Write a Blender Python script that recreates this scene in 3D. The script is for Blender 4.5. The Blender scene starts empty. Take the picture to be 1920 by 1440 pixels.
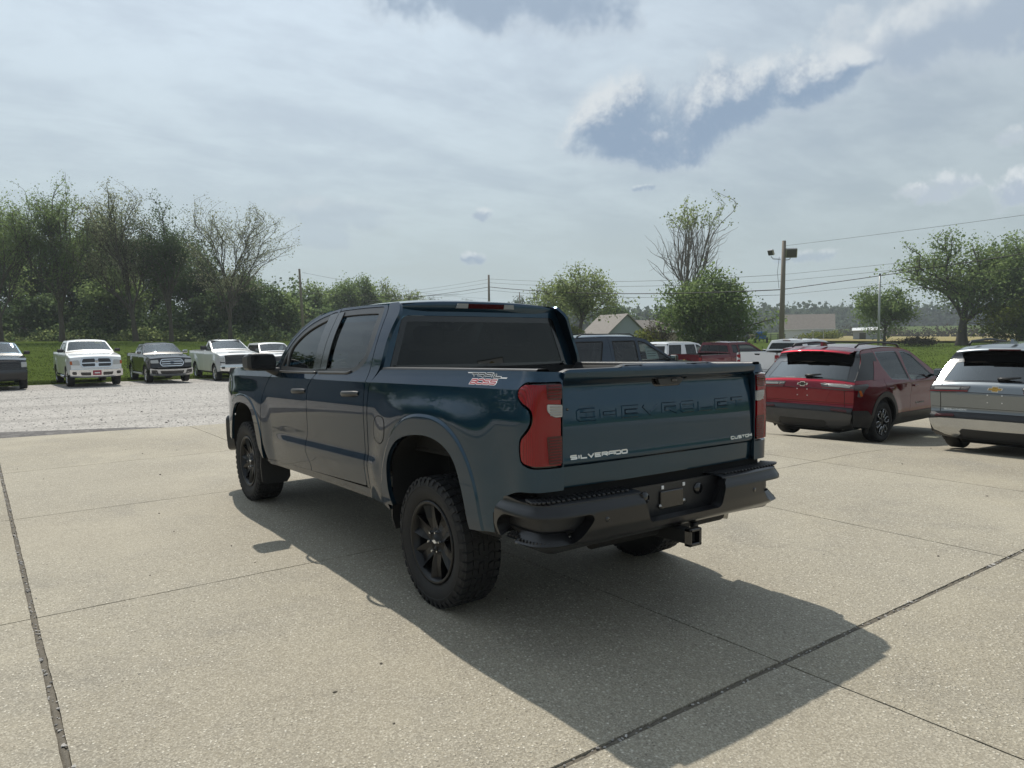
import bpy, math, random
import numpy as np
from mathutils import Vector, Matrix
from mathutils.geometry import delaunay_2d_cdt, tessellate_polygon

random.seed(7); rng = np.random.default_rng(7)
S = bpy.context.scene
COL = S.collection
PI = math.pi

# ------------------------------------------------------------------ camera
CAM_C = np.array([-3.22629, -3.92551, 1.70453]); CAM_F = 1381.546
_yaw, _pit, _rol = 0.632774, -0.0715517, -0.0113713
_f = np.array([math.sin(_yaw)*math.cos(_pit), math.cos(_yaw)*math.cos(_pit), math.sin(_pit)])
_r0 = np.array([math.cos(_yaw), -math.sin(_yaw), 0.0]); _u0 = np.cross(_r0, _f)
_r = _r0*math.cos(_rol) + _u0*math.sin(_rol); _u = -_r0*math.sin(_rol) + _u0*math.cos(_rol)
def ray(px, py): return _f + (px-960)/CAM_F*_r - (py-720)/CAM_F*_u
def at(px, py, depth): return CAM_C + ray(px, py)*depth      # a measured point of the photograph at a distance in metres
cam = bpy.data.cameras.new('camera'); cam.sensor_width = 36; cam.lens = CAM_F/1920*36
cam.clip_start = .05; cam.clip_end = 6000
co = bpy.data.objects.new('camera', cam); COL.objects.link(co)
co.matrix_world = Matrix(((_r[0], _u[0], -_f[0], CAM_C[0]), (_r[1], _u[1], -_f[1], CAM_C[1]), (_r[2], _u[2], -_f[2], CAM_C[2]), (0, 0, 0, 1)))
S.camera = co

# ------------------------------------------------------------------ exposure, sun, sky
S.view_settings.view_transform = 'Standard'; S.view_settings.look = 'None'
S.view_settings.exposure = 0.0; S.view_settings.gamma = 1.0; S.view_settings.use_curve_mapping = False
S.cycles.max_bounces = 8; S.cycles.transparent_max_bounces = 16
SUN_DIR = np.array([.18, .685, 1.0]); SUN_DIR /= np.linalg.norm(SUN_DIR)     # towards the sun
SUN_EL = math.asin(SUN_DIR[2]); SUN_AZ = math.atan2(SUN_DIR[0], SUN_DIR[1])
sl = bpy.data.lights.new('sun', 'SUN'); sl.energy = 3.75; sl.angle = math.radians(.6); sl.color = (1, .94, .84)
so = bpy.data.objects.new('sun', sl); COL.objects.link(so)
so.rotation_euler = Vector(SUN_DIR).to_track_quat('Z', 'Y').to_euler()
W = bpy.data.worlds.new('World'); S.world = W; W.use_nodes = True
class NT:
    """small node-building helper"""
    def __init__(s, tree): s.t = tree; s.t.nodes.clear()
    def n(s, typ, **k):
        nd = s.t.nodes.new('ShaderNode'+typ)
        ins = {}
        for a, b in k.items():
            if hasattr(nd, a) and not a[0].isupper(): setattr(nd, a, b)
            else: ins[a] = b
        for a, b in ins.items(): s.set(nd, a.replace('_', ' '), b)
        return nd
    def set(s, nd, key, v):
        sk = nd.inputs[int(key[2:])] if key.startswith('In') and key[2:].isdigit() else nd.inputs[key]
        if isinstance(v, bpy.types.NodeSocket): s.t.links.new(v, sk)
        elif isinstance(v, bpy.types.Node): s.t.links.new(v.outputs[0], sk)
        else:
            if hasattr(sk.default_value, '__len__') and len(sk.default_value) == 4 and len(v) == 3: v = (*v, 1)
            sk.default_value = v
    def m(s, op, a, b=0.0, c=0.0, clamp=False):
        nd = s.t.nodes.new('ShaderNodeMath'); nd.operation = op; nd.use_clamp = clamp
        for i, v in enumerate((a, b, c)): s.set(nd, 'In%d' % i, v)
        return nd.outputs[0]
    def vm(s, op, a, b=(0, 0, 0), out=0):
        nd = s.t.nodes.new('ShaderNodeVectorMath'); nd.operation = op
        s.set(nd, 'In0', a); s.set(nd, 'In1', b)
        return nd.outputs[out]
    def dot(s, a, b): return s.vm('DOT_PRODUCT', a, tuple(b), 1)
    def mix(s, fac, a, b, mode='MIX'):
        nd = s.t.nodes.new('ShaderNodeMix'); nd.data_type = 'RGBA'; nd.blend_type = mode
        s.set(nd, 'In0', fac); s.set(nd, 'In6', a); s.set(nd, 'In7', b)
        return nd.outputs[2]
    def ss(s, x, e0, e1, o0=0.0, o1=1.0):
        nd = s.t.nodes.new('ShaderNodeMapRange'); nd.interpolation_type = 'SMOOTHSTEP'
        for i, v in enumerate((x, e0, e1, o0, o1)): s.set(nd, 'In%d' % i, v)
        return nd.outputs[0]
    def noise(s, vec, scale, detail=4, rough=.55, dist=0.0, out=0):
        nd = s.n('TexNoise', Vector=vec, Scale=scale, Detail=detail, Roughness=rough, Distortion=dist)
        return nd.outputs[out]
w = NT(W.node_tree)
d = w.n('TexCoord').outputs['Generated']
sky = w.n('TexSky', sky_type='NISHITA', sun_disc=False, sun_elevation=SUN_EL, sun_rotation=SUN_AZ, air_density=1.0, dust_density=1.5, ozone_density=1.0)
skyc = w.vm('SCALE', sky.outputs[0]); skyc.node.inputs['Scale'].default_value = .075
sep = w.n('SeparateXYZ', Vector=d)
dz = sep.outputs[2]
zc = w.m('MAXIMUM', dz, 0.0)
den = w.m('ADD', zc, .16)
flat = w.n('CombineXYZ', X=w.m('DIVIDE', sep.outputs[0], den), Y=w.m('DIVIDE', sep.outputs[1], den), Z=0.0).outputs[0]
# thin high veil of cloud, in streaks
st = w.n('Mapping', Vector=flat); st.inputs['Rotation'].default_value = (0, 0, .5); st.inputs['Scale'].default_value = (.75, 1.5, 1)
v1 = w.noise(st.outputs[0], 1.3, 6, .60, .35)
v2 = w.noise(flat, 5.5, 4, .6, .2)
veil = w.m('ADD', w.m('MULTIPLY', v1, .75), w.m('MULTIPLY', v2, .25))
sund = w.m('MAXIMUM', w.dot(d, SUN_DIR), 0.0)
glow = w.m('ADD', w.m('POWER', sund, 3.0), w.m('MULTIPLY', w.m('POWER', sund, 40.0), 3.5))
veilf = w.m('ADD', w.ss(veil, .34, .60, .66, .94), w.m('MULTIPLY', glow, .12), clamp=True)
hz = w.ss(dz, 0.0, .42)
hcol = w.mix(hz, (.475, .560, .590), (.455, .530, .600))
br = w.m('ADD', .91, w.m('MULTIPLY', glow, .86))
hcolb = w.vm('SCALE', hcol); w.set(hcolb.node, 'Scale', w.m('MULTIPLY', br, w.ss(veil, .36, .66, .96, 1.06)))
base = w.mix(veilf, skyc, hcolb)
low = w.ss(dz, .02, .20, .80, 0.0)
base = w.mix(low, base, (.475, .560, .580))
# heaped clouds: groups of lumps, each lump (px, py, half width, half height in radians, tilt); a group is lit from above
CLOUDS = [([(1170, 222, .072, .050, .25), (1262, 216, .082, .064, .05), (1365, 190, .075, .052, .10), (1475, 150, .085, .040, .15), (1585, 118, .055, .020, .12)], 1.0, 1.0, 10, .022, 6),
      ([(1790, 30, .085, .045, .25), (1880, 5, .085, .055, 0)], .75, .85, 11, 0, 4), ([(820, -18, .095, .044, -.05), (930, -22, .10, .050, 0), (1060, -5, .10, .040, -.1)], .9, .9, 11, 0, 4),
      ([(1915, 352, .026, .022, .3)], .6, .95, 45, 0, 4), ([(1772, 352, .030, .018, .1)], .5, .8, 45, 0, 4), ([(1706, 358, .020, .008, .1)], .3, .6, 45, 0, 4), ([(884, 486, .017, .011, 0)], .9, .75, 45, 0, 4), ([(902, 403, .015, .009, 0)], .8, .7, 45, 0, 4),
      ([(1212, 352, .018, .005, .05)], 1.0, .6, 45, 0, 4), ([(1508, 482, .038, .009, .05)], .8, .5, 45, 0, 4), ([(640, 402, .08, .024, 0), (590, 445, .06, .018, 0)], .7, .35, 11, 0, 4), ([(1575, 62, .035, .022, .9)], .15, .45, 45, 0, 4), ([(1902, 255, .020, .010, 0)], .4, .65, 45, 0, 4)]
NZ = {}
def cnoise(v, gr, det, key):
    if key not in NZ: NZ[key] = w.m('SUBTRACT', w.noise(v, gr, det, .64, .15), .5)
    return NZ[key]
for ells, dk, op, gr, dl, det in CLOUDS:
    c0 = sum(ray(e_[0], e_[1])/np.linalg.norm(ray(e_[0], e_[1])) for e_ in ells); c0 /= np.linalg.norm(c0)
    ex0 = np.cross(c0, (0, 0, 1)); ex0 /= np.linalg.norm(ex0); ey0 = np.cross(ex0, c0); up = ey0*.93-ex0*.37
    dens = []
    for sh in ((0, 1) if dl else (0,)):
        dd = w.vm('ADD', d, tuple(up*dl)) if sh else d
        mx = mb_ = None
        for (px, py, hw, hh, tilt) in ells:
            c = ray(px, py); c /= np.linalg.norm(c)
            ex = np.cross(c, (0, 0, 1)); ex /= np.linalg.norm(ex); ey = np.cross(ex, c)
            ex, ey = ex*math.cos(tilt)+ey*math.sin(tilt), -ex*math.sin(tilt)+ey*math.cos(tilt)
            a = w.dot(dd, ex/hw); b = w.dot(dd, ey/hh)
            f_ = w.m('SUBTRACT', 1.0, w.m('ADD', w.m('MULTIPLY', a, a), w.m('MULTIPLY', b, b)))
            mx = f_ if mx is None else w.m('SMOOTH_MAX', mx, f_, .35)
            mb_ = b if mb_ is None else mb_
        n0 = cnoise(dd, gr, det, (gr, det, sh))
        dens.append(w.m('ADD', w.m('MAXIMUM', mx, -4.0), w.m('MULTIPLY', n0, 4.2)))
    front = w.ss(w.dot(d, c0), .80, .86)
    alpha = w.m('MULTIPLY', w.m('MULTIPLY', w.ss(dens[0], -.45, .95), front), op)
    if dl: lit = w.ss(w.m('SUBTRACT', dens[0], dens[1]), -.05, 1.25)
    else: lit = w.ss(w.m('ADD', mb_, w.m('MULTIPLY', n0, 2.4)), .0, .9)
    lit = w.m('MAXIMUM', lit, w.m('MULTIPLY', w.ss(dens[0], .65, -.2), .6))
    lit = w.m('SUBTRACT', 1.0, w.m('MULTIPLY', w.m('SUBTRACT', 1.0, lit), dk))
    base = w.mix(alpha, base, w.mix(lit, (.290, .385, .515), (.70, .75, .785)))
zen = w.vm('SCALE', base); w.set(zen.node, 'Scale', w.ss(dz, .45, .95, 1.0, .78)); base = zen
bg = w.n('Background', Color=base, Strength=1.0)
w.t.links.new(bg.outputs[0], w.n('OutputWorld').inputs[0])

# ------------------------------------------------------------------ helpers: materials
MATS = {}
def newmat(name):
    m = bpy.data.materials.new(name); m.use_nodes = True; MATS[name] = m
    return m, NT(m.node_tree)
def fin(t, sh):
    o = t.n('OutputMaterial'); t.t.links.new(sh.outputs[0] if isinstance(sh, bpy.types.Node) else sh, o.inputs[0])
def pb(t, **k):
    return t.n('BsdfPrincipled', **k)
def simple(name, col, rough=.5, metal=0.0, coat=0.0, vary=.12, scale=6.0, bump=0.0, bscale=60.0, spec=.5, dust=0.0):
    """procedural material: a base colour with a little uneven tone, sheen and relief"""
    m, t = newmat(name)
    tc = t.n('TexCoord').outputs['Object']
    nz = t.noise(tc, scale, 5, .6)
    c = t.mix(nz, tuple(x*(1-vary) for x in col), tuple(min(1, x*(1+vary)) for x in col))
    if dust: c = t.mix(t.m('MULTIPLY', t.ss(t.noise(tc, scale*.7, 6, .7), .45, .8), dust), c, (.26, .23, .19))
    r = t.m('ADD', rough-.04, t.m('MULTIPLY', t.noise(tc, scale*3, 4), .08))
    k = dict(Base_Color=c, Roughness=r, Metallic=metal, Coat_Weight=coat, Coat_Roughness=.03, Specular_IOR_Level=spec)
    if bump:
        b = t.n('Bump', Strength=bump, Distance=.004, Height=t.noise(tc, bscale, 4)); k['Normal'] = b.outputs[0]
    fin(t, pb(t, **k)); return m
def paint(name, col, metal=.55, flake=.25):
    m, t = newmat(name)
    tc = t.n('TexCoord').outputs['Object']
    vor = t.n('TexVoronoi', Vector=tc, Scale=900.0)
    c = t.mix(t.m('MULTIPLY', vor.outputs['Color'], flake), col, tuple(min(1, x*2.2+.02) for x in col))
    dirt = t.ss(t.noise(tc, 2.2, 6, .65), .45, .85, 0, .015)
    c = t.mix(dirt, c, (.30, .27, .22))
    fin(t, pb(t, Base_Color=c, Metallic=metal, Roughness=.36, Specular_Tint=(.12, .18, .22) if metal > .2 else (1, 1, 1), Specular_IOR_Level=.1 if metal > .2 else .5, Coat_Weight=1.0, Coat_Roughness=t.ss(t.noise(tc, 3.0, 5), .3, .8, .012, .05), Coat_IOR=1.5)); return m
def glass(name, tint, rough=0.0, ior=1.52):
    m, t = newmat(name)
    fr = t.n('Fresnel', IOR=ior); tr = t.n('BsdfTransparent', Color=tint); gl = t.n('BsdfGlossy', Color=(.95, .97, .97), Roughness=rough)
    tc = t.n('TexCoord').outputs['Object']
    film = t.ss(t.noise(tc, 7.0, 5), .3, .9, 0.0, .006)
    df = t.n('BsdfDiffuse', Color=(.3, .29, .27))
    mx = t.n('MixShader', Fac=fr.outputs[0]); t.set(mx, 'In1', tr); t.set(mx, 'In2', gl)
    m2 = t.n('MixShader', Fac=film); t.set(m2, 'In1', mx); t.set(m2, 'In2', df)
    fin(t, m2); return m
def lens(name, col, trans=.35):
    m, t = newmat(name)
    tc = t.n('TexCoord').outputs['Object']
    wv = t.n('TexWave', Vector=tc, Scale=55.0, Distortion=.8); 
    c = t.mix(t.m('MULTIPLY', wv.outputs[1], .6), col, tuple(x*.35 for x in col))
    b = t.n('Bump', Strength=.6, Distance=.003, Height=wv.outputs[1])
    fin(t, pb(t, Base_Color=c, Normal=b.outputs[0], Roughness=.14, Specular_IOR_Level=.3, Coat_Weight=.5, Coat_Roughness=.02)); return m
def leafmat(name, c1, c2, trans=.35):
    m, t = newmat(name)
    g = t.n('NewGeometry').outputs['Position']
    oi = t.n('ObjectInfo').outputs['Random']
    nz = t.m('ADD', t.m('MULTIPLY', t.noise(g, .55, 4, .6), .9), t.m('MULTIPLY', t.m('SUBTRACT', oi, .5), .25))
    c = t.mix(t.ss(nz, .28, .66), c1, c2)
    dfs = t.n('BsdfDiffuse', Color=c); tl = t.n('BsdfTranslucent', Color=t.mix(.5, c, tuple(min(1, x*1.7) for x in c2)))
    mx = t.n('MixShader', Fac=trans); t.set(mx, 'In1', dfs); t.set(mx, 'In2', tl); fin(t, mx); return m

# ------------------------------------------------------------------ helpers: meshes and objects
XF = [None]                     # current body transform (rake and lean of a vehicle), applied to every mesh built
class MB:
    def __init__(s): s.v = []; s.f = []; s.sm = []
    def add(s, vs, fs, smooth=False):
        o = len(s.v); s.v += [tuple(map(float, p)) for p in vs]; s.f += [tuple(i+o for i in f) for f in fs]; s.sm += [smooth]*len(fs)
        return s
    def box(s, c, h, c_=0.0, R=None):
        """box by centre and half sizes with chamfered edges"""
        hx, hy, hz = h; e = min(c_, hx*.9, hy*.9, hz*.9)
        if e <= 0:
            vs = [(x*hx, y*hy, z*hz) for x in (-1, 1) for y in (-1, 1) for z in (-1, 1)]
            fs = [(0, 1, 3, 2), (4, 6, 7, 5), (0, 4, 5, 1), (2, 3, 7, 6), (0, 2, 6, 4), (1, 5, 7, 3)]
        else:
            vs = []; ix = {}
            for x in (-1, 1):
                for y in (-1, 1):
                    for z in (-1, 1):
                        for k in range(3):
                            p = [x*hx, y*hy, z*hz]
                            for j in range(3):
                                if j != k: p[j] -= (x, y, z)[j]*e
                            ix[x, y, z, k] = len(vs); vs.append(p)
            fs = []
            for k in range(3):
                a, b = [j for j in range(3) if j != k]
                for sg in (-1, 1):
                    q = []
                    for (p1, p2) in ((-1, -1), (1, -1), (1, 1), (-1, 1)):
                        t = [0]*3; t[k] = sg; t[a] = p1; t[b] = p2; q.append(ix[(*t, k)])
                    if (sg > 0) != (k != 1): q.reverse()
                    fs.append(q)
                for p1 in (-1, 1):
                    for p2 in (-1, 1):          # edge strips run along axis k
                        q = []
                        for sg, kk in ((-1, a), (1, a), (1, b), (-1, b)):
                            t = [0]*3; t[k] = sg; t[a] = p1; t[b] = p2; q.append(ix[(*t, kk)])
                        fs.append(q)
            for x in (-1, 1):
                for y in (-1, 1):
                    for z in (-1, 1): fs.append([ix[x, y, z, k] for k in range(3)])
        vs = np.array(vs, float)
        if R is not None: vs = vs @ np.array(R).T
        return s.add(vs+np.array(c, float), fs)
    def tube(s, pts, r, n=8, caps=True, smooth=True):
        pts = np.array(pts, float); m = len(pts); rr = np.full(m, r, float) if np.isscalar(r) else np.array(r, float)
        tg = np.gradient(pts, axis=0); tg /= np.linalg.norm(tg, axis=1)[:, None]+1e-9
        up = np.array([0, 0, 1.]) if abs(tg[0][2]) < .9 else np.array([1., 0, 0])
        vs = []
        for i in range(m):
            a = np.cross(tg[i], up); a /= np.linalg.norm(a)+1e-9; b = np.cross(a, tg[i]); up = b
            for k in range(n):
                th = 2*PI*k/n; vs.append(pts[i]+rr[i]*(math.cos(th)*a+math.sin(th)*b))
        fs = [(i*n+k, i*n+(k+1) % n, (i+1)*n+(k+1) % n, (i+1)*n+k) for i in range(m-1) for k in range(n)]
        o = len(s.v); s.add(vs, fs, smooth)
        if caps: s.f += [tuple(o+k for k in range(n))[::-1], tuple(o+(m-1)*n+k for k in range(n))]; s.sm += [False]*2
        return s
    def lathe(s, prof, axis='X', n=32, c=(0, 0, 0), closed=False, smooth=True, a0=0.0, a1=2*PI):
        """profile of (radius, along-axis) turned about an axis"""
        full = abs(a1-a0-2*PI) < 1e-6; cols = n if full else n+1
        vs = []
        for k in range(cols):
            th = a0+(a1-a0)*k/n; cs, sn = math.cos(th), math.sin(th)
            for r_, a in prof:
                p = {'X': (a, r_*cs, r_*sn), 'Y': (r_*sn, a, r_*cs), 'Z': (r_*cs, r_*sn, a)}[axis]
                vs.append((p[0]+c[0], p[1]+c[1], p[2]+c[2]))
        m = len(prof); fs = []
        for k in range(n):
            k2 = (k+1) % cols
            for i in range(m if closed else m-1):
                j = (i+1) % m; fs.append((k*m+i, k2*m+i, k2*m+j, k*m+j))
        return s.add(vs, fs, smooth)
    def prism(s, poly, fn, d0, d1):
        """polygon in 2-D, placed by fn(u, v, d) and thickened from d0 to d1"""
        n = len(poly); vs = [fn(u, v, d0) for u, v in poly]+[fn(u, v, d1) for u, v in poly]
        tri = tessellate_polygon([[Vector((u, v, 0)) for u, v in poly]])
        fs = [tuple(t)[::-1] for t in tri]+[tuple(i+n for i in t) for t in tri]
        fs += [(i, (i+1) % n, n+(i+1) % n, n+i) for i in range(n)]
        return s.add(vs, fs)
    def grid(s, P, smooth=True, flip=False):
        P = np.asarray(P, float); m, n = P.shape[:2]
        fs = [(i*n+j, i*n+j+1, (i+1)*n+j+1, (i+1)*n+j) for i in range(m-1) for j in range(n-1)]
        if flip: fs = [f[::-1] for f in fs]
        return s.add(P.reshape(-1, 3), fs, smooth)
    def build(s, name, mat, parent=None, xf=True, **tags):
        v = np.array(s.v, float)
        if XF[0] is not None and xf: v = XF[0](v)
        me = bpy.data.meshes.new(name); me.from_pydata(v.tolist(), [], s.f)
        me.polygons.foreach_set('use_smooth', s.sm); me.update()
        return link(name, me, mat, parent, **tags)
def link(name, me, mat, parent=None, **tags):
    if mat is not None: me.materials.append(MATS[mat] if isinstance(mat, str) else mat)
    o = bpy.data.objects.new(name, me); COL.objects.link(o)
    if parent is not None: o.parent = parent
    for k, v in tags.items(): o[k] = v
    return o
def thing(name, label, cat, loc=(0, 0, 0), rz=0.0, group=None):
    o = bpy.data.objects.new(name, None); COL.objects.link(o); o.location = tuple(map(float, loc)); o.rotation_euler = (0, 0, rz)
    o.empty_display_size = .3
    if label: o['label'] = label; o['category'] = cat
    if group: o['group'] = group
    return o
def empty(name, parent, loc=(0, 0, 0), rz=0.0):
    o = thing(name, None, None, loc, rz); o.parent = parent; return o
def copy_part(o, parent, loc=None, rz=None):
    c = o.copy(); COL.objects.link(c); c.parent = parent
    if loc is not None: c.location = loc
    if rz is not None: c.rotation_euler = (0, 0, rz)
    for ch in [k for k in o.children]: copy_part(ch, c)
    return c

def pch(pts):
    """smooth monotone curve through points"""
    x = np.array([p[0] for p in pts], float); y = np.array([p[1] for p in pts], float)
    h = np.diff(x); dl = np.diff(y)/h; m = np.zeros(len(x))
    for i in range(1, len(x)-1):
        if dl[i-1]*dl[i] > 0:
            w1, w2 = 2*h[i]+h[i-1], h[i]+2*h[i-1]; m[i] = (w1+w2)/(w1/dl[i-1]+w2/dl[i])
    m[0], m[-1] = dl[0], dl[-1]
    def f(q):
        q = np.asarray(q, float); i = np.clip(np.searchsorted(x, q)-1, 0, len(x)-2)
        t = (q-x[i])/h[i]; lo = t < 0; hi = t > 1; tc = np.clip(t, 0, 1)
        r = ((2*tc**3-3*tc**2+1)*y[i]+(tc**3-2*tc**2+tc)*h[i]*m[i]+(-2*tc**3+3*tc**2)*y[i+1]+(tc**3-tc**2)*h[i]*m[i+1])
        return r+np.where(lo, t*h[i]*m[0], 0)+np.where(hi, (t-1)*h[i]*m[-1], 0)
    return f
def sstep(x, a, b): t = np.clip((np.asarray(x, float)-a)/(b-a), 0, 1); return t*t*(3-2*t)
def rp(pts, r=.03, n=4):
    """polygon with rounded corners; a point may carry its own radius"""
    out = []; m = len(pts)
    for i in range(m):
        p = np.array(pts[i][:2], float); rad = pts[i][2] if len(pts[i]) > 2 else r
        a = np.array(pts[i-1][:2], float)-p; b = np.array(pts[(i+1) % m][:2], float)-p
        la, lb = np.linalg.norm(a), np.linalg.norm(b); a /= la; b /= lb
        if rad <= 0: out.append(tuple(p)); continue
        t = min(rad, la*.48, lb*.48); q0, q1 = p+a*t, p+b*t
        for k in range(n+1):
            s_ = k/n; out.append(tuple((1-s_)**2*q0+2*s_*(1-s_)*p+s_**2*q1))
    return out
def smooth_closed(pts, n=6):
    P = np.array(pts, float); m = len(P); out = []
    for i in range(m):
        p0, p1, p2, p3 = P[i-1], P[i], P[(i+1) % m], P[(i+2) % m]
        for k in range(n):
            t = k/n; out.append(tuple(.5*((2*p1)+(-p0+p2)*t+(2*p0-5*p1+4*p2-p3)*t*t+(-p0+3*p1-3*p2+p3)*t**3)))
    return out
def smooth_open(pts, n=5):
    P = np.array(pts, float); m = len(P); out = []
    for i in range(m-1):
        p0, p1, p2, p3 = P[max(i-1, 0)], P[i], P[i+1], P[min(i+2, m-1)]
        for k in range(n):
            t = k/n; out.append(tuple(.5*((2*p1)+(-p0+p2)*t+(2*p0-5*p1+4*p2-p3)*t*t+(-p0+3*p1-3*p2+p3)*t**3)))
    out.append(tuple(P[-1])); return out
def inside(poly, q):
    P = np.array(poly); q = np.asarray(q); r = np.zeros(len(q), bool)
    x, y = q[:, 0], q[:, 1]
    for i in range(len(P)):
        x1, y1 = P[i-1]; x2, y2 = P[i]
        if y1 == y2: continue
        c = ((y1 > y) != (y2 > y)) & (x < (x2-x1)*(y-y1)/(y2-y1)+x1)
        r ^= c
    return r
def resample(poly, step):
    out = []
    for i in range(len(poly)):
        a = np.array(poly[i]); b = np.array(poly[(i+1) % len(poly)]); L = np.linalg.norm(b-a)
        if L < 1e-7: continue
        k = max(1, int(math.ceil(L/step)))
        out += [tuple(a+(b-a)*j/k) for j in range(k)]
    return out
def inset(poly, d):
    P = np.array(poly, float); ar = .5*np.sum(P[:, 0]*np.roll(P[:, 1], -1)-np.roll(P[:, 0], -1)*P[:, 1]); sg = 1 if ar > 0 else -1
    out = []
    for i in range(len(P)):
        a = P[i]-P[i-1]; b = P[(i+1) % len(P)]-P[i]; a /= np.linalg.norm(a)+1e-12; b /= np.linalg.norm(b)+1e-12
        na = np.array([-a[1], a[0]])*sg; nb = np.array([-b[1], b[0]])*sg; n_ = na+nb; k = max(.35, 1+np.dot(na, nb))
        out.append(tuple(P[i]+n_*d/k))
    return out
def clip_u(poly, lo, hi):
    for side, lim in ((1, lo), (-1, hi)):
        out = []
        for i in range(len(poly)):
            a, b = poly[i-1], poly[i]; ia, ib = side*(a[0]-lim) >= 0, side*(b[0]-lim) >= 0
            if ia != ib:
                t = (lim-a[0])/(b[0]-a[0]); out.append((lim, a[1]+(b[1]-a[1])*t))
            if ib: out.append(tuple(b))
        poly = out
    return poly
def panel(name, mat, parent, outl, surf, step=.04, holes=(), feats=(), hem=.012, hole_hem=None, off=0.0, sgn=1, **tags):
    """sheet-metal panel: a flat outline (with holes) laid on the surface surf(u, v) -> x, y, z, with folded edges"""
    outl = resample(outl, step); holes = [resample(h, step) for h in holes]
    vs = []; es = []
    def loop(L):
        o = len(vs); vs.extend(L); n = len(L); es.extend((o+i, o+(i+1) % n) for i in range(n))
    loop(outl)
    for h in holes: loop(h)
    for ft in feats:
        q = np.array(ft); ok = inside(outl, q)
        for h in holes: ok &= ~inside(h, q)
        B = np.array(vs); ok &= (np.linalg.norm(q[:, None]-B[None], axis=2).min(1) > .004)
        prev = None
        for i in range(len(q)):
            if ok[i]:
                vs.append(tuple(q[i]))
                if prev is not None: es.append((prev, len(vs)-1))
                prev = len(vs)-1
            else: prev = None
    A = np.array(vs); lo, hi = A.min(0), A.max(0)
    gx, gy = np.meshgrid(np.arange(lo[0]+step*.6, hi[0], step), np.arange(lo[1]+step*.6, hi[1], step))
    g = np.stack([gx.ravel(), gy.ravel()], 1)
    if len(g):
        g = g[inside(outl, g)]
        for h in holes: g = g[~inside(h, g)]
        if len(g):
            keep = np.ones(len(g), bool)
            for i in range(0, len(g), 800): keep[i:i+800] = np.linalg.norm(g[i:i+800, None]-A[None], axis=2).min(1) > step*.5
            vs += [tuple(p) for p in g[keep]]
    r = delaunay_2d_cdt([Vector((float(a), float(b))) for a, b in vs], es, [], 0, 1e-6)
    uv = np.array([tuple(p) for p in r[0]]); F = np.array([f for f in r[2] if len(f) == 3], int)
    cen = uv[F].mean(1); ok = inside(outl, cen)
    for h in holes: ok &= ~inside(h, cen)
    F = F[ok]
    e = 1e-3
    P = surf(uv[:, 0], uv[:, 1]); Pu = surf(uv[:, 0]+e, uv[:, 1])-surf(uv[:, 0]-e, uv[:, 1]); Pv = surf(uv[:, 0], uv[:, 1]+e)-surf(uv[:, 0], uv[:, 1]-e)
    N = np.cross(Pu, Pv)*sgn; N /= np.linalg.norm(N, axis=1)[:, None]+1e-12
    P = P+N*off
    gn = np.cross(P[F[:, 1]]-P[F[:, 0]], P[F[:, 2]]-P[F[:, 0]]); fl = (gn*N[F[:, 0]]).sum(1) < 0; F[fl] = F[fl][:, ::-1]
    faces = [tuple(f) for f in F.tolist()]
    V = P.tolist(); NN = N.tolist()
    if hem or hole_hem:
        cnt = {}
        for f in faces:
            for i in range(3):
                a, b = f[i], f[(i+1) % 3]; cnt.setdefault((min(a, b), max(a, b)), []).append((a, b))
        be = [v_[0] for v_ in cnt.values() if len(v_) == 1]
        acc = {}
        for a, b in be:
            t = P[b]-P[a]; t /= np.linalg.norm(t)+1e-12; o_ = np.cross(t, N[a])
            for k in (a, b): acc[k] = acc.get(k, 0)+o_
        ring = {}
        hp = np.array([uv[k] for k in acc]); isin = np.zeros(len(hp), bool)
        if hole_hem is not None:
            for h in holes:
                H = np.array(h); isin |= (np.linalg.norm(hp[:, None]-H[None], axis=2).min(1) < 1e-4)
        for (k, o_), ih in zip(acc.items(), isin):
            o_ = o_/(np.linalg.norm(o_)+1e-12); dp = hole_hem if (ih and hole_hem is not None) else hem
            ring[k] = (len(V), len(V)+1); V.append(P[k].tolist()); V.append((P[k]-N[k]*dp).tolist()); NN.append(o_.tolist()); NN.append(o_.tolist())
        for a, b in be: faces.append((ring[b][0], ring[a][0], ring[a][1], ring[b][1]))
    V = np.array(V)
    if XF[0] is not None: V = XF[0](V)
    me = bpy.data.meshes.new(name); me.from_pydata(V.tolist(), [], faces)
    me.polygons.foreach_set('use_smooth', [True]*len(me.polygons)); me.update()
    me.normals_split_custom_set_from_vertices(NN)
    return link(name, me, mat, parent, **tags)

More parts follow.
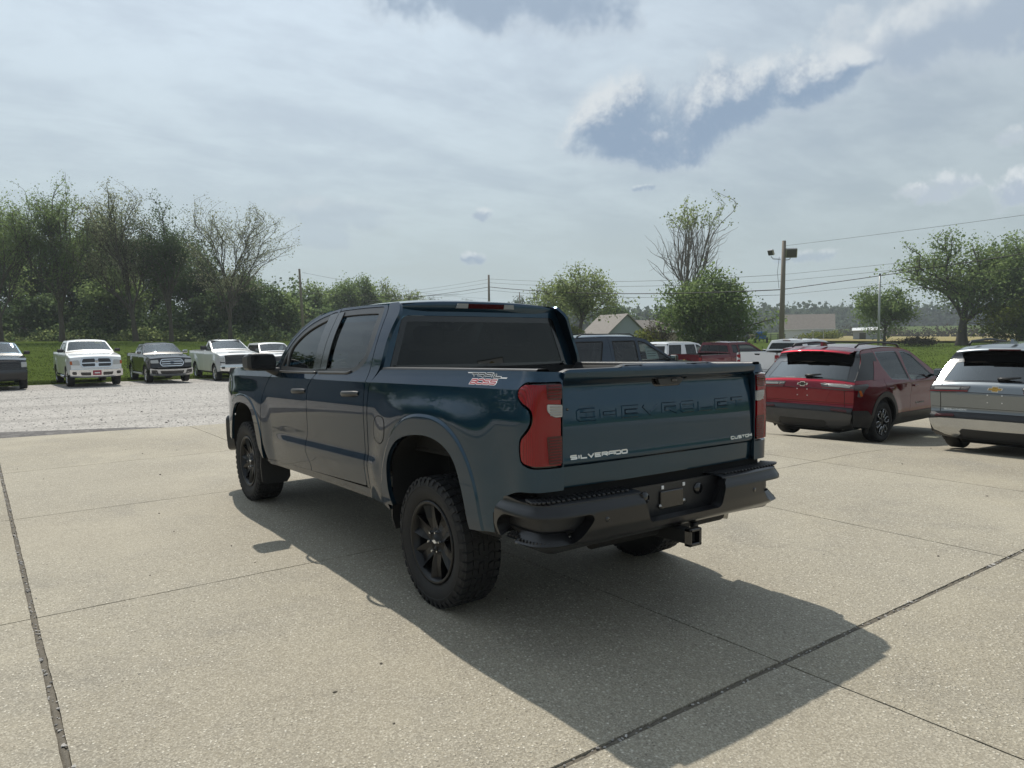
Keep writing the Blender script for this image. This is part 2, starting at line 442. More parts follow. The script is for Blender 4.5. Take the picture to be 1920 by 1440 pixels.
# square wide lettering made of mitred strokes on a 1 x 1 cell
GL = {'C': [[(1, 1), (.1, 1), (0, .85), (0, .15), (.1, 0), (1, 0)]], 'H': [[(0, 0), (0, 1)], [(1, 0), (1, 1)], [(.14, .5), (.86, .5)]],
 'E': [[(1, 1), (0, 1), (0, 0), (1, 0)], [(.14, .5), (.9, .5)]], 'V': [[(0, 1), (.5, 0), (1, 1)]],
 'R': [[(0, 0), (0, 1), (.9, 1), (1, .88), (1, .6), (.9, .45), (.16, .45)], [(.55, .36), (1, 0)]], 'O': [[(.5, 1), (.1, 1), (0, .85), (0, .15), (.1, 0), (.9, 0), (1, .15), (1, .85), (.9, 1), (.5, 1)]],
 'L': [[(0, 1), (0, 0), (1, 0)]], 'T': [[(0, 1), (1, 1)], [(.5, .86), (.5, 0)]], 'S': [[(1, 1), (.1, 1), (0, .9), (0, .6), (.1, .5), (.9, .5), (1, .4), (1, .1), (.9, 0), (0, 0)]],
 'I': [[(.1, 0), (.1, 1)]], 'A': [[(0, 0), (0, .75), (.15, 1), (1, 1), (1, 0)], [(.14, .42), (.86, .42)]], 'D': [[(0, 0), (0, 1), (.85, 1), (1, .82), (1, .18), (.85, 0), (.14, 0)]],
 'U': [[(0, 1), (0, .15), (.12, 0), (.88, 0), (1, .15), (1, 1)]], 'M': [[(0, 0), (0, 1), (.5, .4), (1, 1), (1, 0)]], 'B': [[(0, .5), (0, 1), (.85, 1), (1, .88), (1, .62), (.85, .5), (.16, .5)], [(0, .42), (0, 0), (.85, 0), (1, .14), (1, .42)]],
 'N': [[(0, 0), (0, 1), (1, 0), (1, 1)]], 'Q': [[(.5, 1), (0, 1), (0, 0), (1, 0), (1, 1), (.5, 1)], [(.6, .3), (1.1, -.12)]], 'X': [[(0, 0), (1, 1)], [(0, 1), (.42, .58)], [(.58, .42), (1, 0)]], 'K': [[(0, 0), (0, 1)], [(1, 1), (.2, .5), (1, 0)]],
 'Y': [[(0, 1), (.5, .5), (1, 1)], [(.5, .4), (.5, 0)]], 'F': [[(0, 0), (0, 1), (1, 1)], [(.14, .5), (.8, .5)]], '4': [[(.8, 0), (.8, 1), (0, .35), (1, .35)]]}
def ribbon(pl, wd):
    P = np.array(pl, float); n = len(P); L = []; Rr = []
    for i in range(n):
        a = P[i]-P[i-1] if i else P[1]-P[0]; b = P[i+1]-P[i] if i < n-1 else P[i]-P[i-1]
        a /= np.linalg.norm(a); b /= np.linalg.norm(b); na = np.array([-a[1], a[0]]); nb = np.array([-b[1], b[0]]); k = na+nb; k = k/max(.5, 1+na @ nb)
        L.append(P[i]+k*wd/2); Rr.append(P[i]-k*wd/2)
    return L, Rr
def lettering(mb, text, fn, x0, x1, z0, z1, stroke, d0, d1, gap=.28, skew=0.0, bev=0.0):
    """letters from x0 to x1, z0 to z1 placed by fn(u, v, d), standing from d0 to d1"""
    wd = [(.25 if ch == 'I' else 1.0) for ch in text]; tot = sum(wd)+gap*(len(text)-1); k = (x1-x0)/tot; x = x0
    for ch, w_ in zip(text, wd):
        for pl in GL[ch]:
            Q = []
            for a, b in pl:
                u = x+(a if ch != 'I' else .5*w_)*k*(1 if ch == 'I' else w_)
                if ch == 'I': u = x+w_*k*.5
                v = z0+stroke/2+b*(z1-z0-stroke); Q.append((u+skew*(v-z0), v))
            L, Rr = ribbon(Q, stroke); L1, R1 = ribbon(Q, stroke-2*bev)
            for i in range(len(Q)-1):
                c = [L[i], L[i+1], Rr[i+1], Rr[i]]; c1 = [L1[i], L1[i+1], R1[i+1], R1[i]]
                vs = [fn(p[0], p[1], d0) for p in c]+[fn(p[0], p[1], d1) for p in c1]
                mb.add(vs, [(3, 2, 1, 0), (4, 5, 6, 7), (0, 1, 5, 4), (2, 3, 7, 6), (3, 0, 4, 7), (1, 2, 6, 5)])
        x += (w_+gap)*k
    return mb
BOW = [(-1, -.18), (-.86, .18), (-.38, .18), (-.38, .42), (.42, .42), (.42, .18), (1.0, .18), (.86, -.18), (.38, -.18), (.38, -.42), (-.42, -.42), (-.42, -.18)]

# ------------------------------------------------------------------ materials
paint('paint_teal', (.012, .040, .068), .85)
paint('paint_white', (.76, .77, .77), 0.0, .03)
paint('paint_maroon', (.095, .007, .012), .7)
paint('paint_red', (.175, .004, .014), .85)
paint('paint_silver', (.22, .24, .255), .8)
paint('paint_charcoal', (.035, .037, .041), .8)
paint('paint_black', (.018, .018, .021), .8)
paint('paint_navy', (.012, .024, .040), .8)
paint('paint_blue', (.02, .12, .36), .1, .05)
simple('black_plastic', (.020, .020, .021), .42, bump=.25, bscale=500, dust=.02)
simple('bumper_black', (.010, .010, .011), .30, coat=.18, bump=.1, bscale=600, dust=.015)
simple('gloss_black', (.008, .008, .009), .12, coat=.6)
simple('under_black', (.008, .008, .008), .8, bump=.3, bscale=40, dust=.03)
simple('shell_black', (.006, .006, .006), .9)
simple('gloss_trim', (.022, .023, .024), .22, coat=.4)
simple('trim_grey', (.055, .055, .056), .38, dust=.1)
simple('chrome', (.72, .73, .74), .09, 1.0, vary=.04)
simple('steel', (.45, .44, .42), .32, 1.0, bump=.2, bscale=90)
simple('badge_silver', (.86, .85, .82), .16, .35, vary=.03)
simple('badge_gold', (.72, .50, .16), .2, .8)
simple('tyre_rubber', (.011, .011, .012), .72, bump=.3, bscale=220, dust=.05, scale=9)
simple('rim_black', (.006, .006, .007), .38, coat=.10, spec=.35)
simple('rim_silver', (.55, .56, .57), .25, .9)
simple('seat_cloth', (.035, .035, .038), .85, bump=.3, bscale=300)
simple('dash_grey', (.04, .04, .042), .6)
simple('decal_white', (.82, .82, .82), .35, vary=.02)
simple('decal_red', (.42, .03, .04), .35)
simple('decal_black', (.02, .022, .024), .4)
simple('plate_red', (.34, .03, .06), .4)
simple('paper', (.70, .78, .74), .7, vary=.05)
simple('sticker_yellow', (.80, .62, .10), .5)
glass('glass_tint', (.10, .115, .125), ior=1.6); glass('glass_dark', (.035, .04, .045), ior=1.5); glass('glass_bright', (.05, .055, .06), ior=2.0); glass('glass_clear', (.62, .70, .68))
lens('lens_red', (.30, .0004, .006)); lens('lens_red_deep', (.085, .0005, .004)); lens('lens_clear', (.62, .62, .60)); lens('lens_smoke', (.10, .09, .09)); lens('lens_amber', (.55, .13, .02))
simple('bark', (.085, .072, .058), .9, vary=.35, scale=3, bump=.8, bscale=12)
simple('bark_pale', (.19, .17, .15), .9, vary=.35, scale=3, bump=.8, bscale=12)
leafmat('leaf_spring', (0.122, 0.166, 0.061), (0.216, 0.259, 0.108), .56)
leafmat('leaf_dark', (0.048, 0.079, 0.036), (0.094, 0.134, 0.058), .56)
leafmat('leaf_mid', (0.094, 0.143, 0.055), (0.186, 0.244, 0.094), .56)
leafmat('leaf_pale', (0.127, 0.154, 0.084), (0.216, 0.230, 0.140), .56)
leafmat('leaf_yellow', (0.102, 0.138, 0.030), (0.180, 0.192, 0.048), .50)
leafmat('leaf_far', (.060, .090, .062), (.100, .130, .085))
leafmat('leaf_brown', (.060, .050, .034), (.090, .085, .045))
leafmat('grass_blade', (.075, .112, .026), (.125, .160, .045), .3)
simple('pole_wood', (.21, .18, .145), .85, vary=.25, scale=2.5, bump=.6, bscale=25)
simple('wire_black', (.02, .02, .022), .6)
simple('galvanised', (.40, .41, .41), .5, .6)
simple('siding_white', (.62, .64, .64), .6, vary=.05)
simple('siding_grey', (.31, .345, .385), .65, vary=.05)
simple('shingle_brown', (.20, .178, .16), .9, vary=.25, scale=2)
simple('shingle_grey', (.25, .225, .205), .9, vary=.22, scale=2)
simple('house_glass', (.03, .035, .04), .08, coat=.5)
simple('facade_blue', (.022, .034, .048), .5)
simple('brick_tan', (.34, .27, .20), .85, vary=.2)

def concrete():
    m, t = newmat('concrete')
    g = t.n('NewGeometry').outputs['Position']; oi = t.n('ObjectInfo').outputs['Random']
    big = t.ss(t.noise(g, .35, 5, .6), .34, .66); mid = t.noise(g, 3.2, 6, .65); fine = t.noise(g, 45.0, 4, .6)
    base = t.mix(big, (.278, .243, .178), (.366, .328, .246))
    base = t.mix(t.ss(mid, .45, .75, 0, .45), base, (.245, .222, .182))
    base = t.mix(t.ss(oi, 0, 1, 0, .45), base, (.375, .340, .270))
    stain = t.ss(t.noise(g, .8, 7, .72, .6), .50, .74, 0, .6)
    base = t.mix(stain, base, (.215, .198, .165))
    ochre = t.ss(t.noise(g, .55, 5, .6, .4), .60, .80, 0, .35)
    base = t.mix(ochre, base, (.40, .345, .235))
    mp = t.n('Mapping', Vector=g); mp.inputs['Scale'].default_value = (1, 1, .3); mp.inputs['Rotation'].default_value = (0, 0, .4)
    vo = t.n('TexVoronoi', Vector=mp.outputs[0], Scale=50.0, Randomness=1.0)
    rnd = t.n('SeparateColor', Color=vo.outputs['Color']).outputs[0]
    wear = t.ss(t.noise(g, .42, 5, .62), .30, .56)                     # where the paste has worn off the stones
    core = t.ss(vo.outputs['Distance'], .42, .20)
    lite = t.m('MULTIPLY', t.m('MULTIPLY', t.ss(rnd, .62, .95), core), wear)
    dark = t.m('MULTIPLY', t.m('MULTIPLY', t.ss(rnd, .40, .05), core), wear)
    c = t.mix(t.m('MULTIPLY', lite, .82), base, (.78, .73, .62))
    c = t.mix(t.m('MULTIPLY', dark, .75), c, (.11, .095, .075))
    gap = t.m('MULTIPLY', t.ss(vo.outputs['Distance'], .40, .62), wear)
    c = t.mix(t.m('MULTIPLY', gap, .35), c, (.17, .155, .13))
    v2 = t.n('TexVoronoi', Vector=mp.outputs[0], Scale=150.0)
    r2 = t.n('SeparateColor', Color=v2.outputs['Color']).outputs[1]
    c = t.mix(t.m('MULTIPLY', t.ss(r2, .55, 1.0), .42), c, (.60, .555, .455))
    c = t.mix(t.m('MULTIPLY', t.ss(r2, .35, 0), .40), c, (.14, .122, .095))
    # tar spots and oil marks
    sp = t.n('TexVoronoi', Vector=g, Scale=2.3); c = t.mix(t.ss(sp.outputs['Distance'], .022, .012), c, (.06, .055, .05))
    hgt = t.m('ADD', t.m('MULTIPLY', t.m('MULTIPLY', core, wear), t.m('ADD', .4, rnd)), t.m('MULTIPLY', fine, .9))
    b = t.n('Bump', Strength=.8, Distance=.005, Height=hgt)
    fin(t, pb(t, Base_Color=c, Roughness=.78, Specular_IOR_Level=.35, Normal=b.outputs[0]))
concrete()
def gravel(name, c0, c1, c2, scale):
    m, t = newmat(name)
    g = t.n('NewGeometry').outputs['Position']
    vo = t.n('TexVoronoi', Vector=g, Scale=scale); rnd = t.n('SeparateColor', Color=vo.outputs['Color']).outputs[0]
    v2 = t.n('TexVoronoi', Vector=g, Scale=scale*.55); r2 = t.n('SeparateColor', Color=v2.outputs['Color']).outputs[0]
    c = t.mix(rnd, c0, c1); c = t.mix(t.ss(r2, .5, 1, 0, .55), c, c2)
    mp = t.n('Mapping', Vector=g); mp.inputs['Scale'].default_value = (.12, .6, 1); mp.inputs['Rotation'].default_value = (0, 0, .2)
    tr = t.ss(t.noise(mp.outputs[0], 1.0, 5, .6), .45, .72, 0, .35); c = t.mix(tr, c, tuple(x*.55 for x in c0))
    pa = t.ss(t.noise(g, .25, 5, .6), .5, .75, 0, .4); c = t.mix(pa, c, (.40, .37, .33))
    h = t.m('ADD', t.m('MULTIPLY', t.m('SUBTRACT', 1.0, vo.outputs['Distance']), .5), t.m('MULTIPLY', v2.outputs['Distance'], -.1))
    b = t.n('Bump', Strength=.12, Distance=.015, Height=h)
    fin(t, pb(t, Base_Color=c, Roughness=.85, Specular_IOR_Level=.3, Normal=b.outputs[0]))
gravel('gravel', (.235, .22, .20), (.46, .435, .405), (.56, .53, .49), 30.0)
gravel('gravel_dark', (.060, .057, .055), (.15, .14, .135), (.19, .18, .17), 18.0)
def stone_mat():
    m, t = newmat('stone')
    oi = t.noise(t.n('NewGeometry').outputs['Position'], 9.0, 3)
    fin(t, pb(t, Base_Color=t.mix(t.ss(oi, .35, .65), (.16, .15, .14), (.55, .52, .48)), Roughness=.8))
stone_mat()
def grass_ground(name, c0, c1, c2, sc=1.0):
    m, t = newmat(name)
    g = t.n('NewGeometry').outputs['Position']
    c = t.mix(t.ss(t.noise(g, .09*sc, 5, .6), .35, .65), c0, c1)
    mp = t.n('Mapping', Vector=g); mp.inputs['Rotation'].default_value = (0, 0, .15); mp.inputs['Scale'].default_value = (.1, .75, 1)
    c = t.mix(t.ss(t.noise(mp.outputs[0], .9*sc, 4, .6), .40, .68, 0, .6), c, tuple(x*.62 for x in c0))
    c = t.mix(t.ss(t.noise(g, 3.5, 5, .7), .5, .8, 0, .65), c, c2)
    c = t.mix(t.ss(t.noise(g, 24.0, 3, .7), .35, .7, .5, 0), c, tuple(x*.4 for x in c0))
    b = t.n('Bump', Strength=.7, Distance=.12, Height=t.m('ADD', t.noise(g, 5.0, 5, .7), t.noise(g, 26.0, 3)))
    df = t.n('BsdfDiffuse', Color=c, Roughness=1.0, Normal=b.outputs[0])
    sh = t.n('BsdfSheen', Color=tuple(x*1.6 for x in c1), Roughness=.5)
    a = t.n('AddShader'); t.set(a, 'In0', df); t.set(a, 'In1', sh); fin(t, a)
grass_ground('grass', (.075, .108, .022), (.115, .150, .034), (.165, .165, .065))
grass_ground('dry_field', (.30, .235, .105), (.40, .32, .15), (.25, .22, .10), .5)
simple('joint_dark', (.040, .036, .030), .95, vary=.4, scale=30, bump=.8, bscale=120)
simple('joint_tar', (.135, .118, .092), .9, vary=.6, scale=55, bump=1.0, bscale=150)
simple('earth', (.10, .085, .06), .95, bump=.5, bscale=20)

# ------------------------------------------------------------------ terrain: a smooth sheet through measured heights
TP = np.array([(0, 0, 0), (-6, -6, 0), (4, -6, 0), (-8, 4, 0), (0, 6, 0), (3, 2, -.02), (-3, 10.5, -.02), (9.3, 3.3, -.30), (9.3, .3, -.22), (14, 3, -.42), (9, 9, -.27), (0, 12, -.04), (-8, 12, 0),
    (0, 22, -.18), (-1.4, 32.4, -.38), (1, 32, -.38), (4, 32.8, -.43), (7, 34, -.55), (10.5, 36.8, -.70), (0, 36, -.42), (-12, 34, -.3),
    (-.7, 88, 1.15), (10.7, 83, 1.05), (22, 83, .85), (30, 90, .75), (-30, 85, 1.2), (-30, 20, .1), (-30, -30, .2), (10, -30, .1), (5, 60, .25), (60, 138, 1.0), (28, 79, .80), (48, 72, -.3), (53, 60, -.6),
    (20, 16, -.62), (24, 20, -.75), (21, 9, -.55), (50, 31.5, -1.0), (54, 43, -1.1), (71, 34.6, -1.0), (68, 68, -1.2), (99, 38, -.75), (99, 32, -.6), (92, 44, -.8), (93, 68, -.45), (96, 66, -.45), (145, 88, -1.0), (124, 64, -.7),
    (253, 119, -2.0), (30, 10, -.62), (40, -10, -.5), (20, -10, -.3)], float)
def _tps(A):
    r = np.linalg.norm(A[:, None, :2]-TP[None, :, :2], axis=2); return r
_K = _tps(TP)+np.eye(len(TP))*-6.0*0
def _fit():
    n = len(TP); K = -_tps(TP)-np.eye(n)*1.5; Q = np.c_[np.ones(n), TP[:, :2]*0]
    A = np.zeros((n+1, n+1)); A[:n, :n] = K; A[:n, n] = 1; A[n, :n] = 1
    b = np.r_[TP[:, 2], 0]; return np.linalg.solve(A, b)
_cw = _fit()
def ground(x, y):
    x = np.atleast_1d(np.asarray(x, float)); y = np.atleast_1d(np.asarray(y, float)); sh = x.shape
    q = np.stack([x.ravel(), y.ravel()], 1); out = np.empty(len(q))
    for i in range(0, len(q), 4000): out[i:i+4000] = -_tps(q[i:i+4000]) @ _cw[:-1]+_cw[-1]
    out = out.reshape(sh)
    fl = np.maximum(1-sstep(np.hypot(x+0.5, y-2.2), 6.5, 10.5), (1-sstep(y, -9, -5))*(1-sstep(np.abs(x), 16, 30))*(1-sstep(-y, 46, 70)))      # the slabs round the dark pickup are level
    dd = np.hypot(x, y); far = sstep(dd, 150, 420)
    return (out*(1-fl))*(1-far)+far*(-2.0+6.0*sstep(dd, 300, 700))
def gz(x, y): return float(ground([x], [y])[0])
def terr(off=0.0): return lambda u, v: np.stack([np.asarray(u, float), np.asarray(v, float), ground(u, v)+off], -1)

# the ground as one sheet out to the horizon
rr = np.r_[0, np.geomspace(3, 620, 66)]; th = np.linspace(0, 2*PI, 145)
G = np.zeros((len(rr), len(th), 3)); G[..., 0] = -3+rr[:, None]*np.sin(th); G[..., 1] = -4+rr[:, None]*np.cos(th)
G[..., 2] = ground(G[..., 0], G[..., 1])
near = 1-sstep(np.hypot(G[..., 0]-2, G[..., 1]-3), 40, 60)
G[..., 2] -= .16*near
MB().grid(G, flip=True).build('grass_field', 'grass', kind='structure')
# gravel yard
gpoly = [(-26, 10.2), (-3.1, 11.36), (.2, 10.78), (6, 10.6), (14.9, 10.4), (14.9, -44), (33, -44), (34, 4), (31, 14), (28.5, 24), (22, 34), (14, 39.6), (9.8, 38.5), (6.1, 36.9), (2.8, 35.7), (-.9, 35.2), (-12, 34.6), (-26, 34.2)]
rg = random.Random(3)
gp2 = []
for a_ in resample(gpoly, .6): gp2.append((a_[0]+rg.uniform(-.09, .09), a_[1]+rg.uniform(-.09, .09)))
gp2 = [p for p in gp2]
panel('gravel_yard', 'gravel', None, gp2, terr(-.045), step=1.0, hem=.3, kind='structure')
dk = [(-26, 10.2), (-3.1, 11.34), (.2, 10.76), (-.8, 11.7), (-3.2, 12.9), (-8, 13.3), (-14, 13.0), (-26, 12.5)]
panel('asphalt_strip', 'gravel_dark', None, resample(dk, .6), terr(-.033), step=.6, hem=.05, kind='structure')
# dry crop field and far woodland slopes on the right
panel('crop_field', 'dry_field', None, [(100, 62), (118, 30), (330, 60), (330, 170), (190, 125)], terr(.30), step=9.0, hem=.1, kind='structure')

# ------------------------------------------------------------------ concrete apron: one slab per pour
pav = bpy.data.objects.new('concrete_pavement', None); COL.objects.link(pav); pav['kind'] = 'structure'
XS = [-23.7, -20.75, -17.8, -14.85, -11.9, -8.95, -6.0, -3.0, .03, 2.86, 5.42, 8.3, 11.2, 14.9]
YS = [-44.0, -32.0, -20.0, -12.1, -9.1, -6.1, -3.95, -1.79, 1.31, 4.31, 7.20, 10.9]
def edge_y(x): return float(np.interp(x, [-26, -3.1, .2, 6, 15], [10.25, 11.40, 10.82, 10.64, 10.44]))
thickx, thicky = -3.0, -1.79
for i in range(len(XS)-1):
    for j in range(len(YS)-1):
        gx0 = .017 if XS[i] == thickx else .0055; gx1 = .017 if XS[i+1] == thickx else .0055
        gy0 = .017 if YS[j] == thicky else .0055; gy1 = .017 if YS[j+1] == thicky else .0055
        x0, x1, y0, y1 = XS[i]+gx0, XS[i+1]-gx1, YS[j]+gy0, YS[j+1]-gy1
        last = j == len(YS)-2
        rs = random.Random(i*31+j)
        q = []
        def side(ax, a, b, fx):
            n = 26
            for k in range(n):
                t = k/n; q.append(fx(a+(b-a)*t, rs.uniform(-.0022, .0022)))
        ya = (edge_y(x0), edge_y(x1)) if last else (y1, y1)
        side(0, x0, x1, lambda s_, e_: (s_, y0+e_)); side(1, y0, ya[1], lambda s_, e_: (x1+e_, s_))
        side(0, x1, x0, lambda s_, e_: (s_, (np.interp(s_, [x0, x1], ya) if last else y1)+e_)); side(1, ya[0], y0, lambda s_, e_: (x0+e_, s_))
        panel('slab', 'concrete', pav, q, terr(.0), step=.42 if YS[j] > -13 else 1.5, hem=.09)
jb = []
panel('joint_bed', 'joint_dark', pav, [(-24, -44.4), (15, -44.4), (15, 10.5), (6, 10.6), (.2, 10.75), (-3.1, 11.3), (-24, 10.3)], terr(-.05), step=.8, hem=.1)
def joint_fill(name, a, b, wd):
    n = int(np.hypot(b[0]-a[0], b[1]-a[1])/.03); d_ = np.array([b[0]-a[0], b[1]-a[1]])/n; nn = np.array([-d_[1], d_[0]]); nn /= np.linalg.norm(nn)
    P = []
    xs = a[0]+d_[0]*np.arange(n+1); ys = a[1]+d_[1]*np.arange(n+1); zs = ground(xs, ys)
    for k in range(5):
        o = (k-2)/2*wd
        P.append(np.stack([xs+nn[0]*o, ys+nn[1]*o, zs-.010+(.006*(1-(k-2)**2/4)+rng.normal(0, .0035, n+1))], 1))
    MB().grid(np.array(P), flip=True).build(name, 'joint_tar', pav)
joint_fill('joint_filler', (-3.0, -9), (-3.0, 11.3), .0165); joint_fill('joint_filler', (-24, -1.79), (14.9, -1.79), .0165)
# grit lodged in the wide joints, and scattered pebbles
def pebbles(name, pts, size, mat, parent=None, up=.4, **tags):
    ico = np.array([(0, 0, 1), (.9, 0, .3), (.28, .85, .3), (-.73, .52, .3), (-.73, -.52, .3), (.28, -.85, .3), (.73, .52, -.4), (-.28, .85, -.4), (-.9, 0, -.4), (-.28, -.85, -.4), (.73, -.52, -.4)])
    fc = [(0, 1, 2), (0, 2, 3), (0, 3, 4), (0, 4, 5), (0, 5, 1), (1, 6, 2), (2, 6, 7), (2, 7, 3), (3, 7, 8), (3, 8, 4), (4, 8, 9), (4, 9, 5), (5, 9, 10), (5, 10, 1), (1, 10, 6)]
    n = len(pts); sz = size*np.exp(rng.normal(0, .35, n)); an = rng.uniform(0, 2*PI, n)
    sx = rng.uniform(.7, 1.4, n); sy = rng.uniform(.7, 1.1, n)
    V = ico[None]*np.stack([sx, sy, np.full(n, .6)], 1)[:, None]*sz[:, None, None]
    V *= rng.uniform(.75, 1.25, (n, 11, 1))
    c, s_ = np.cos(an)[:, None], np.sin(an)[:, None]
    V = np.stack([V[..., 0]*c-V[..., 1]*s_, V[..., 0]*s_+V[..., 1]*c, V[..., 2]], -1)+np.asarray(pts)[:, None]
    V[..., 2] += (sz*up*.6)[:, None]
    F = (np.array(fc)[None]+np.arange(n)[:, None, None]*11).reshape(-1, 3)
    me = bpy.data.meshes.new(name); me.from_pydata(V.reshape(-1, 3).tolist(), [], F.tolist())
    return link(name, me, mat, parent, **tags)
yy = rng.uniform(-4, 11, 520); xx = -3.0+rng.normal(0, .010, 520); x2 = rng.uniform(-3, 14, 420); y2 = -1.79+rng.normal(0, .010, 420)
px_ = np.r_[xx, x2]; py_ = np.r_[yy, y2]
pebbles('joint_grit', np.stack([px_, py_, ground(px_, py_)-.003], 1), .006, 'stone', pav, kind='stuff')
n = 90; xx = rng.uniform(-6, 10, n); yy = rng.uniform(-3, 11, n)
pebbles('loose_pebbles', np.stack([xx, yy, ground(xx, yy)], 1), .009, 'joint_tar', None, kind='stuff')
# stones lying on the yard
n = 30000; xx = rng.uniform(-16, 13, n*2); yy = 10.6+(rng.uniform(0, 1, n*2)**1.25)*25
ok = inside(gpoly, np.stack([xx, yy], 1)) & (yy > np.interp(xx, [-26, -3.1, .2, 15], [10.3, 11.45, 10.9, 10.5])+.1)
xx, yy = xx[ok][:n], yy[ok][:n]
pebbles('gravel_stones', np.stack([xx, yy, ground(xx, yy)-.047], 1), .0105, 'stone', None, kind='stuff')
# tufts of grass along the yard's edge and over the near field
def tufts(name, pts, h, mat, blades=5, wdt=.012, spread=.05, **tags):
    n = len(pts)*blades; P = np.repeat(np.asarray(pts), blades, 0); P[:, :2] += rng.normal(0, spread, (n, 2))
    a = rng.uniform(0, 2*PI, n); hh = h*rng.uniform(.5, 1.3, n); ln = rng.normal(0, .35, (n, 2))*hh[:, None]
    wv = np.stack([np.cos(a), np.sin(a), np.zeros(n)], 1)*(wdt*rng.uniform(.6, 1.4, n))[:, None]
    tip = P+np.c_[ln, hh]
    V = np.stack([P-wv, P+wv, tip], 1).reshape(-1, 3); F = np.arange(n*3).reshape(-1, 3)
    me = bpy.data.meshes.new(name); me.from_pydata(V.tolist(), [], F.tolist()); return link(name, me, mat, None, **tags)

# ------------------------------------------------------------------ wheels
def make_tyre(mb, r, w, rim_r, lugs=0, sgn=-1):
    """tyre about the X axis; outer face at sgn * w / 2"""
    h = w/2; k = r-rim_r
    prof = [(rim_r, -h*.72), (rim_r+.015, -h*.86), (rim_r+k*.45, -h*.99), (rim_r+k*.78, -h*.965), (r-.020, -h*.86), (r-.010, -h*.70), (r-.010, h*.70), (r-.020, h*.86), (rim_r+k*.78, h*.965), (rim_r+k*.45, h*.99), (rim_r+.015, h*.86), (rim_r, h*.72)]
    mb.lathe(prof, 'X', 56)
    if lugs:
        rl = random.Random(5)
        def blk(th0, th1, a0, a1, r0, r1, sk=0.0):
            vs = []
            for rr_, ia in ((r0, 0.0), (r1, .0016)):
                for th_, a_ in ((th0, a0), (th1, a0), (th1, a1), (th0, a1)):
                    t = th_+sk*(a_-a0)+(ia/r if th_ == th0 else -ia/r); aa = a_+(ia if a_ == min(a0, a1) else -ia)
                    vs.append((aa, rr_*math.cos(t), rr_*math.sin(t)))
            mb.add(vs, [(0, 1, 5, 4), (1, 2, 6, 5), (2, 3, 7, 6), (3, 0, 4, 7), (4, 5, 6, 7), (3, 2, 1, 0)])
        for i in range(lugs):
            p = 2*PI/lugs; t = i*p
            for sg in (-1, 1):
                long_ = (i % 2 == 0)
                o = 0.0 if sg > 0 else p*.5
                # shoulder blocks run over the edge on to the sidewall
                blk(t+o, t+o+p*.70, sg*h*.56, sg*h*.90, r-.014, r-.001, .5*sg)
                a0, a1 = sg*h*.88, sg*h*.995
                r0 = r-(.060 if long_ else .036)
                vs = []
                for th_ in (t+o+p*.06, t+o+p*.60):
                    for (rr_, aa) in ((r-.002, sg*h*.86), (r-.016, sg*h*.965), (r0, sg*h*1.012), (r0-.004, sg*h*.95), (r-.03, sg*h*.80)):
                        vs.append((aa, rr_*math.cos(th_), rr_*math.sin(th_)))
                mb.add(vs, [(0, 1, 6, 5), (1, 2, 7, 6), (2, 3, 8, 7), (3, 4, 9, 8), (0, 4, 3, 2, 1), (5, 6, 7, 8, 9)])
                blk(t+o+p*.1, t+o+p*.78, sg*h*.26, sg*h*.53, r-.014, r, -.9*sg)
                if i % 2 == 0: blk(t+o+p*.2, t+o+p*1.0, sg*h*.02, sg*h*.24, r-.014, r, 1.2*sg)
                else: blk(t+o+p*.05, t+o+p*.72, sg*h*.02, sg*h*.23, r-.014, r, -1.0*sg)
        mb.lathe([(rim_r+k*.60, sgn*h*.985), (rim_r+k*.62, sgn*h*1.004), (rim_r+k*.66, sgn*h*1.004), (rim_r+k*.68, sgn*h*.985)], 'X', 56)
    return mb
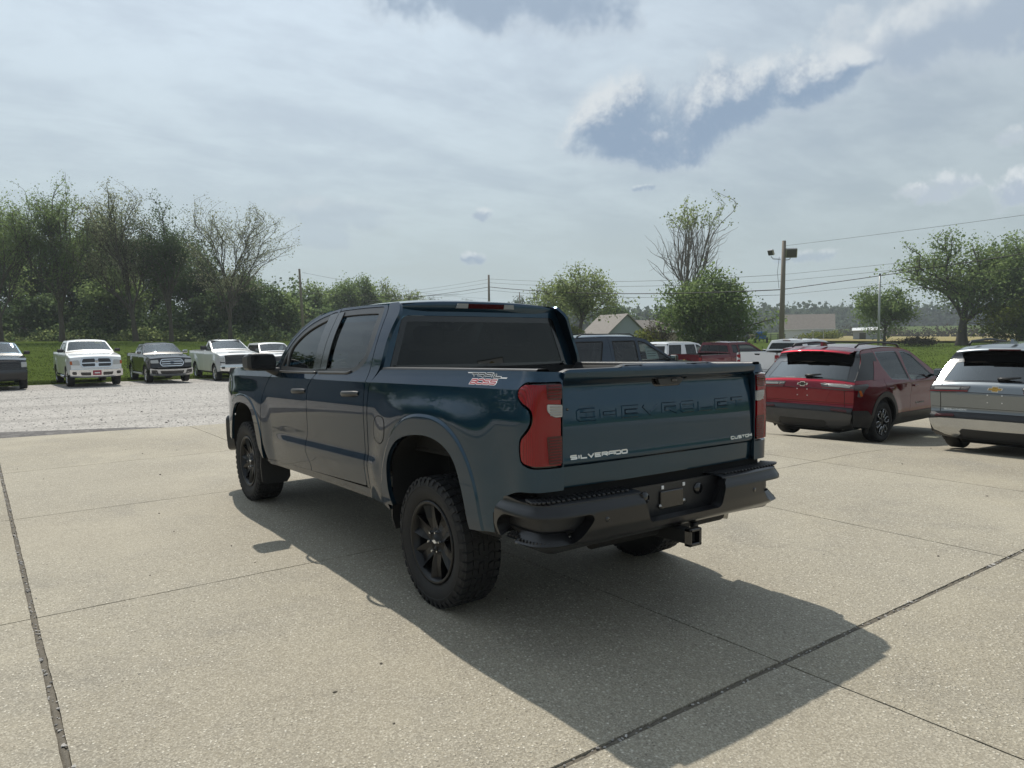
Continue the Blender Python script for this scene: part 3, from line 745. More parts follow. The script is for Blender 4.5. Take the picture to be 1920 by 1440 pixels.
def make_wheel(parent, loc, sgn, r, w, rim_r, style='truck', lugs=0, rim_mat='rim_black', detail=True):
    """wheel part: sgn -1 faces -X (left side of the vehicle)"""
    wh = empty('wheel', parent, loc)
    x0 = XF[0]; XF[0] = None
    ty = make_tyre(MB(), r, w, rim_r, lugs, sgn).build('tyre', 'tyre_rubber', wh)
    f = sgn*w/2
    mb = MB()
    # barrel and lip
    mb.lathe([(rim_r+.006, f*.80), (rim_r+.008, f*.90), (rim_r-.004, f*.915), (rim_r-.016, f*.86), (rim_r-.030, f*.5), (rim_r-.045, -f*.7)], 'X', 40)
    mb.lathe([(rim_r-.045, -f*.55), (.05, -f*.5)], 'X', 24)
    def spoke(a, wi, wo, ri, ro, xo, xi, th, tw=0.0, ridge=.010):
        ca, sa = math.cos(a), math.sin(a)
        def P(rad, lat, x): return (x, rad*ca-lat*sa, rad*sa+lat*ca)
        vs = []
        for rad, hw, x in ((ri, wi, xi), ((ri+ro)/2, (wi+wo)/2, (xi*.35+xo*.65)), (ro, wo, xo)):
            vs += [P(rad, -hw+tw*rad, x), P(rad, -hw*.30+tw*rad, x-f/abs(f)*ridge*.0-0), P(rad, hw*.30+tw*rad, x), P(rad, hw+tw*rad, x), P(rad, hw*.8+tw*rad, x-sgn*th), P(rad, -hw*.8+tw*rad, x-sgn*th)]
        # hollow the middle of the face so each spoke shows two ridges
        for k in (1, 2): vs[6+k] = P((ri+ro)/2, (-.3 if k == 1 else .3)*(wi+wo)/2, (xi*.35+xo*.65)-sgn*ridge); vs[12+k] = P(ro, (-.42 if k == 1 else .42)*wo, xo-sgn*ridge*2.2)
        fs = []
        for i in range(2):
            for k in range(6): fs.append((i*6+k, i*6+(k+1) % 6, (i+1)*6+(k+1) % 6, (i+1)*6+k))
        mb.add(vs, fs)
    if style == 'truck':
        for k in range(6): spoke(math.radians(20+60*k), .042, .068, .050, rim_r-.010, f*.84, f*.56, .045, 0, .016)
        mb.lathe([(.0, f*.50), (.085, f*.50), (.092, f*.56), (.080, f*.60), (.048, f*.61), (.044, f*.70), (.0, f*.71)], 'X', 24)
    elif style == 'suv':
        for k in range(6):
            spoke(math.radians(10+60*k), .020, .026, .040, rim_r-.010, f*.84, f*.70, .03, .10, .006); 
        mb.lathe([(.0, f*.6), (.07, f*.6), (.065, f*.74), (.03, f*.78), (.0, f*.78)], 'X', 20)
    else:
        for k in range(5): spoke(math.radians(18+72*k), .035, .050, .045, rim_r-.010, f*.82, f*.72, .04, 0, .006)
        mb.lathe([(.0, f*.6), (.08, f*.6), (.07, f*.76), (.0, f*.80)], 'X', 20)
    rim = mb.build('rim', rim_mat, wh)
    if style == 'suv':
        b2 = MB()
        for k in range(6):
            a = math.radians(10+60*k)
            for sd in (-1, 1):
                pts = []
                for rad, da in ((.075, .10), (rim_r*.62, .30), (rim_r-.018, .24), (rim_r-.018, .06)):
                    t = a+sd*da; pts.append((f*.86+sgn*.004, rad*math.cos(t), rad*math.sin(t)))
                b2.tube(pts, .0085, 5)
        b2.build('rim_accent', 'rim_silver', wh)
    if detail and style == 'truck':
        for k in range(6):
            a = math.radians(50+60*k); n_ = MB().lathe([(0, 0), (0, 0)], 'X', 3) if False else MB()
            n_.lathe([(.0, f*.60+sgn*.030), (.008, f*.60+sgn*.028), (.0115, f*.60+sgn*.014), (.0115, f*.56)], 'X', 6, (0, .066*math.cos(a), .066*math.sin(a)), smooth=False)
            n_.build('lug_nut', 'chrome', wh)
        em = MB().prism([(u*.026, v*.026) for u, v in BOW], lambda u, v, d_: (f*.71+sgn*d_, -sgn*u, v), 0, .002)
        em.build('cap_emblem', 'badge_silver', wh)
        # brake disc
        MB().lathe([(.165, -f*.10), (.165, -f*.02), (.06, -f*.02)], 'X', 28).build('brake_disc', 'steel', wh)
    XF[0] = x0
    return wh

# ------------------------------------------------------------------ the dark teal crew-cab pickup in the middle
T = thing('pickup_truck', 'dark teal lifted crew cab pickup in the foreground seen from its rear corner', 'pickup truck', (0, 0, 0))
XF[0] = lambda v: np.stack([v[:, 0], v[:, 1], v[:, 2]-.027*v[:, 1]-.013*v[:, 0]], 1)
ml = lambda L: [(p[0], p[1]+.027*p[0]-.013, *p[2:]) for p in L]        # measured heights -> the body's own level
TEAL = 'paint_teal'
ZC = 1.368
wl = pch([(.40, .93), (.50, .955), (.56, .972), (.62, .985), (.70, .998), (.79, 1.008), (.875, .9955), (1.0, .9985), (1.13, 1.000), (1.19, .9985), (1.28, .988), (1.368, .974)])
wlf = pch([(.40, .93), (.50, .955), (.56, .972), (.62, .985), (.70, .992), (.79, .995), (.875, .9965), (1.0, .9985), (1.13, 1.000), (1.19, .9985), (1.28, .988), (1.368, .974)])
wu = pch([(1.368, .974), (1.43, .943), (1.465, .931), (1.55, .908), (1.70, .854), (1.85, .780), (1.95, .722), (2.02, .67)])
def flare(y, z):
    b = 0
    for yc, A in ((0.0, .034), (3.745, .030)):
        dy = np.abs(y-yc)/.525; dzz = np.maximum(z-.42, 0)/.645
        dn = (dy**2.4+dzz**2.4)**(1/2.4)
        s = np.where(dn < 1.17, 1.0, .74*(1-sstep(dn, 1.19, 1.72))+.26*(1-sstep(dn, 1.17, 1.20)))
        b = b+A*s*(1-sstep(z, 1.18, 1.36))
    return b
def half_w(y, z):
    y = np.asarray(y, float); z = np.asarray(z, float)
    k = sstep(y, 3.0, 2.5)*sstep(y, .62, .75)
    lo = wl(z)*k+wlf(z)*(1-k)
    x = np.where(z < ZC, lo, wu(z))
    nose = np.clip((y-3.75)/.93, 0, 1.2)
    return x*(1-.10*nose**3)+flare(y, z)*(1-.3*nose)
def side(sg, dx=0.0):
    return lambda u, v: np.stack([sg*(half_w(u, v)+dx), np.asarray(u, float), np.asarray(v, float)], -1)
# round the rear corner of the bed: u below -.90 is the length round the bend
_B = [np.array(p) for p in ((1.0, -.90), (1.0, -1.04), (.945, -1.055), (.80, -1.058))]
_tt = np.linspace(0, 1, 200)[:, None]
_bz = (1-_tt)**3*_B[0]+3*(1-_tt)**2*_tt*_B[1]+3*(1-_tt)*_tt**2*_B[2]+_tt**3*_B[3]
_bl = np.r_[0, np.cumsum(np.linalg.norm(np.diff(_bz, axis=0), axis=1))]
BL = float(_bl[-1])
def bed(sg, dx=0.0):
    def f(u, v):
        u = np.asarray(u, float); v = np.asarray(v, float)
        s_ = np.clip(-.90-u, 0, BL+.05); ty_ = np.interp(s_, _bl, _bz[:, 1]); tx = np.interp(s_, _bl, _bz[:, 0])
        q = np.clip(s_/BL, 0, 1); wz = half_w(np.maximum(u, -.90), v)
        ledge = .012*sstep(v, 1.405, 1.43)                      # the corner post leans in a little at the top
        x = tx+(wz-1)*(1-q)**1.2 - ledge*q
        y = np.where(u < -.90, ty_+.03*q*sstep(v, 1.36, 1.50), u)
        return np.stack([sg*(x+dx*(1-q)), y-dx*q, v], -1)
    return f
arch_r = smooth_open(ml([(.47, .55), (.498, .68), (.498, .827), (.438, .934), (.343, 1.007), (.216, 1.049), (.075, 1.071), (-.06, 1.076), (-.187, 1.058), (-.285, 1.020), (-.361, .955), (-.411, .861), (-.455, .731), (-.478, .592)]), 4)
arch_f = smooth_open(ml([(3.12, .48), (3.181, .52), (3.251, .591), (3.311, .71), (3.359, .824), (3.434, .935), (3.55, .994), (3.745, 1.012), (3.93, .994), (4.05, .935), (4.13, .824), (4.18, .71), (4.22, .58)]), 4)
def contours():
    out = []
    for yc in (0.0, 3.745):
        for dn in (1.160, 1.178, 1.192, 1.206, 1.222):
            th = np.linspace(.02, PI-.02, 90); c_, s_ = np.cos(th), np.sin(th)
            out.append([(yc+.525*dn*np.sign(c)*abs(c)**(2/2.4), .42+.645*dn*abs(q_)**(2/2.4)) for c, q_ in zip(c_, s_)])
    return out
FLC = contours()
crease = lambda a, b, n=60: [[(a+(b-a)*t/n, ZC+e) for t in range(n+1)] for e in (-.004, .004)]
win_f = ml([(2.80, 1.400, .03), (2.695, 1.585, .25), (2.485, 1.732, .3), (2.25, 1.808, .3), (1.955, 1.862, .05), (1.925, 1.862, .0), (1.880, 1.400, .0)])
win_r = ml([(1.850, 1.410, .0), (1.893, 1.868, .0), (1.43, 1.880, .3), (1.040, 1.879, .03), (.995, 1.74, .2), (.985, 1.62, .25), (1.012, 1.525, .12), (1.085, 1.470, .12), (1.20, 1.430, .15)])
door_f = ml([(3.05, .520, .02), (3.161, .70, .2), (3.176, .90, .2), (3.160, 1.05, .2), (3.10, 1.19, .15), (2.985, 1.30, .12), (2.88, 1.40, .05), (2.745, 1.605, .3), (2.53, 1.768, .3), (2.25, 1.868, .3), (1.862, 1.913, .0), (1.868, 1.87, .02), (1.846, 1.424, .04), (1.90, 1.375, .05), (1.957, 1.322, .06), (2.014, 1.262, .05), (2.012, 1.12, .1), (2.010, .99, .1), (2.004, .90, .1), (2.052, .79, .1), (2.043, .70, .1), (1.975, .62, .04), (1.975, .565, .02)])
door_r = ml([(1.965, .565, .0), (1.965, .622, .04), (2.033, .70, .1), (2.043, .79, .1), (1.995, .90, .1), (2.001, .99, .1), (2.003, 1.12, .1), (2.004, 1.260, .05), (1.948, 1.320, .05), (1.892, 1.370, .05), (1.837, 1.424, .04), (1.858, 1.87, .02), (1.852, 1.914, .0), (1.40, 1.921, .2), (.99, 1.912, .03), (.948, 1.862, .06), (.920, 1.70, .2), (.913, 1.487, .2), (.921, 1.35, .15), (.905, 1.10, .2), (.897, .90, .1), (.903, .612, .02)])
qtr = ml([(.893, .605, .0), (.889, .90, .1), (.896, 1.10, .2), (.912, 1.35, .15), (.904, 1.487, .2), (.911, 1.70, .2), (.939, 1.866, .06), (.99, 1.925, .04), (.82, 1.927, .03), (.745, 1.850, .03), (.768, 1.70, .2), (.757, 1.475, .06), (.822, 1.365, .03), (.848, 1.345, .05), (.848, .60, .0)])
fend = ml([(3.16, .523, .0)])+[p for p in arch_f[3:]]+ml([(4.35, .60, .05), (4.56, .66, .05), (4.60, 1.0, .1), (4.56, 1.26, .08), (4.30, 1.345, .2), (3.6, 1.378, .3), (3.05, 1.388, .02), (2.905, 1.392, .0), (2.994, 1.305, .12), (3.108, 1.195, .15), (3.170, 1.055, .2), (3.185, .90, .2), (3.170, .70, .1)])
bedp = ml([(.838, .545, .0), (.838, 1.350, .03), (.738, 1.452, .03)])+[(.2, 1.452), (-.85, 1.452)]
RZ = 1.462
TL = [(-1.145, 1.407, .015), (-.952, 1.408, .035), (-.905, 1.375, .045), (-.905, 1.325, .05), (-.955, 1.285, .05), (-1.005, 1.262, .04), (-1.012, 1.205, .04), (-.990, 1.165, .05), (-.945, 1.120, .05), (-.938, 1.07, .04), (-.945, .99, .07), (-1.01, .965, .05), (-1.145, .963, .015)]
uE = -.90-BL                                                                    # the seam against the tailgate
TL = [(uE+.006 if p[0] < -1.12 else p[0], *p[1:]) for p in TL]
bedo = rp(ml([(.838, .545, .0), (.838, 1.350, .03), (.738, 1.450, .02)])+[(-.86, RZ, .02), (-.98, RZ, .02), (uE, RZ-.008, .0), (uE, .845, .0), (-.93, .845, .05), (-.80, .80, .06), (-.745, .70, .05), (-.735, .592, .02)], .02)+arch_r[::-1]
for sg in (-1, 1):
    flip = -sg if False else 1
    S1 = 1 if sg > 0 else -1
    sd, bd = side(sg), bed(sg)
    fr = crease(3.9, .8)+[[(3.1-2.5*k/70, z_) for k in range(71)] for z_ in (.775, .795, .815, .845, .868, .885)]
    d1 = panel('door', TEAL, T, rp(door_f, .03), sd, .035, [inset(rp(win_f), -.022)], fr, .02, .03, sgn=S1)
    d2 = panel('door', TEAL, T, rp(door_r, .03), sd, .035, [inset(rp(win_r), -.022)], fr, .02, .03, sgn=S1)
    panel('fender', TEAL, T, rp(fend, .03), sd, .03, [], crease(4.55, 2.9)+FLC, .025, sgn=S1)
    panel('cab_corner', TEAL, T, rp(qtr, .02), sd, .03, [], crease(.95, .8, 8), .025, sgn=S1)
    bs = panel('bed_side', TEAL, T, bedo, bd, .03, [rp(TL, .02)], crease(.84, -.9, 90)+FLC+[[(-.90-BL*k/12, .9+.04*j) for j in range(14)] for k in range(1, 12)], .03, .06, sgn=S1)
    # black trim round the glass, the pane itself, and the pillar covers
    for dr, wn, cut in ((d1, win_f, [(1.965, 1.38), (2.012, 1.90)]), (d2, win_r, None)):
        W0 = rp(wn); outer = inset(W0, -.019)
        if dr is d1: gl = rp(ml([(2.640, 1.412, .01), (2.668, 1.57, .12), (2.47, 1.705, .3), (2.24, 1.782, .3), (1.995, 1.832, .01), (1.962, 1.412, .01)]))
        else: gl = rp(ml([(1.760, 1.424, .01), (1.795, 1.846, .01), (1.43, 1.856, .3), (1.082, 1.852, .02), (1.060, 1.72, .2), (1.050, 1.60, .25), (1.062, 1.532, .10), (1.120, 1.482, .10), (1.21, 1.446, .12)]))
        hs = [gl]
        if dr is d1:
            sail = rp(ml([(2.775, 1.412, .01), (2.700, 1.545, .02), (2.672, 1.412, .01)])); hs = [gl, sail]
        panel('window_trim', 'trim_grey', dr, outer, sd, .04, hs, [], .02, .02, off=-.004, sgn=S1)
        panel('window_pane', 'glass_tint', dr, inset(gl, -.006), sd, .05, off=-.017, hem=.004, sgn=S1)
        if dr is d1: panel('window_pane', 'glass_tint', dr, inset(sail, -.004), sd, .05, off=-.014, hem=.004, sgn=S1)
        pc_ = rp(ml([(1.990, 1.405, .0), (2.030, 1.862, .0), (1.866, 1.872, .0), (1.848, 1.410, .0)] if dr is d1 else [(1.838, 1.412, .0), (1.858, 1.874, .0), (1.752, 1.878, .0), (1.718, 1.416, .0)]), 0)
        panel('pillar_cover', 'gloss_trim', dr, pc_, sd, .04, off=.003, hem=.006, sgn=S1)
        bl = MB(); ys = np.linspace(*((2.77, 1.90) if dr is d1 else (1.84, 1.22)), 16); zb = np.array([1.383+.0 if dr is d1 else 1.393]*16)+.0
        zb = (1.398+.027*0) + 0*ys + (.027*0)
        zl = np.interp(ys, [1.2, 1.3, 1.9, 2.6, 2.78], [1.446, 1.432, 1.428, 1.428, 1.432])
        bl.tube(np.stack([sg*(half_w(ys, zl)+.006), ys, zl-.006], 1), .0105, 8); bl.build('belt_moulding', 'trim_grey', dr)
    # pull handles in their scooped recesses
    for dr, (ya, yb, za, zb) in ((d1, (2.335, 2.055, 1.262, 1.268)), (d2, (1.285, 1.000, 1.274, 1.282))):
        ym = (ya+yb)/2+.02; zm = (za+zb)/2
        cup = smooth_closed([(ym+.075*math.cos(a), zm-.005+.062*math.sin(a)) for a in np.linspace(0, 2*PI, 12, endpoint=False)], 2)
        panel('handle_cup', TEAL, dr, cup, lambda u, v, sd=sd, ym=ym, zm=zm, sg=sg: sd(u, v)-np.stack([sg*.024*np.maximum(0, 1-(((u-ym)/.085)**2+((v-zm+.005)/.07)**2)), 0*u, 0*u], -1), .012, hem=0, off=.0022, sgn=S1)
        hb = MB(); n_ = 12; ys = np.linspace(ya, yb, n_); P = []
        for k in range(n_):
            t = k/(n_-1); bow = .040*math.sin(PI*min(max(t*1.15-.02, 0), 1))**.55+.004; hh = .021*(1-.25*abs(2*t-1)**3); x_ = float(half_w(ys[k], zm)); zz = za+(zb-za)*t
            P.append([(sg*(x_+bow-.016), ys[k], zz-hh*.6), (sg*(x_+bow-.002), ys[k], zz-hh), (sg*(x_+bow+.006), ys[k], zz-hh*.3), (sg*(x_+bow+.005), ys[k], zz+hh*.5), (sg*(x_+bow-.004), ys[k], zz+hh), (sg*(x_+bow-.016), ys[k], zz+hh*.7), (sg*(x_+bow-.016), ys[k], zz-hh*.6)])
        hb.grid(P, flip=sg > 0); hb.build('door_handle', 'trim_grey', dr)
    # rocker, mud flaps, wheel-arch liners
    panel('rocker_panel', TEAL, T, rp(ml([(3.03, .470), (3.09, .505), (3.045, .513)])+[(2.0, .600), (.90, .606), (.56, .600)]+ml([(.545, .50)])+[(.62, .530), (1.6, .540)], .01), sd, .04, hem=.05, off=-.006, sgn=S1)
    for yc, arc in ((0.0, arch_r), (3.745, arch_f)):
        A = np.array(arc); rows = []
        for x_ in (.985, .80, .60, .50):
            k = 0 if x_ > .9 else .05
            rows.append([(sg*x_, yc+(p[0]-yc)*(1+k), p[1]+k*.9) for p in A])
        rows.append([(sg*.46, yc, .75) for p in A])
        MB().grid(rows, flip=(sg > 0)).build('wheel_well', 'under_black', T)
    fl = MB(); fl.prism([(x_*1.0, z_) for x_, z_ in ((.705, .62), (.985, .62), (.995, .50), (.985, .33), (.94, .31), (.74, .31), (.705, .36))], lambda u, v, d_, sg=sg: (sg*u, 3.300-(.62-v)*.02+d_-(.62-v)*0, v), -.008, .008); fl.build('mud_flap', 'black_plastic', T)
    f2 = MB(); f2.prism([(.72, .66), (.965, .66), (.970, .45), (.945, .37), (.74, .37)], lambda u, v, d_, sg=sg: (sg*u, .545+(.66-v)*.03+d_, v), -.008, .008); f2.build('mud_flap', 'black_plastic', T)
    # rear lamp wrapped round the corner
    lp = empty('tail_lamp', T)
    dome = lambda u, v, bd=bd: bd(u, v)
    full = inset(rp(TL, .02), .005)
    panel('lamp_housing', 'gloss_black', lp, full, bd, .03, off=-.022, hem=.02, sgn=S1)
    uS = lambda f_: -.90-BL*f_
    rev = rp([(uE+.012, 1.288, .008), (uE+.106, 1.294, .008), (uE+.106, 1.258, .02), (uE+.066, 1.226, .02), (uE+.012, 1.226, .008)], .01)
    panel('red_lens', 'lens_red', lp, inset(full, .011), bd, .022, [inset(rev, -.002)], [], .018, .012, off=.006, sgn=S1)
    panel('reverse_lens', 'lens_clear', lp, rev, bd, .018, off=.0075, hem=.012, sgn=S1)
    for zz in np.linspace(1.238, 1.280, 4):
        fb = MB(); us = np.linspace(uE+.02, uE+.090, 8); P = bd(us, np.full(8, zz)); P[:, 1] -= .009; fb.tube(P, .0035, 5); fb.build('lens_rib', 'steel', lp)
    for (ua, ub, za, zb) in ((uE+.014, uE+.105, 1.315, 1.395), (uE+.014, uE+.095, .985, 1.13)):
        panel('inner_lens', 'lens_red_deep', lp, rp([(ua, za), (ub, za), (ub+.012, zb), (ua, zb)], .012), bd, .02, off=.0078, hem=.003, sgn=S1)
        for zz in np.arange(za+.014, zb-.008, .0145):
            fb = MB(); us = np.linspace(ua+.008, ub-.002, 6); P = bd(us, np.full(6, zz)); P[:, 1] -= .0085; fb.tube(P, .0022, 4); fb.build('lens_rib', 'lens_red', lp)
    # fender eyebrow edge on the arch
    # mirrors
    mr = empty('door_mirror', T)
    h = MB(); sec = []
    for k, (x_, s1, s2) in enumerate(((.955, .55, .6), (.985, .86, .9), (1.05, 1.0, 1.0), (1.16, 1.0, 1.0), (1.205, .94, .92), (1.222, .70, .66))):
        ring = []
        for p in rp([(-.105, -.078, .03), (.105, -.078, .06), (.115, .060, .06), (-.08, .083, .035), (-.105, .070, .02)], .04, 3): ring.append((sg*x_, 2.915+p[0]*s1, 1.512+p[1]*s2+.008*(x_-1.1)))
        ring.append(ring[0]); sec.append(ring)
    h.grid(sec, flip=(sg < 0)); h.add(sec[-1][:-1], [tuple(range(len(sec[-1])-1))[::(-1 if sg < 0 else 1)]]); h.add(sec[0][:-1], [tuple(range(len(sec[0])-1))[::(1 if sg < 0 else -1)]]); h.build('mirror_housing', 'black_plastic', mr)
    g = MB(); g.prism(rp([(.985, 1.452), (1.195, 1.450), (1.200, 1.572), (.985, 1.574)], .02), lambda u, v, d_, sg=sg: (sg*u, 2.806-d_, v), 0, .006); g.build('mirror_glass', 'gloss_black', mr)
    st = MB(); st.tube([(sg*.90, 2.82, 1.415), (sg*.97, 2.87, 1.425), (sg*1.03, 2.90, 1.455)], [.045, .038, .03], 8); st.build('mirror_arm', 'black_plastic', mr)
    # bed rail cap and inner bed wall
    ys = np.linspace(.73, -1.0, 24); rc = []
    for x_, z_ in ((.928, 1.455), (.925, 1.468), (.915, 1.473), (.865, 1.473), (.845, 1.465), (.842, 1.43)): rc.append(np.stack([np.full(24, sg*x_)-sg*.05*sstep(ys, -.94, -1.02)*0, ys, np.full(24, z_)-.0*ys], 1))
    MB().grid(rc, flip=sg < 0).build('rail_cap', TEAL if False else 'black_plastic', T)
    wv = []
    for x_, z_ in ((.845, 1.45), (.80, 1.42), (.80, .93)): wv.append(np.stack([np.full(24, sg*x_), ys, np.full(24, z_)], 1))
    MB().grid(wv, flip=sg < 0).build('bed_wall', 'under_black', T)
# fuel door with its black cap stop (left side only)
fu = smooth_closed(ml([(.738, 1.071), (.700, 1.126), (.646, 1.138), (.580, 1.132), (.546, 1.095), (.546, 1.011), (.585, .962), (.653, .953), (.722, .985)]), 4)
sdL = bed(-1)
pl = MB(); q = resample(fu, .02); q.append(q[0]); Q = sdL(np.array([p[0] for p in q]), np.array([p[1] for p in q])); pl.tube(Q+np.array([-.0004, 0, 0]), .0028, 4, caps=False)
fd = pl.build('fuel_door_seam', 'shell_black', T)
panel('fuel_door', TEAL, T, inset(fu, .004), sdL, .02, off=.0016, hem=.003, sgn=-1)
MB().lathe([(0, 0), (.020, 0), (.024, .006), (.018, .012), (0, .014)], 'X', 14, (-1.018, .556, 1.035)).build('fuel_door_stop', 'gloss_black', T)
# TRAIL BOSS decal on both bed sides
for sg in (-1, 1):
    bd = bed(sg); S1 = sg
    def dfn(u, v, d_, bd=bd, sg=sg):
        uu = -.385-u if sg < 0 else -.785+u
        P = bd(np.array([uu]), np.array([v]))[0]; P2 = bd(np.array([uu]), np.array([v+.002]))[0]; t = P2-P; n_ = np.cross((0, 1, 0), t)*sg; n_ /= np.linalg.norm(n_)+1e-9
        if n_[0]*sg < 0: n_ = -n_
        return tuple(P+n_*d_)
    dc = empty('lettering_decal', T)
    w1 = MB(); lettering(w1, 'TRAIL', dfn, .030, .332, 1.4205, 1.4515, .0125, .0004, .0010, .16, .45); lettering(w1, 'BOSS', dfn, .050, .298, 1.3835, 1.4175, .0125, .0004, .0010, .16, .45)
    w1.add([dfn(u, v, .0010) for u, v in ((.0, 1.4455), (.06, 1.4455), (.06, 1.4515), (-.008, 1.4515))], [(0, 1, 2, 3)]); w1.add([dfn(u, v, .0010) for u, v in ((.33, 1.4205), (.385, 1.4205), (.392, 1.4265), (.33, 1.4265))], [(0, 1, 2, 3)])
    w1.build('letter_outline', 'decal_white', dc)
    lettering(MB(), 'TRAIL', dfn, .0335, .3285, 1.4235, 1.4485, .0062, .0010, .0016, .182, .45).build('letters', 'decal_black', dc)
    lettering(MB(), 'BOSS', dfn, .0535, .2945, 1.3865, 1.4145, .0062, .0010, .0016, .182, .45).build('letters', 'decal_red', dc)

# tailgate -------------------------------------------------------------
tgy = pch([(.83, -1.046), (.86, -1.051), (.94, -1.055), (.962, -1.056), (.972, -1.068), (.985, -1.072), (1.02, -1.068), (1.15, -1.063), (1.25, -1.055), (1.33, -1.042), (1.375, -1.036), (1.388, -1.044), (1.405, -1.064), (1.425, -1.080), (1.45, -1.086), (1.468, -1.076), (1.480, -1.055), (1.486, -1.03)])
def tg(u, v):
    u = np.asarray(u, float); v = np.asarray(v, float)
    return np.stack([u, tgy(v)+.022*(np.abs(u)/.8)**3, v], -1)
hd = rp([(-.150, 1.402, .01), (.150, 1.402, .01), (.105, 1.352, .02), (-.105, 1.352, .02)], .01)
ZT = (.958, .966, .974, .984, 1.02, 1.10, 1.18, 1.26, 1.34, 1.372, 1.382, 1.392, 1.402, 1.414, 1.430)
tgo = rp([(-.794, .850), (.794, .850)]+[(.794, z_, 0) for z_ in ZT]+[(.794, 1.452, .012), (.765, 1.466, .02), (.40, 1.468, .01), (.36, 1.484, .01), (-.36, 1.484, .01), (-.40, 1.468, .01), (-.765, 1.466, .02), (-.794, 1.452, .012)]+[(-.794, z_, 0) for z_ in ZT[::-1]], .012)
rows = [[(-.782+1.564*k/60, z_) for k in range(61)] for z_ in ZT+(1.447,)]
tail = panel('tailgate', TEAL, T, tgo, tg, .022, [hd], rows, .05, .05, sgn=1)
def tfn(u, v, d_):
    P = tg(np.array([u]), np.array([v]))[0]; return (P[0], P[1]-d_, P[2])
MB().prism(inset(hd, -.004), lambda u, v, d_: (u, tgy(v)*0-1.035+d_, v), 0, .01).build('handle_recess', 'gloss_black', tail)
hh = MB(); hh.prism(rp([(-.105, 1.396), (.115, 1.396), (.082, 1.362), (-.085, 1.362)], .008), lambda u, v, d_: (u, -1.042-d_, v), 0, .022); hh.build('tailgate_handle', 'black_plastic', tail)
MB().box((.03, -1.066, 1.385), (.022, .004, .010), .003).build('keyhole_cover', 'gloss_black', tail)
lettering(MB(), 'CHEVROLET', tfn, -.690, .690, 1.190, 1.260, .0240, -.001, .0048, .36, 0, .0045).build('embossed_lettering', TEAL, tail)
lettering(MB(), 'SILVERADO', tfn, -.748, -.356, .997, 1.021, .0068, -.01, .004, .26).build('name_badge', 'badge_silver', tail)
lettering(MB(), 'CUSTOM', tfn, .556, .780, .996, 1.016, .0058, -.01, .004, .30).build('name_badge', 'badge_silver', tail)
MB().lathe([(0, 0), (.008, 0), (.008, .004), (0, .006)], 'Y', 12, (-.772, -1.058, 1.262)).build('camera_button', 'gloss_black', tail)
# inner face and top cap of the tailgate
MB().box((0, -.985, 1.16), (.775, .012, .27), .006).build('tailgate_inner', 'under_black', tail)
cp = MB(); xs = np.linspace(-.79, .79, 40); zc_ = np.interp(np.abs(xs), [0, .36, .40, .765, .79], [1.484, 1.484, 1.468, 1.466, 1.452]); yb = .022*(np.abs(xs)/.8)**3
cp.grid([np.stack([xs, -1.060+yb*1.0+.010, zc_-.004], 1), np.stack([xs, -1.030+yb, zc_+.003], 1), np.stack([xs, -1.000+0*yb, zc_-.002], 1), np.stack([xs, -.992+0*yb, zc_-.05], 1)]); cp.build('tailgate_cap', 'black_plastic', tail)
# bed floor and front wall
bf = MB(); bf.box((0, -.12, .915), (.80, .90, .012)); bf.box((0, .77, 1.19), (.86, .014, .26))
for k in range(9): bf.box((-.64+.16*k, -.12, .932), (.045, .88, .006), .003)
bf.build('bed_floor', 'under_black', T)

# cab: roof, glass, hood, nose ------------------------------------------
rz_path = [(.838, 1.925), (.90, 1.934), (1.4, 1.947), (1.862, 1.950), (2.10, 1.938), (2.26, 1.914), (2.42, 1.868), (2.55, 1.818), (2.70, 1.720), (2.79, 1.622), (2.90, 1.492), (3.00, 1.435)]
ry = np.array([p[0] for p in rz_path]); rz_ = np.array([p[1] for p in rz_path])
def edge_pt(y):
    z = np.interp(y, ry, rz_); return z
def sheet(y0, y1, n, crown, tpow=3.0, t0=-1.0, t1=1.0, m=25, dz=0.0, fwd=0.0):
    ys = np.linspace(y0, y1, n); z = edge_pt(ys); hw = half_w(ys, z)
    t = np.linspace(t0, t1, m); P = np.zeros((n, m, 3)); c = crown(ys) if callable(crown) else np.full(n, crown)
    P[..., 0] = t[None]*hw[:, None]; b = 1-np.abs(t)**tpow
    P[..., 1] = ys[:, None]+fwd*b[None]; P[..., 2] = z[:, None]+c[:, None]*b[None]+dz
    return P
roofP = sheet(.838, 2.28, 30, lambda y: .050*(.55+.45*sstep(y, .8, 1.2)), 2.6)
rf = MB(); rf.grid(roofP); rf.build('roof', TEAL, T)
for sg in (-1, 1):
    ys = np.linspace(2.26, 3.0, 16); z = edge_pt(ys); hw = half_w(ys, z)
    MB().grid([np.stack([sg*(hw+.004), ys, z-.012], 1), np.stack([sg*(hw+.002), ys, z+.006], 1), np.stack([sg*(hw-.03), ys+.012, z+.022], 1), np.stack([sg*(hw-.075), ys+.02, z+.02], 1)], flip=(sg < 0)).build('windshield_pillar', TEAL, T)
wsP = sheet(2.285, 3.02, 14, .045, 2.2, -.93, .93, 21, .0, .10)
MB().grid(wsP).build('windshield', 'glass_clear', T)
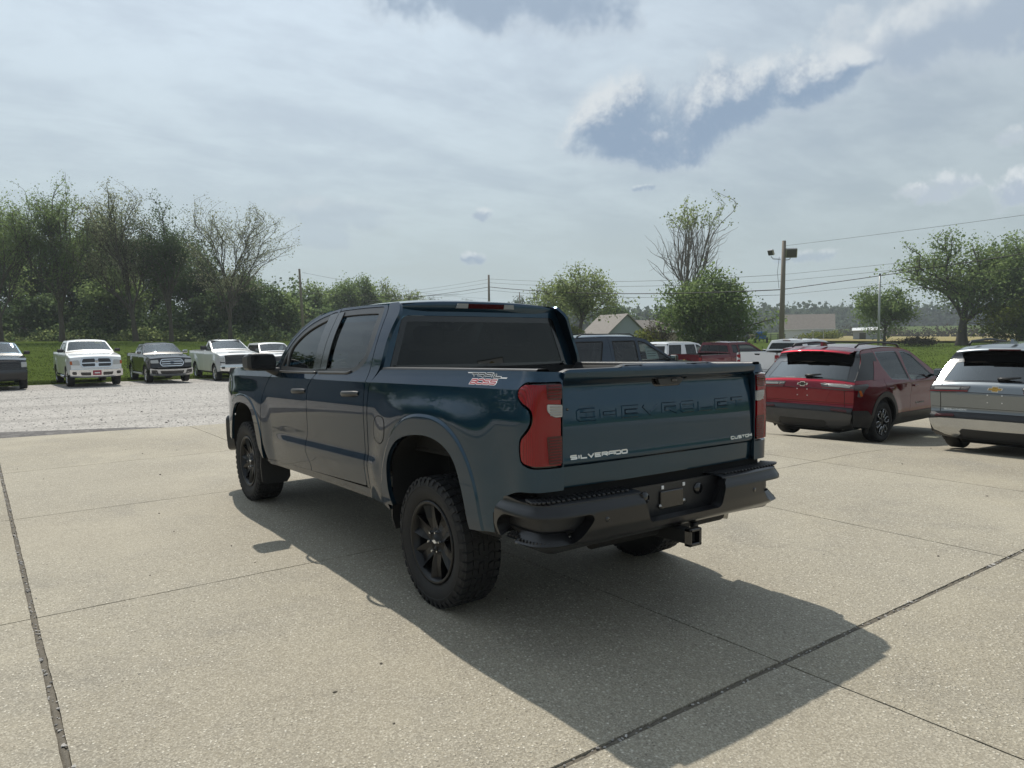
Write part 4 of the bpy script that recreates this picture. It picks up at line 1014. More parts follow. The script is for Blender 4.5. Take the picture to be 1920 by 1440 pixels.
# rear of the cab: header, brake lamp, glass
def cabback(u, v):
    u = np.asarray(u, float); v = np.asarray(v, float)
    y = np.interp(v, [.9, 1.46, 1.86, 1.90, 1.93, 1.97], [.800, .800, .842, .846, .842, .838]); 
    return np.stack([u, y+.035*(np.abs(u)/.8)**2.5-.015, v], -1)
hwz = lambda z: float(half_w(.80, z))-.022
wpl = rp([(-.700, 1.842, .04), (.700, 1.842, .04), (.835, 1.435, .03), (-.835, 1.435, .03)], .03)
head = [(-.728, 1.922), (.728, 1.922)]
out_b = [(-hwz(1.925)-.01, 1.925, .03), (hwz(1.925)+.01, 1.925, .03), (hwz(1.60), 1.60, .02), (hwz(1.46), 1.46, .02), (.90, 1.30, .01), (.93, 1.0, .01), (-.93, 1.0, .01), (-.90, 1.30, .01), (-hwz(1.46), 1.46, .02), (-hwz(1.60), 1.60, .02)]
panel('cab_back', TEAL, T, rp(out_b), cabback, .05, [wpl], [], .02, .02, sgn=1)
xx_ = np.linspace(-.735, .735, 31); 
hdr = MB(); e_ = 1-np.abs(xx_/.735)**2.6
hdr.grid([np.stack([xx_, np.full(31, .845)+.02*(1-e_), 1.927+.030*e_], 1), np.stack([xx_, np.full(31, .812)+.045*(1-e_), 1.922+.028*e_], 1), np.stack([xx_, np.full(31, .804)+.05*(1-e_), 1.905+.024*e_], 1), np.stack([xx_*.985, np.full(31, .822)+.045*(1-e_), 1.866+.010*e_], 1)], flip=True); hdr.build('roof_spoiler', TEAL, T)
cb = empty('brake_lamp', T)
for n_, a, b, mt in (('red_lens', -.165, .165, 'lens_red_deep'), ('clear_lens', -.268, -.168, 'lens_clear'), ('clear_lens', .168, .268, 'lens_clear')):
    MB().prism([(a, 1.900), (b, 1.900), (b-(.0 if n_ == 'red_lens' else (.012 if b > 0 else 0)), 1.935), (a+(0 if n_ == 'red_lens' else (.012 if a < 0 else 0)), 1.935)], lambda u, v, d_: (u, .806+(.935-.935)-d_+(1.935-v)*.28-.010, v), -.02, .006).build(n_, mt, cb)
panel('rear_window_frame', 'gloss_black', T, inset(wpl, .003), cabback, .06, [inset(wpl, .045)], [], .006, .006, off=.001, sgn=1)
panel('rear_window', 'glass_dark', T, inset(wpl, .040), cabback, .06, off=-.003, hem=.004, sgn=1)
# hood, cowl and nose (turned away from the photograph)
hy = np.linspace(2.95, 4.56, 22)
hw_e = np.interp(hy, [2.95, 3.6, 4.3, 4.56], [.885, .90, .875, .84]); hz_e = np.interp(hy, [2.95, 3.1, 3.6, 4.3, 4.5, 4.56], [1.462, 1.475, 1.468, 1.440, 1.405, 1.350])
tt = np.linspace(-1, 1, 33); bul = .050*(1-np.abs(tt)**3)+.018*np.exp(-((np.abs(tt)-.62)/.10)**2)
HP = np.zeros((22, 33, 3)); HP[..., 0] = tt[None]*hw_e[:, None]; HP[..., 1] = hy[:, None]+.10*(1-tt[None]**2)*sstep(hy, 4.0, 4.56)[:, None]; HP[..., 2] = hz_e[:, None]+bul[None]*(1-.5*sstep(hy, 4.2, 4.56))[:, None]
MB().grid(HP).build('hood', TEAL, T)
for sg in (-1, 1):   # shoulder between hood and fender
    ys = np.linspace(2.92, 4.56, 22); ze = np.interp(ys, hy, hz_e); xe = np.interp(ys, hy, hw_e); zf = np.interp(ys, [2.9, 3.05, 3.6, 4.30, 4.56], [1.452, 1.447, 1.452, 1.438, 1.36])-.004
    MB().grid([np.stack([sg*(half_w(ys, np.minimum(zf, 1.44))+.000), ys, zf-.03], 1), np.stack([sg*(half_w(ys, np.minimum(zf, 1.44))-.012), ys, (zf+ze)/2-.004], 1), np.stack([sg*(xe+.012), ys, ze+.002], 1), np.stack([sg*(xe+.003), ys, ze-.006], 1)], flip=sg < 0).build('fender_top', TEAL, T)
def nosef(u, v):
    u = np.asarray(u, float); v = np.asarray(v, float)
    return np.stack([u, 4.705-.13*(np.abs(u)/.92)**3.0-.05*sstep(v, 1.1, 1.4)-.05*sstep(v, .75, .5), v], -1)
panel('grille', 'gloss_black', T, rp([(-.90, .93), (.90, .93), (.90, 1.36), (-.90, 1.36)], .04), nosef, .08, sgn=-1)
for z_ in (1.02, 1.10, 1.26, 1.33): MB().tube(nosef(np.linspace(-.62, .62, 12), np.full(12, z_))+np.array([0, .01, 0]), .014, 6).build('grille_bar', 'black_plastic', T)
for sg in (-1, 1): panel('headlamp', 'lens_clear', T, rp([(sg*.64, 1.17), (sg*.905, 1.17), (sg*.90, 1.32), (sg*.66, 1.29)], .02), nosef, .05, off=.01, sgn=-1)
panel('front_bumper', 'bumper_black', T, rp([(-.95, .52), (.95, .52), (.95, .915), (-.95, .915)], .06), nosef, .08, off=.03, hem=.12, sgn=-1)
# black inner shell, added behind the panels so the shut lines read dark
sh = MB()
for sg in (-1, 1):
    for (ya, yb, zz) in ((.55, 3.05, np.array([.56, .7, .9, 1.1, 1.3, 1.37, 1.392])), ):
        ys = np.linspace(ya, yb, 20); sh.grid([np.stack([sg*(half_w(ys, np.full(20, z_))-(.045 if z_ < 1.38 else .006)), ys, np.full(20, z_)], 1) for z_ in zz], flip=sg > 0)
    ys = np.linspace(-.5, .6, 8); sh.grid([np.stack([sg*(half_w(np.full(8, .7), np.full(8, z_))-.05), ys, np.full(8, z_)], 1) for z_ in (1.12, 1.3, 1.44)], flip=sg > 0)
sh.build('gap_shell', 'shell_black', T)
# cabin: seats, headrests, dashboard, wheel
for (x_, y_, n_) in ((-.38, 2.05, 1), (.38, 2.05, 1), (0, 1.12, 2)):
    hw_ = .27 if n_ == 1 else .66
    s_ = MB(); s_.box((x_, y_+.22, 1.00), (hw_, .26, .09), .04); s_.box((x_, y_-.05, 1.32), (hw_-.02, .075, .33), .05, R=[[1, 0, 0], [0, .98, -.17], [0, .17, .98]])
    so_ = s_.build('seat', 'seat_cloth', T)
    for hx in ([x_] if n_ == 1 else [-.40, .40]): MB().box((hx, y_-.12, 1.69), (.13, .05, .085), .035).build('headrest', 'seat_cloth', so_)
db = MB(); db.box((0, 2.88, 1.30), (.78, .22, .14), .06); db.box((0, 1.9, .78), (.945, 1.25, .03)); db.build('dashboard', 'dash_grey', T)
sw = MB(); cc = [(-.38+.185*math.cos(a), 2.58+.06*math.sin(a), 1.34+.175*math.sin(a)) for a in np.linspace(0, 2*PI, 25)]; sw.tube(cc, .016, 6, caps=False); sw.box((-.38, 2.60, 1.34), (.15, .02, .03), .01); sw.build('steering_wheel', 'dash_grey', T)
MB().box((0, 2.42, 1.80), (.12, .012, .035), .01).build('cabin_mirror', 'dash_grey', T)
# rear bumper -----------------------------------------------------------
_bp = np.array(smooth_open([(-1.022, -.735), (-1.034, -.86), (-1.034, -.98), (-1.012, -1.085), (-.93, -1.155), (-.80, -1.180), (-.5, -1.196), (0, -1.200), (.5, -1.196), (.80, -1.180), (.93, -1.155), (1.012, -1.085), (1.034, -.98), (1.034, -.86), (1.022, -.735)], 8))
_bs = np.r_[0, np.cumsum(np.linalg.norm(np.diff(_bp, axis=0), axis=1))]; _bs -= _bs[-1]/2; BH = _bs[-1]
def bmp(u, v):
    u = np.asarray(u, float); v = np.asarray(v, float)
    x = np.interp(u, _bs, _bp[:, 0]); y = np.interp(u, _bs, _bp[:, 1])
    k = .030*sstep(v, .735, .790)+.075*sstep(v, .600, .530)+.010*sstep(v, .66, .60)
    f_ = np.clip((np.abs(u)-.75)/.4, 0, 1)
    nx = -np.gradient(_bp[:, 1], _bs); ny = np.gradient(_bp[:, 0], _bs)
    inx = np.interp(u, _bs, ny)*0; 
    tx = np.interp(u, _bs, np.gradient(_bp[:, 0], _bs)); ty = np.interp(u, _bs, np.gradient(_bp[:, 1], _bs))
    return np.stack([x-ty*k, y+tx*k, v], -1)
RB = empty('rear_bumper', T)
notch = [(-.355, .790, .015), (-.300, .625, .03), (.300, .625, .03), (.355, .790, .015)]
bo = rp([(-BH+.012, .600, .05), (-BH+.005, .72, .05), (-BH+.06, .815, .10), (-BH+.24, .795, .10), (-.98, .790, .02)]+notch+[(.98, .790, .02), (BH-.24, .795, .10), (BH-.06, .815, .10), (BH-.005, .72, .05), (BH-.012, .600, .05), (.95, .528, .05), (.5, .560, .1), (-.5, .560, .1), (-.95, .528, .05)], .02)
cst = [rp([(sg*1.33, .572, .05), (sg*1.37, .66, .08), (sg*1.30, .722, .05), (sg*.72, .728, .02), (sg*.70, .70, .06), (sg*.80, .590, .06)][::(1 if sg < 0 else 1)], .04) for sg in (-1, 1)]
us_ = np.linspace(-BH+.02, BH-.02, 120)
panel('bumper_face', 'bumper_black', RB, bo, bmp, .03, cst, [[(u_, z_) for u_ in us_] for z_ in (.548, .572, .598, .622, .745, .765, .782)], .05, .075, sgn=1)
for sg, c_ in zip((-1, 1), cst):
    pk = panel('corner_step', 'black_plastic', RB, inset(c_, -.060), bmp, .04, off=-.080, hem=0, sgn=1)
    kn = MB(); C = np.array(c_)
    for uu in np.linspace(.80, 1.30, 19):
        for kk in range(5):
            off_ = .036+.010*kk; zz = .595+.002*kk+(.010 if uu > 1.2 else 0); P0 = bmp(np.array([sg*uu, sg*uu+.001]), np.array([.66, .66])); t = P0[1]-P0[0]; t /= np.linalg.norm(t); nrm = np.cross(t, (0, 0, 1)); p = P0[0]-nrm*off_
            kn.box((p[0], p[1], zz), (.006, .004, .006), .002)
    kn.build('step_grip', 'black_plastic', RB)
    stp = MB(); rows_ = []
    for off_ in (0.034, .078): 
        uu = np.linspace(.79, 1.33, 16)*sg; P0 = bmp(uu, np.full(16, .66)); t = np.gradient(P0, axis=0); t /= np.linalg.norm(t, axis=1)[:, None]; nr = np.cross(t, (0, 0, 1))*sg; p = P0-nr*off_; p[:, 2] = .590; rows_.append(p)
    stp.grid(rows_, flip=sg > 0); stp.build('step_floor', 'black_plastic', RB)
for sg in (-1, 1): MB().box((sg*.68, -1.03, .665), (.15, .04, .07), .02).build('step_backing', 'shell_black', RB)
# top deck with ribbed pads
for sg in (-1, 1):
    dkP = []
    uu = np.linspace(.345, BH-.07, 22); P0 = bmp(sg*uu, np.full(22, .792))
    inn = np.stack([np.minimum(uu, .90)*sg, np.where(uu < .9, -1.02, -1.02+(uu-.9)*.42), np.full(22, .806)], 1)
    MB().grid([P0+np.array([0, 0, -.003]), P0*.9+inn*.1+np.array([0, 0, .006]), P0*.45+inn*.55+np.array([0, 0, .004]), inn], flip=(sg > 0)).build('bumper_deck', 'bumper_black', RB)
    pd = MB()
    for uu in np.arange(.40, 1.10, .034):
        a = bmp(np.array([sg*uu]), np.array([.792]))[0]; pd.box((a[0], a[1]*.5-.5*1.03+.012, .806), (.0095, .052, .0065), .004, R=[[math.cos(.35*sg), -math.sin(.35*sg), 0], [math.sin(.35*sg), math.cos(.35*sg), 0], [0, 0, 1]])
    pd.build('step_pad', 'black_plastic', RB)
# plate recess
rc_ = MB(); rc_.prism([(-.43, .80), (-.33, .60), (.33, .60), (.43, .80)], lambda u, v, d_: (u, -1.075-d_, v), 0, .01); rc_.build('plate_recess', 'black_plastic', RB)
sw_ = MB()
for sg in (-1, 1): sw_.grid([[(sg*.352, -1.185, .785), (sg*.43, -1.076, .80)], [(sg*.298, -1.185, .626), (sg*.33, -1.076, .60)]], smooth=False, flip=sg < 0)
sw_.grid([[(-.298, -1.19, .626), (.298, -1.19, .626)], [(-.33, -1.076, .612), (.33, -1.076, .612)]], smooth=False, flip=True)
sw_.build('recess_wall', 'black_plastic', RB)
MB().box((-.02, -1.094, .705), (.095, .006, .050), .004).build('plate_mount', 'gloss_black', RB)
for x_, z_ in ((-.09, .776), (.09, .776)): MB().box((x_, -1.088, z_), (.0095, .003, .0105), .002).build('plate_clip', 'decal_white', RB)
for x_, z_ in ((-.115, .672), (.085, .680)): MB().lathe([(0, -.008), (.006, -.008), (.007, -.004), (.013, -.004), (.013, 0)], 'Y', 12, (x_, -1.094, z_)).build('plate_bolt', 'steel', RB)
for x_ in (-.24, .215): MB().lathe([(0, -.016), (.030, -.014), (.036, -.004), (.036, 0)], 'Y', 18, (x_, -1.086, .735)).build('plate_lamp', 'gloss_black', RB)
MB().lathe([(.0, -.004), (.012, -.004), (.014, 0)], 'Y', 12, (.38, -1.14, .70)).build('park_sensor', 'gloss_black', RB)
for x_ in (-.62, .62): MB().lathe([(.0, -.004), (.012, -.004), (.014, 0)], 'Y', 12, (x_, -1.192, .69)).build('park_sensor', 'gloss_black', RB)
MB().box((0, -.985, .83), (.90, .03, .05)).build('bumper_filler', 'shell_black', RB)
# hitch, frame, axle, exhaust, spare
ht = MB(); ht.box((0, -1.06, .505), (.040, .16, .040), .006); ht.tube([(-.55, -.98, .52), (.55, -.98, .52)], .045, 10); ht.build('hitch_tube', 'under_black', T)
hc = MB(); 
for dx_, dz_, hx_, hz_ in ((-.041, 0, .009, .05), (.041, 0, .009, .05), (0, .041, .05, .009), (0, -.041, .05, .009)): hc.box((dx_, -1.235, .505+dz_), (hx_, .022, hz_), .004)
hc.build('hitch_collar', 'gloss_black', T)
MB().box((.135, -1.13, .52), (.018, .02, .03), .006).build('trailer_plug', 'black_plastic', T)
fr_ = MB()
for sg in (-1, 1): fr_.box((sg*.46, 1.75, .66), (.05, 2.62, .075), .01)
for y_ in (-.75, .55, 1.5, 2.6, 4.2): fr_.box((0, y_, .62), (.46, .04, .05), .01)
fr_.box((0, 2.4, .56), (.22, .9, .12), .05); fr_.box((0, 4.05, .55), (.36, .35, .14), .05)
fr_.build('chassis_frame', 'under_black', T)
ax = MB(); ax.tube([(-.80, 0, .41), (-.2, 0, .41), (-.12, 0, .41), (.12, 0, .41), (.2, 0, .41), (.80, 0, .41)], [.045, .045, .13, .13, .045, .045], 12); ax.tube([(-.78, 3.745, .41), (.78, 3.745, .41)], .05, 8)
for sg in (-1, 1):
    ax.tube([(sg*.56, -.66, .60), (sg*.56, -.35, .50), (sg*.56, 0, .46), (sg*.56, .35, .50), (sg*.56, .62, .60)], .026, 6); ax.tube([(sg*.52, .12, .40), (sg*.50, .22, .75)], .032, 8); ax.tube([(sg*.62, .34, .66), (sg*.62, .38, .95)], .006, 5)
ax.build('rear_axle', 'under_black', T)
ex = MB(); ex.tube([(.50, .6, .50), (.62, -.3, .50), (.66, -.70, .48), (.80, -.86, .46)], .038, 10); ex.build('exhaust_pipe', 'steel', T)
sp_ = MB(); make_tyre(sp_, .38, .24, .22); so2 = None
spo = sp_.build('spare_tyre', 'tyre_rubber', T, xf=False); spo.rotation_euler = (0, PI/2, 0); spo.location = (0, -.50, .60)
MB().tube([(-.80, -.66, .545), (-.80, -.66, .49)], .022, 8).build('tow_bracket', 'badge_silver', T)
lw = MB(); us = np.linspace(-.50, -.74, 8); lw.grid([bed(-1)(us, np.full(8, .600))+np.array([.004, 0, 0]), bed(-1)(us, np.full(8, .56))+np.array([.02, 0, 0]), bed(-1)(us, np.full(8, .53))+np.array([.09, 0, 0])]); lw.grid([bed(1)(us, np.full(8, .600))+np.array([-.004, 0, 0]), bed(1)(us, np.full(8, .56))+np.array([-.02, 0, 0]), bed(1)(us, np.full(8, .53))+np.array([-.09, 0, 0])], flip=True); lw.build('lower_valance', 'black_plastic', T)
XF[0] = None
for sg in (-1, 1):
    make_wheel(T, (sg*.862, 0, .403), sg, .408, .275, .252, 'truck', 44)
    make_wheel(T, (sg*.862, 3.745, .403), sg, .408, .275, .252, 'truck', 44)

# ------------------------------------------------------------------ the other vehicles: one builder, many bodies
class Car:
    """body wrapped over a silhouette: two pressed sides and a sheet that runs tail - roof - nose"""
    def __init__(s, name, label, cat, loc, head, paint_, W, path, crown, wb, r, tw, hwheel, group=None, nose=(2.9, .8, .10), tail=(-.5, .5, .05), flare_=.02, step=.06, style='five', rim='rim_silver', rim_r=None, sill=.36, arch=None):
        s.T = thing(name, label, cat, loc, -head, group); s.P = paint_; s.step = step; s.wb = wb; s.r = r
        s.wz = pch(W); s.nose, s.tail, s.fl = nose, tail, flare_
        s.path = np.array(path, float); s.s = np.r_[0, np.cumsum(np.linalg.norm(np.diff(s.path, axis=0), axis=1))]
        s.cr = np.array(crown, float); s.sill = sill; s.ar = arch or r+.075
        n = len(s.path); tg_ = np.gradient(s.path, s.s, axis=0); tg_ /= np.linalg.norm(tg_, axis=1)[:, None]
        s.nrm = np.stack([-tg_[:, 1], tg_[:, 0]], 1)
        s.hw_, s.tw, s.style, s.rim, s.rr = hwheel, tw, style, rim, rim_r or r*.64
    def half(s, y, z):
        y = np.asarray(y, float); z = np.asarray(z, float)
        a = np.clip((y-s.nose[0])/s.nose[1], 0, 1.25); b = np.clip((s.tail[0]-y)/s.tail[1], 0, 1.25)
        f = 0
        for yc in (0, s.wb):
            dn = np.sqrt(((y-yc)/s.ar)**2+(np.maximum(z-s.r, 0)/s.ar)**2); f = f+s.fl*(1-sstep(dn, 1.12, 1.7))
        return (s.wz(z)+f)*(1-s.nose[2]*a**2.6)*(1-s.tail[2]*b**2.6)
    def side(s, sg): return lambda u, v: np.stack([sg*s.half(u, v), np.asarray(u, float), np.asarray(v, float)], -1)
    def wrap(s, u, v):
        u = np.asarray(u, float); v = np.asarray(v, float)
        y = np.interp(v, s.s, s.path[:, 0]); z = np.interp(v, s.s, s.path[:, 1]); c = np.interp(v, s.s, s.cr); ny = np.interp(v, s.s, s.nrm[:, 0]); nz = np.interp(v, s.s, s.nrm[:, 1])
        b = 1-np.minimum(np.abs(u)/np.maximum(s.half(y, z), .05), 1.05)**2.4
        return np.stack([u, y+ny*c*b, z+nz*c*b], -1)
    def sv(s, z, front=False):
        """length along the wrap at height z on the tail or the nose"""
        i = int(np.argmax(s.path[:, 1])); z = np.asarray(z, float)
        if front: return np.interp(-z, -s.path[i:, 1], s.s[i:])
        return np.interp(z, s.path[:i+1, 1], s.s[:i+1])
    def strip(s, a, b, ins=.01, ends=.004):
        v = np.linspace(a+ends, b-ends, max(3, int((b-a)/.12))); y = np.interp(v, s.s, s.path[:, 0]); z = np.interp(v, s.s, s.path[:, 1]); h = s.half(y, z)-ins
        return [(-x, q) for x, q in zip(h, v)]+[(x, q) for x, q in zip(h[::-1], v[::-1])]
    def sheet(s, name, mat, a, b, ins=.004, holes=(), ends=.003, hem=.015, parent=None, off=0.0):
        return panel(name, mat, parent or s.T, s.strip(a, b, ins, ends), s.wrap, s.step, holes, [], hem, hem, off, sgn=1)
    def face(s, name, mat, poly, front=True, off=.008, hem=.02, parent=None, r=.015, holes=(), both=False):
        """patch given in (x, z) on the nose or tail; both = mirrored pair"""
        res = None
        for m in ((1, -1) if both else (1,)):
            q = [(p[0]*m, float(s.sv(p[1], front)), *(p[2:] if len(p) > 2 else ())) for p in poly]
            hs = [[(p[0]*m, float(s.sv(p[1], front))) for p in h] for h in holes]
            res = panel(name, mat, parent or s.T, rp(q, r), s.wrap, min(s.step, .05), hs, [], hem, hem, off, sgn=1)
        return res
    def sides(s, outline, seams, wins, handle_z=1.0, trim='trim_grey', glass_='glass_dark', doors=()):
        """outline = body side (y, z); seams = [(name, y0, y1)]; wins = [(y-range index, polygon)]"""
        for sg in (-1, 1):
            sd = s.side(sg)
            for nm, y0, y1 in seams:
                pol = clip_u(outline, y0+.003, y1-.003)
                hs = [rp(w_, .03) for w_ in wins if y0 <= np.mean([p[0] for p in w_]) <= y1]
                o = panel(nm, s.P, s.T, pol, sd, s.step, [inset(h, -.012) for h in hs], [], .015, .02, sgn=sg)
                for h in hs:
                    panel('window_trim', 'shell_black' if trim is None else trim, o, inset(h, -.014), sd, s.step, [inset(h, .012)], [], .01, .01, off=-.003, sgn=sg)
                    panel('window_pane', (s.front_glass if h is hs[-1] and y1 > s.wb*.6 else glass_), o, inset(h, .008), sd, s.step*1.3, off=-.010, hem=.003, sgn=sg)
                if nm == 'door' and handle_z:
                    yh = y0+.16; x_ = float(s.half(yh, handle_z)); MB().box((sg*(x_+.018), yh, handle_z), (.012, .09, .016), .008).build('door_handle', s.hmat, o)
    hmat = 'trim_grey'; front_glass = 'glass_clear'
    def wheels(s):
        for y_ in (0, s.wb):
            for sg in (-1, 1): make_wheel(s.T, (sg*s.hw_, y_, s.r), sg, s.r, s.tw, s.rr, s.style, 0, s.rim, False)
        wm = []
        for y_ in (0, s.wb):
            for sg in (-1, 1):
                a = np.linspace(0, PI, 14); rows = []
                for x_ in (.97, .60): rows.append(np.stack([np.full(14, sg*(s.half(y_, s.r+.2)-.02 if x_ > .9 else x_*s.hw_)), y_+(s.ar+.01)*np.cos(a), s.r+(s.ar+.01)*np.sin(a)], 1))
                MB().grid(rows, flip=sg > 0).build('wheel_well', 'shell_black', s.T)
    def outline(s, top, y_r, y_f, zr, zf):
        """side outline: bottom edge with wheel arches, then the given top from the tail to the nose reversed"""
        b = [(y_r, zr), (-s.ar-.12, s.sill+.06)]
        def arc(yc):
            h = max(s.sill+.02, s.r*.7); a0 = math.asin(max(-1, min(1, (h-s.r)/s.ar))); th = np.linspace(PI-a0, a0, 15)
            return [(yc+s.ar*math.cos(t), s.r+s.ar*math.sin(t)) for t in th]
        b += arc(0)+[(s.ar+.10, s.sill), (s.wb-s.ar-.10, s.sill)]+arc(s.wb)+[(s.wb+s.ar+.10, s.sill+.04), (y_f, zf)]
        return b+list(top)[::-1]
    def mirror(s, y, z, mat='black_plastic', big=1.0, arm=.06):
        for sg in (-1, 1):
            x_ = float(s.half(y, z))*1.0
            o = MB().box((sg*(x_+arm+.11*big), y, z+.06*big), (.11*big, .055, .075*big), .03); o.tube([(sg*(x_-.03), y+.02, z), (sg*(x_+arm+.05), y+.01, z+.02)], .025, 6); o.build('door_mirror', mat, s.T)
            MB().box((sg*(x_+arm+.11*big), y-.057, z+.06*big), (.095*big, .003, .060*big), .002).build('mirror_glass', 'chrome', s.T)
    def cabin(s, y0, y1, z0, rows):
        MB().box((0, (y0+y1)/2, z0-.25), (s.half((y0+y1)/2, z0)-.10, (y1-y0)/2, .22), .05).build('cabin_floor', 'seat_cloth', s.T)
        for y_ in rows:
            for x_ in (-.36, .36): 
                o = MB().box((x_, y_, z0+.16), (.22, .07, .30), .05).build('seat', 'seat_cloth', s.T); MB().box((x_, y_-.03, z0+.52), (.12, .045, .08), .03).build('headrest', 'seat_cloth', o)
        MB().box((0, y1-.1, z0+.02), (s.half(y1, z0)-.12, .16, .10), .05).build('dashboard', 'dash_grey', s.T)
    def under(s, y0, y1, z):
        MB().box((0, (y0+y1)/2, z+.06), (.55, (y1-y0)/2, .10), .05).build('underbody', 'under_black', s.T)
        for y_ in (0, s.wb): MB().tube([(-s.hw_, y_, s.r), (s.hw_, y_, s.r)], .05, 8).build('axle', 'under_black', s.T)

# ---- compact crossovers parked side by side at the right ------------------------------------------------------------
def crossover(label, loc, head, P, silver):
    W_ = [(.25, .84), (.40, .90), (.55, .925), (.72, .925), (.90, .940), (.98, .940), (1.05, .915), (1.12, .885), (1.30, .810), (1.52, .715), (1.60, .66), (1.68, .58)]
    path = [(-.84, .30), (-.93, .36), (-.985, .48), (-1.0, .60), (-.955, .66), (-.945, .72), (-.965, .95), (-.950, 1.02), (-.895, 1.075), (-.53, 1.42), (-.495, 1.475), (-.465, 1.540), (-.38, 1.580), (-.2, 1.605), (.5, 1.632), (1.15, 1.600), (1.45, 1.535), (2.25, 1.100), (2.42, 1.045), (3.1, .965), (3.48, .855), (3.60, .74), (3.62, .45), (3.50, .28)]
    crown = [.05, .06, .06, .06, .05, .05, .055, .06, .065, .06, .05, .04, .035, .045, .05, .05, .05, .055, .05, .045, .05, .06, .07, .05]
    c = Car('parked_car', label, 'car', loc, head, P, W_, path, crown, 2.73, .362, .225, .80, nose=(2.75, .85, .13), tail=(-.35, .65, .095), flare_=.016, step=.05, style='suv', rim='rim_black', sill=.30, group='crossovers parked side by side on the concrete')
    c.hmat = P
    i = lambda k: c.s[k]
    top = [(-.955, .60), (-.945, .72), (-.965, .95), (-.950, 1.02), (-.895, 1.075), (-.53, 1.42), (-.490, 1.475), (-.455, 1.535), (-.37, 1.570), (-.2, 1.592), (.5, 1.617), (1.15, 1.585), (1.45, 1.520), (2.25, 1.090), (2.42, 1.035), (3.1, .955), (3.48, .845), (3.58, .74), (3.60, .55)]
    ol = c.outline(top, -.955, 3.58, .60, .50)
    wr = [(-.50, 1.13), (.02, 1.085), (-.02, 1.475), (-.42, 1.48), (-.55, 1.40)]
    wins = [[(.14, 1.30), (.32, 1.085), (.985, 1.045), (.875, 1.545), (.10, 1.545), (.06, 1.50)], [(1.045, 1.040), (2.02, 1.055), (1.42, 1.475), (1.18, 1.535), (.945, 1.545)]]
    c.sides(ol, [('quarter_panel', -1.2, .02), ('door', .02, 1.02), ('door', 1.02, 2.06), ('fender', 2.06, 3.9)], wins, .93, 'gloss_black', 'glass_tint')
    for sg in (-1, 1):
        panel('quarter_glass', 'black_plastic', c.T, rp([(-.885, 1.105, .0), (.012, 1.100, .0), (.012, 1.545, .0), (-.445, 1.530, .02), (-.525, 1.42, .02)], .02), c.side(sg), .05, off=.004, hem=.01, sgn=sg)
        panel('pillar_fin', P, c.T, rp([(-.36, 1.09, .0), (.010, 1.085, .0), (.010, 1.39, .03), (-.12, 1.40, .03), (-.20, 1.26, .1)], .02), c.side(sg), .05, off=.008, hem=.01, sgn=sg)
    # black cladding along arches and sills
    for sg in (-1, 1):
        sd = c.side(sg)
        for yc in (0, 2.73):
            th = np.linspace(PI+.35, -.35, 26); a, b = c.ar-.004, c.ar+.072
            ring = [(yc+a*math.cos(t), .362+a*math.sin(t)) for t in th]+[(yc+b*math.cos(t), .362+b*math.sin(t)*1.03) for t in th[::-1]]
            panel('arch_cladding', 'black_plastic', c.T, ring, sd, .05, off=.010, hem=.03, sgn=sg)
        panel('sill_cladding', 'black_plastic', c.T, rp([(c.ar-.05, .27), (2.73-c.ar+.05, .27), (2.73-c.ar-.01, .46), (c.ar+.03, .47)], .03), sd, .06, off=.014, hem=.03, sgn=sg)
        panel('bumper_cladding', 'black_plastic', c.T, rp([(-.93, .36), (-c.ar+.02, .30), (-c.ar-.05, .50), (-.60, .60), (-.97, .62)], .03), sd, .05, off=.012, hem=.03, sgn=sg)
        xs = np.linspace(-.35, 1.30, 16); ze = np.interp(xs, [-.6, .5, 1.4], [1.60, 1.632, 1.57]); k = np.minimum(1, np.minimum(xs+.35, 1.30-xs)/.10)
        MB().tube(np.stack([np.full(16, sg*.575), xs, ze+.030+.050*k], 1), .018, 6).build('roof_rail', 'black_plastic', c.T)
        nm = MB(); lettering(nm, 'EQUINOX', lambda u, v, d_, sg=sg: (sg*(float(c.half(1.5, .62))+.002+d_), 1.42+(1 if sg > 0 else -1)*(u), v), -.17, .17, .595, .625, .007, 0, .004); nm.build('name_badge', 'gloss_black' if not silver else 'badge_silver', c.T)
    # tail: lower black, silver skid, painted bumper, hatch, glass, roof
    c.sheet('lower_bumper', 'black_plastic', i(0), i(4))
    c.face('skid_plate', 'rim_silver' if silver else 'trim_grey', [(-.86, .555), (-.80, .40), (-.50, .335), (-.42, .40), (.42, .40), (.50, .335), (.80, .40), (.86, .555), (.70, .575), (-.70, .575)], False, .014, .02)
    c.face('skid_insert', 'black_plastic', [(-.44, .42), (-.34, .32), (.34, .32), (.44, .42), (.40, .46), (-.40, .46)], False, .020, .01)
    c.face('reflector', 'lens_red_deep', [(.50, .600), (.78, .590), (.76, .625), (.52, .630)], False, .010, .01, both=True)
    c.sheet('rear_bumper', P, i(4), c.sv(.735), ends=.002)
    hatch = c.sheet('tailgate_door', P, c.sv(.735), i(8))
    MBs = MB()
    for m in (-1, 1):
        zz = np.linspace(.66, 1.06, 14); q = c.wrap(np.full(14, m*.715), c.sv(zz)); q[:, 1] -= .002; MB().tube(q, .004, 4, caps=False).build('tailgate_seam', 'shell_black', c.T)
    zq = [(-.56, .96), (.56, .96), (.44, .74), (-.44, .74)]
    c.face('plate_panel', P, [(-.50, .955), (.50, .955), (.40, .745), (-.40, .745)], False, .004, .02, hatch)
    q = [(-.52, .965), (.52, .965)]; MB().tube(c.wrap(np.linspace(-.5, .5, 14), np.full(14, c.sv(.957)))+np.array([0, -.004, 0]), .004, 4).build('panel_crease', 'shell_black', hatch)
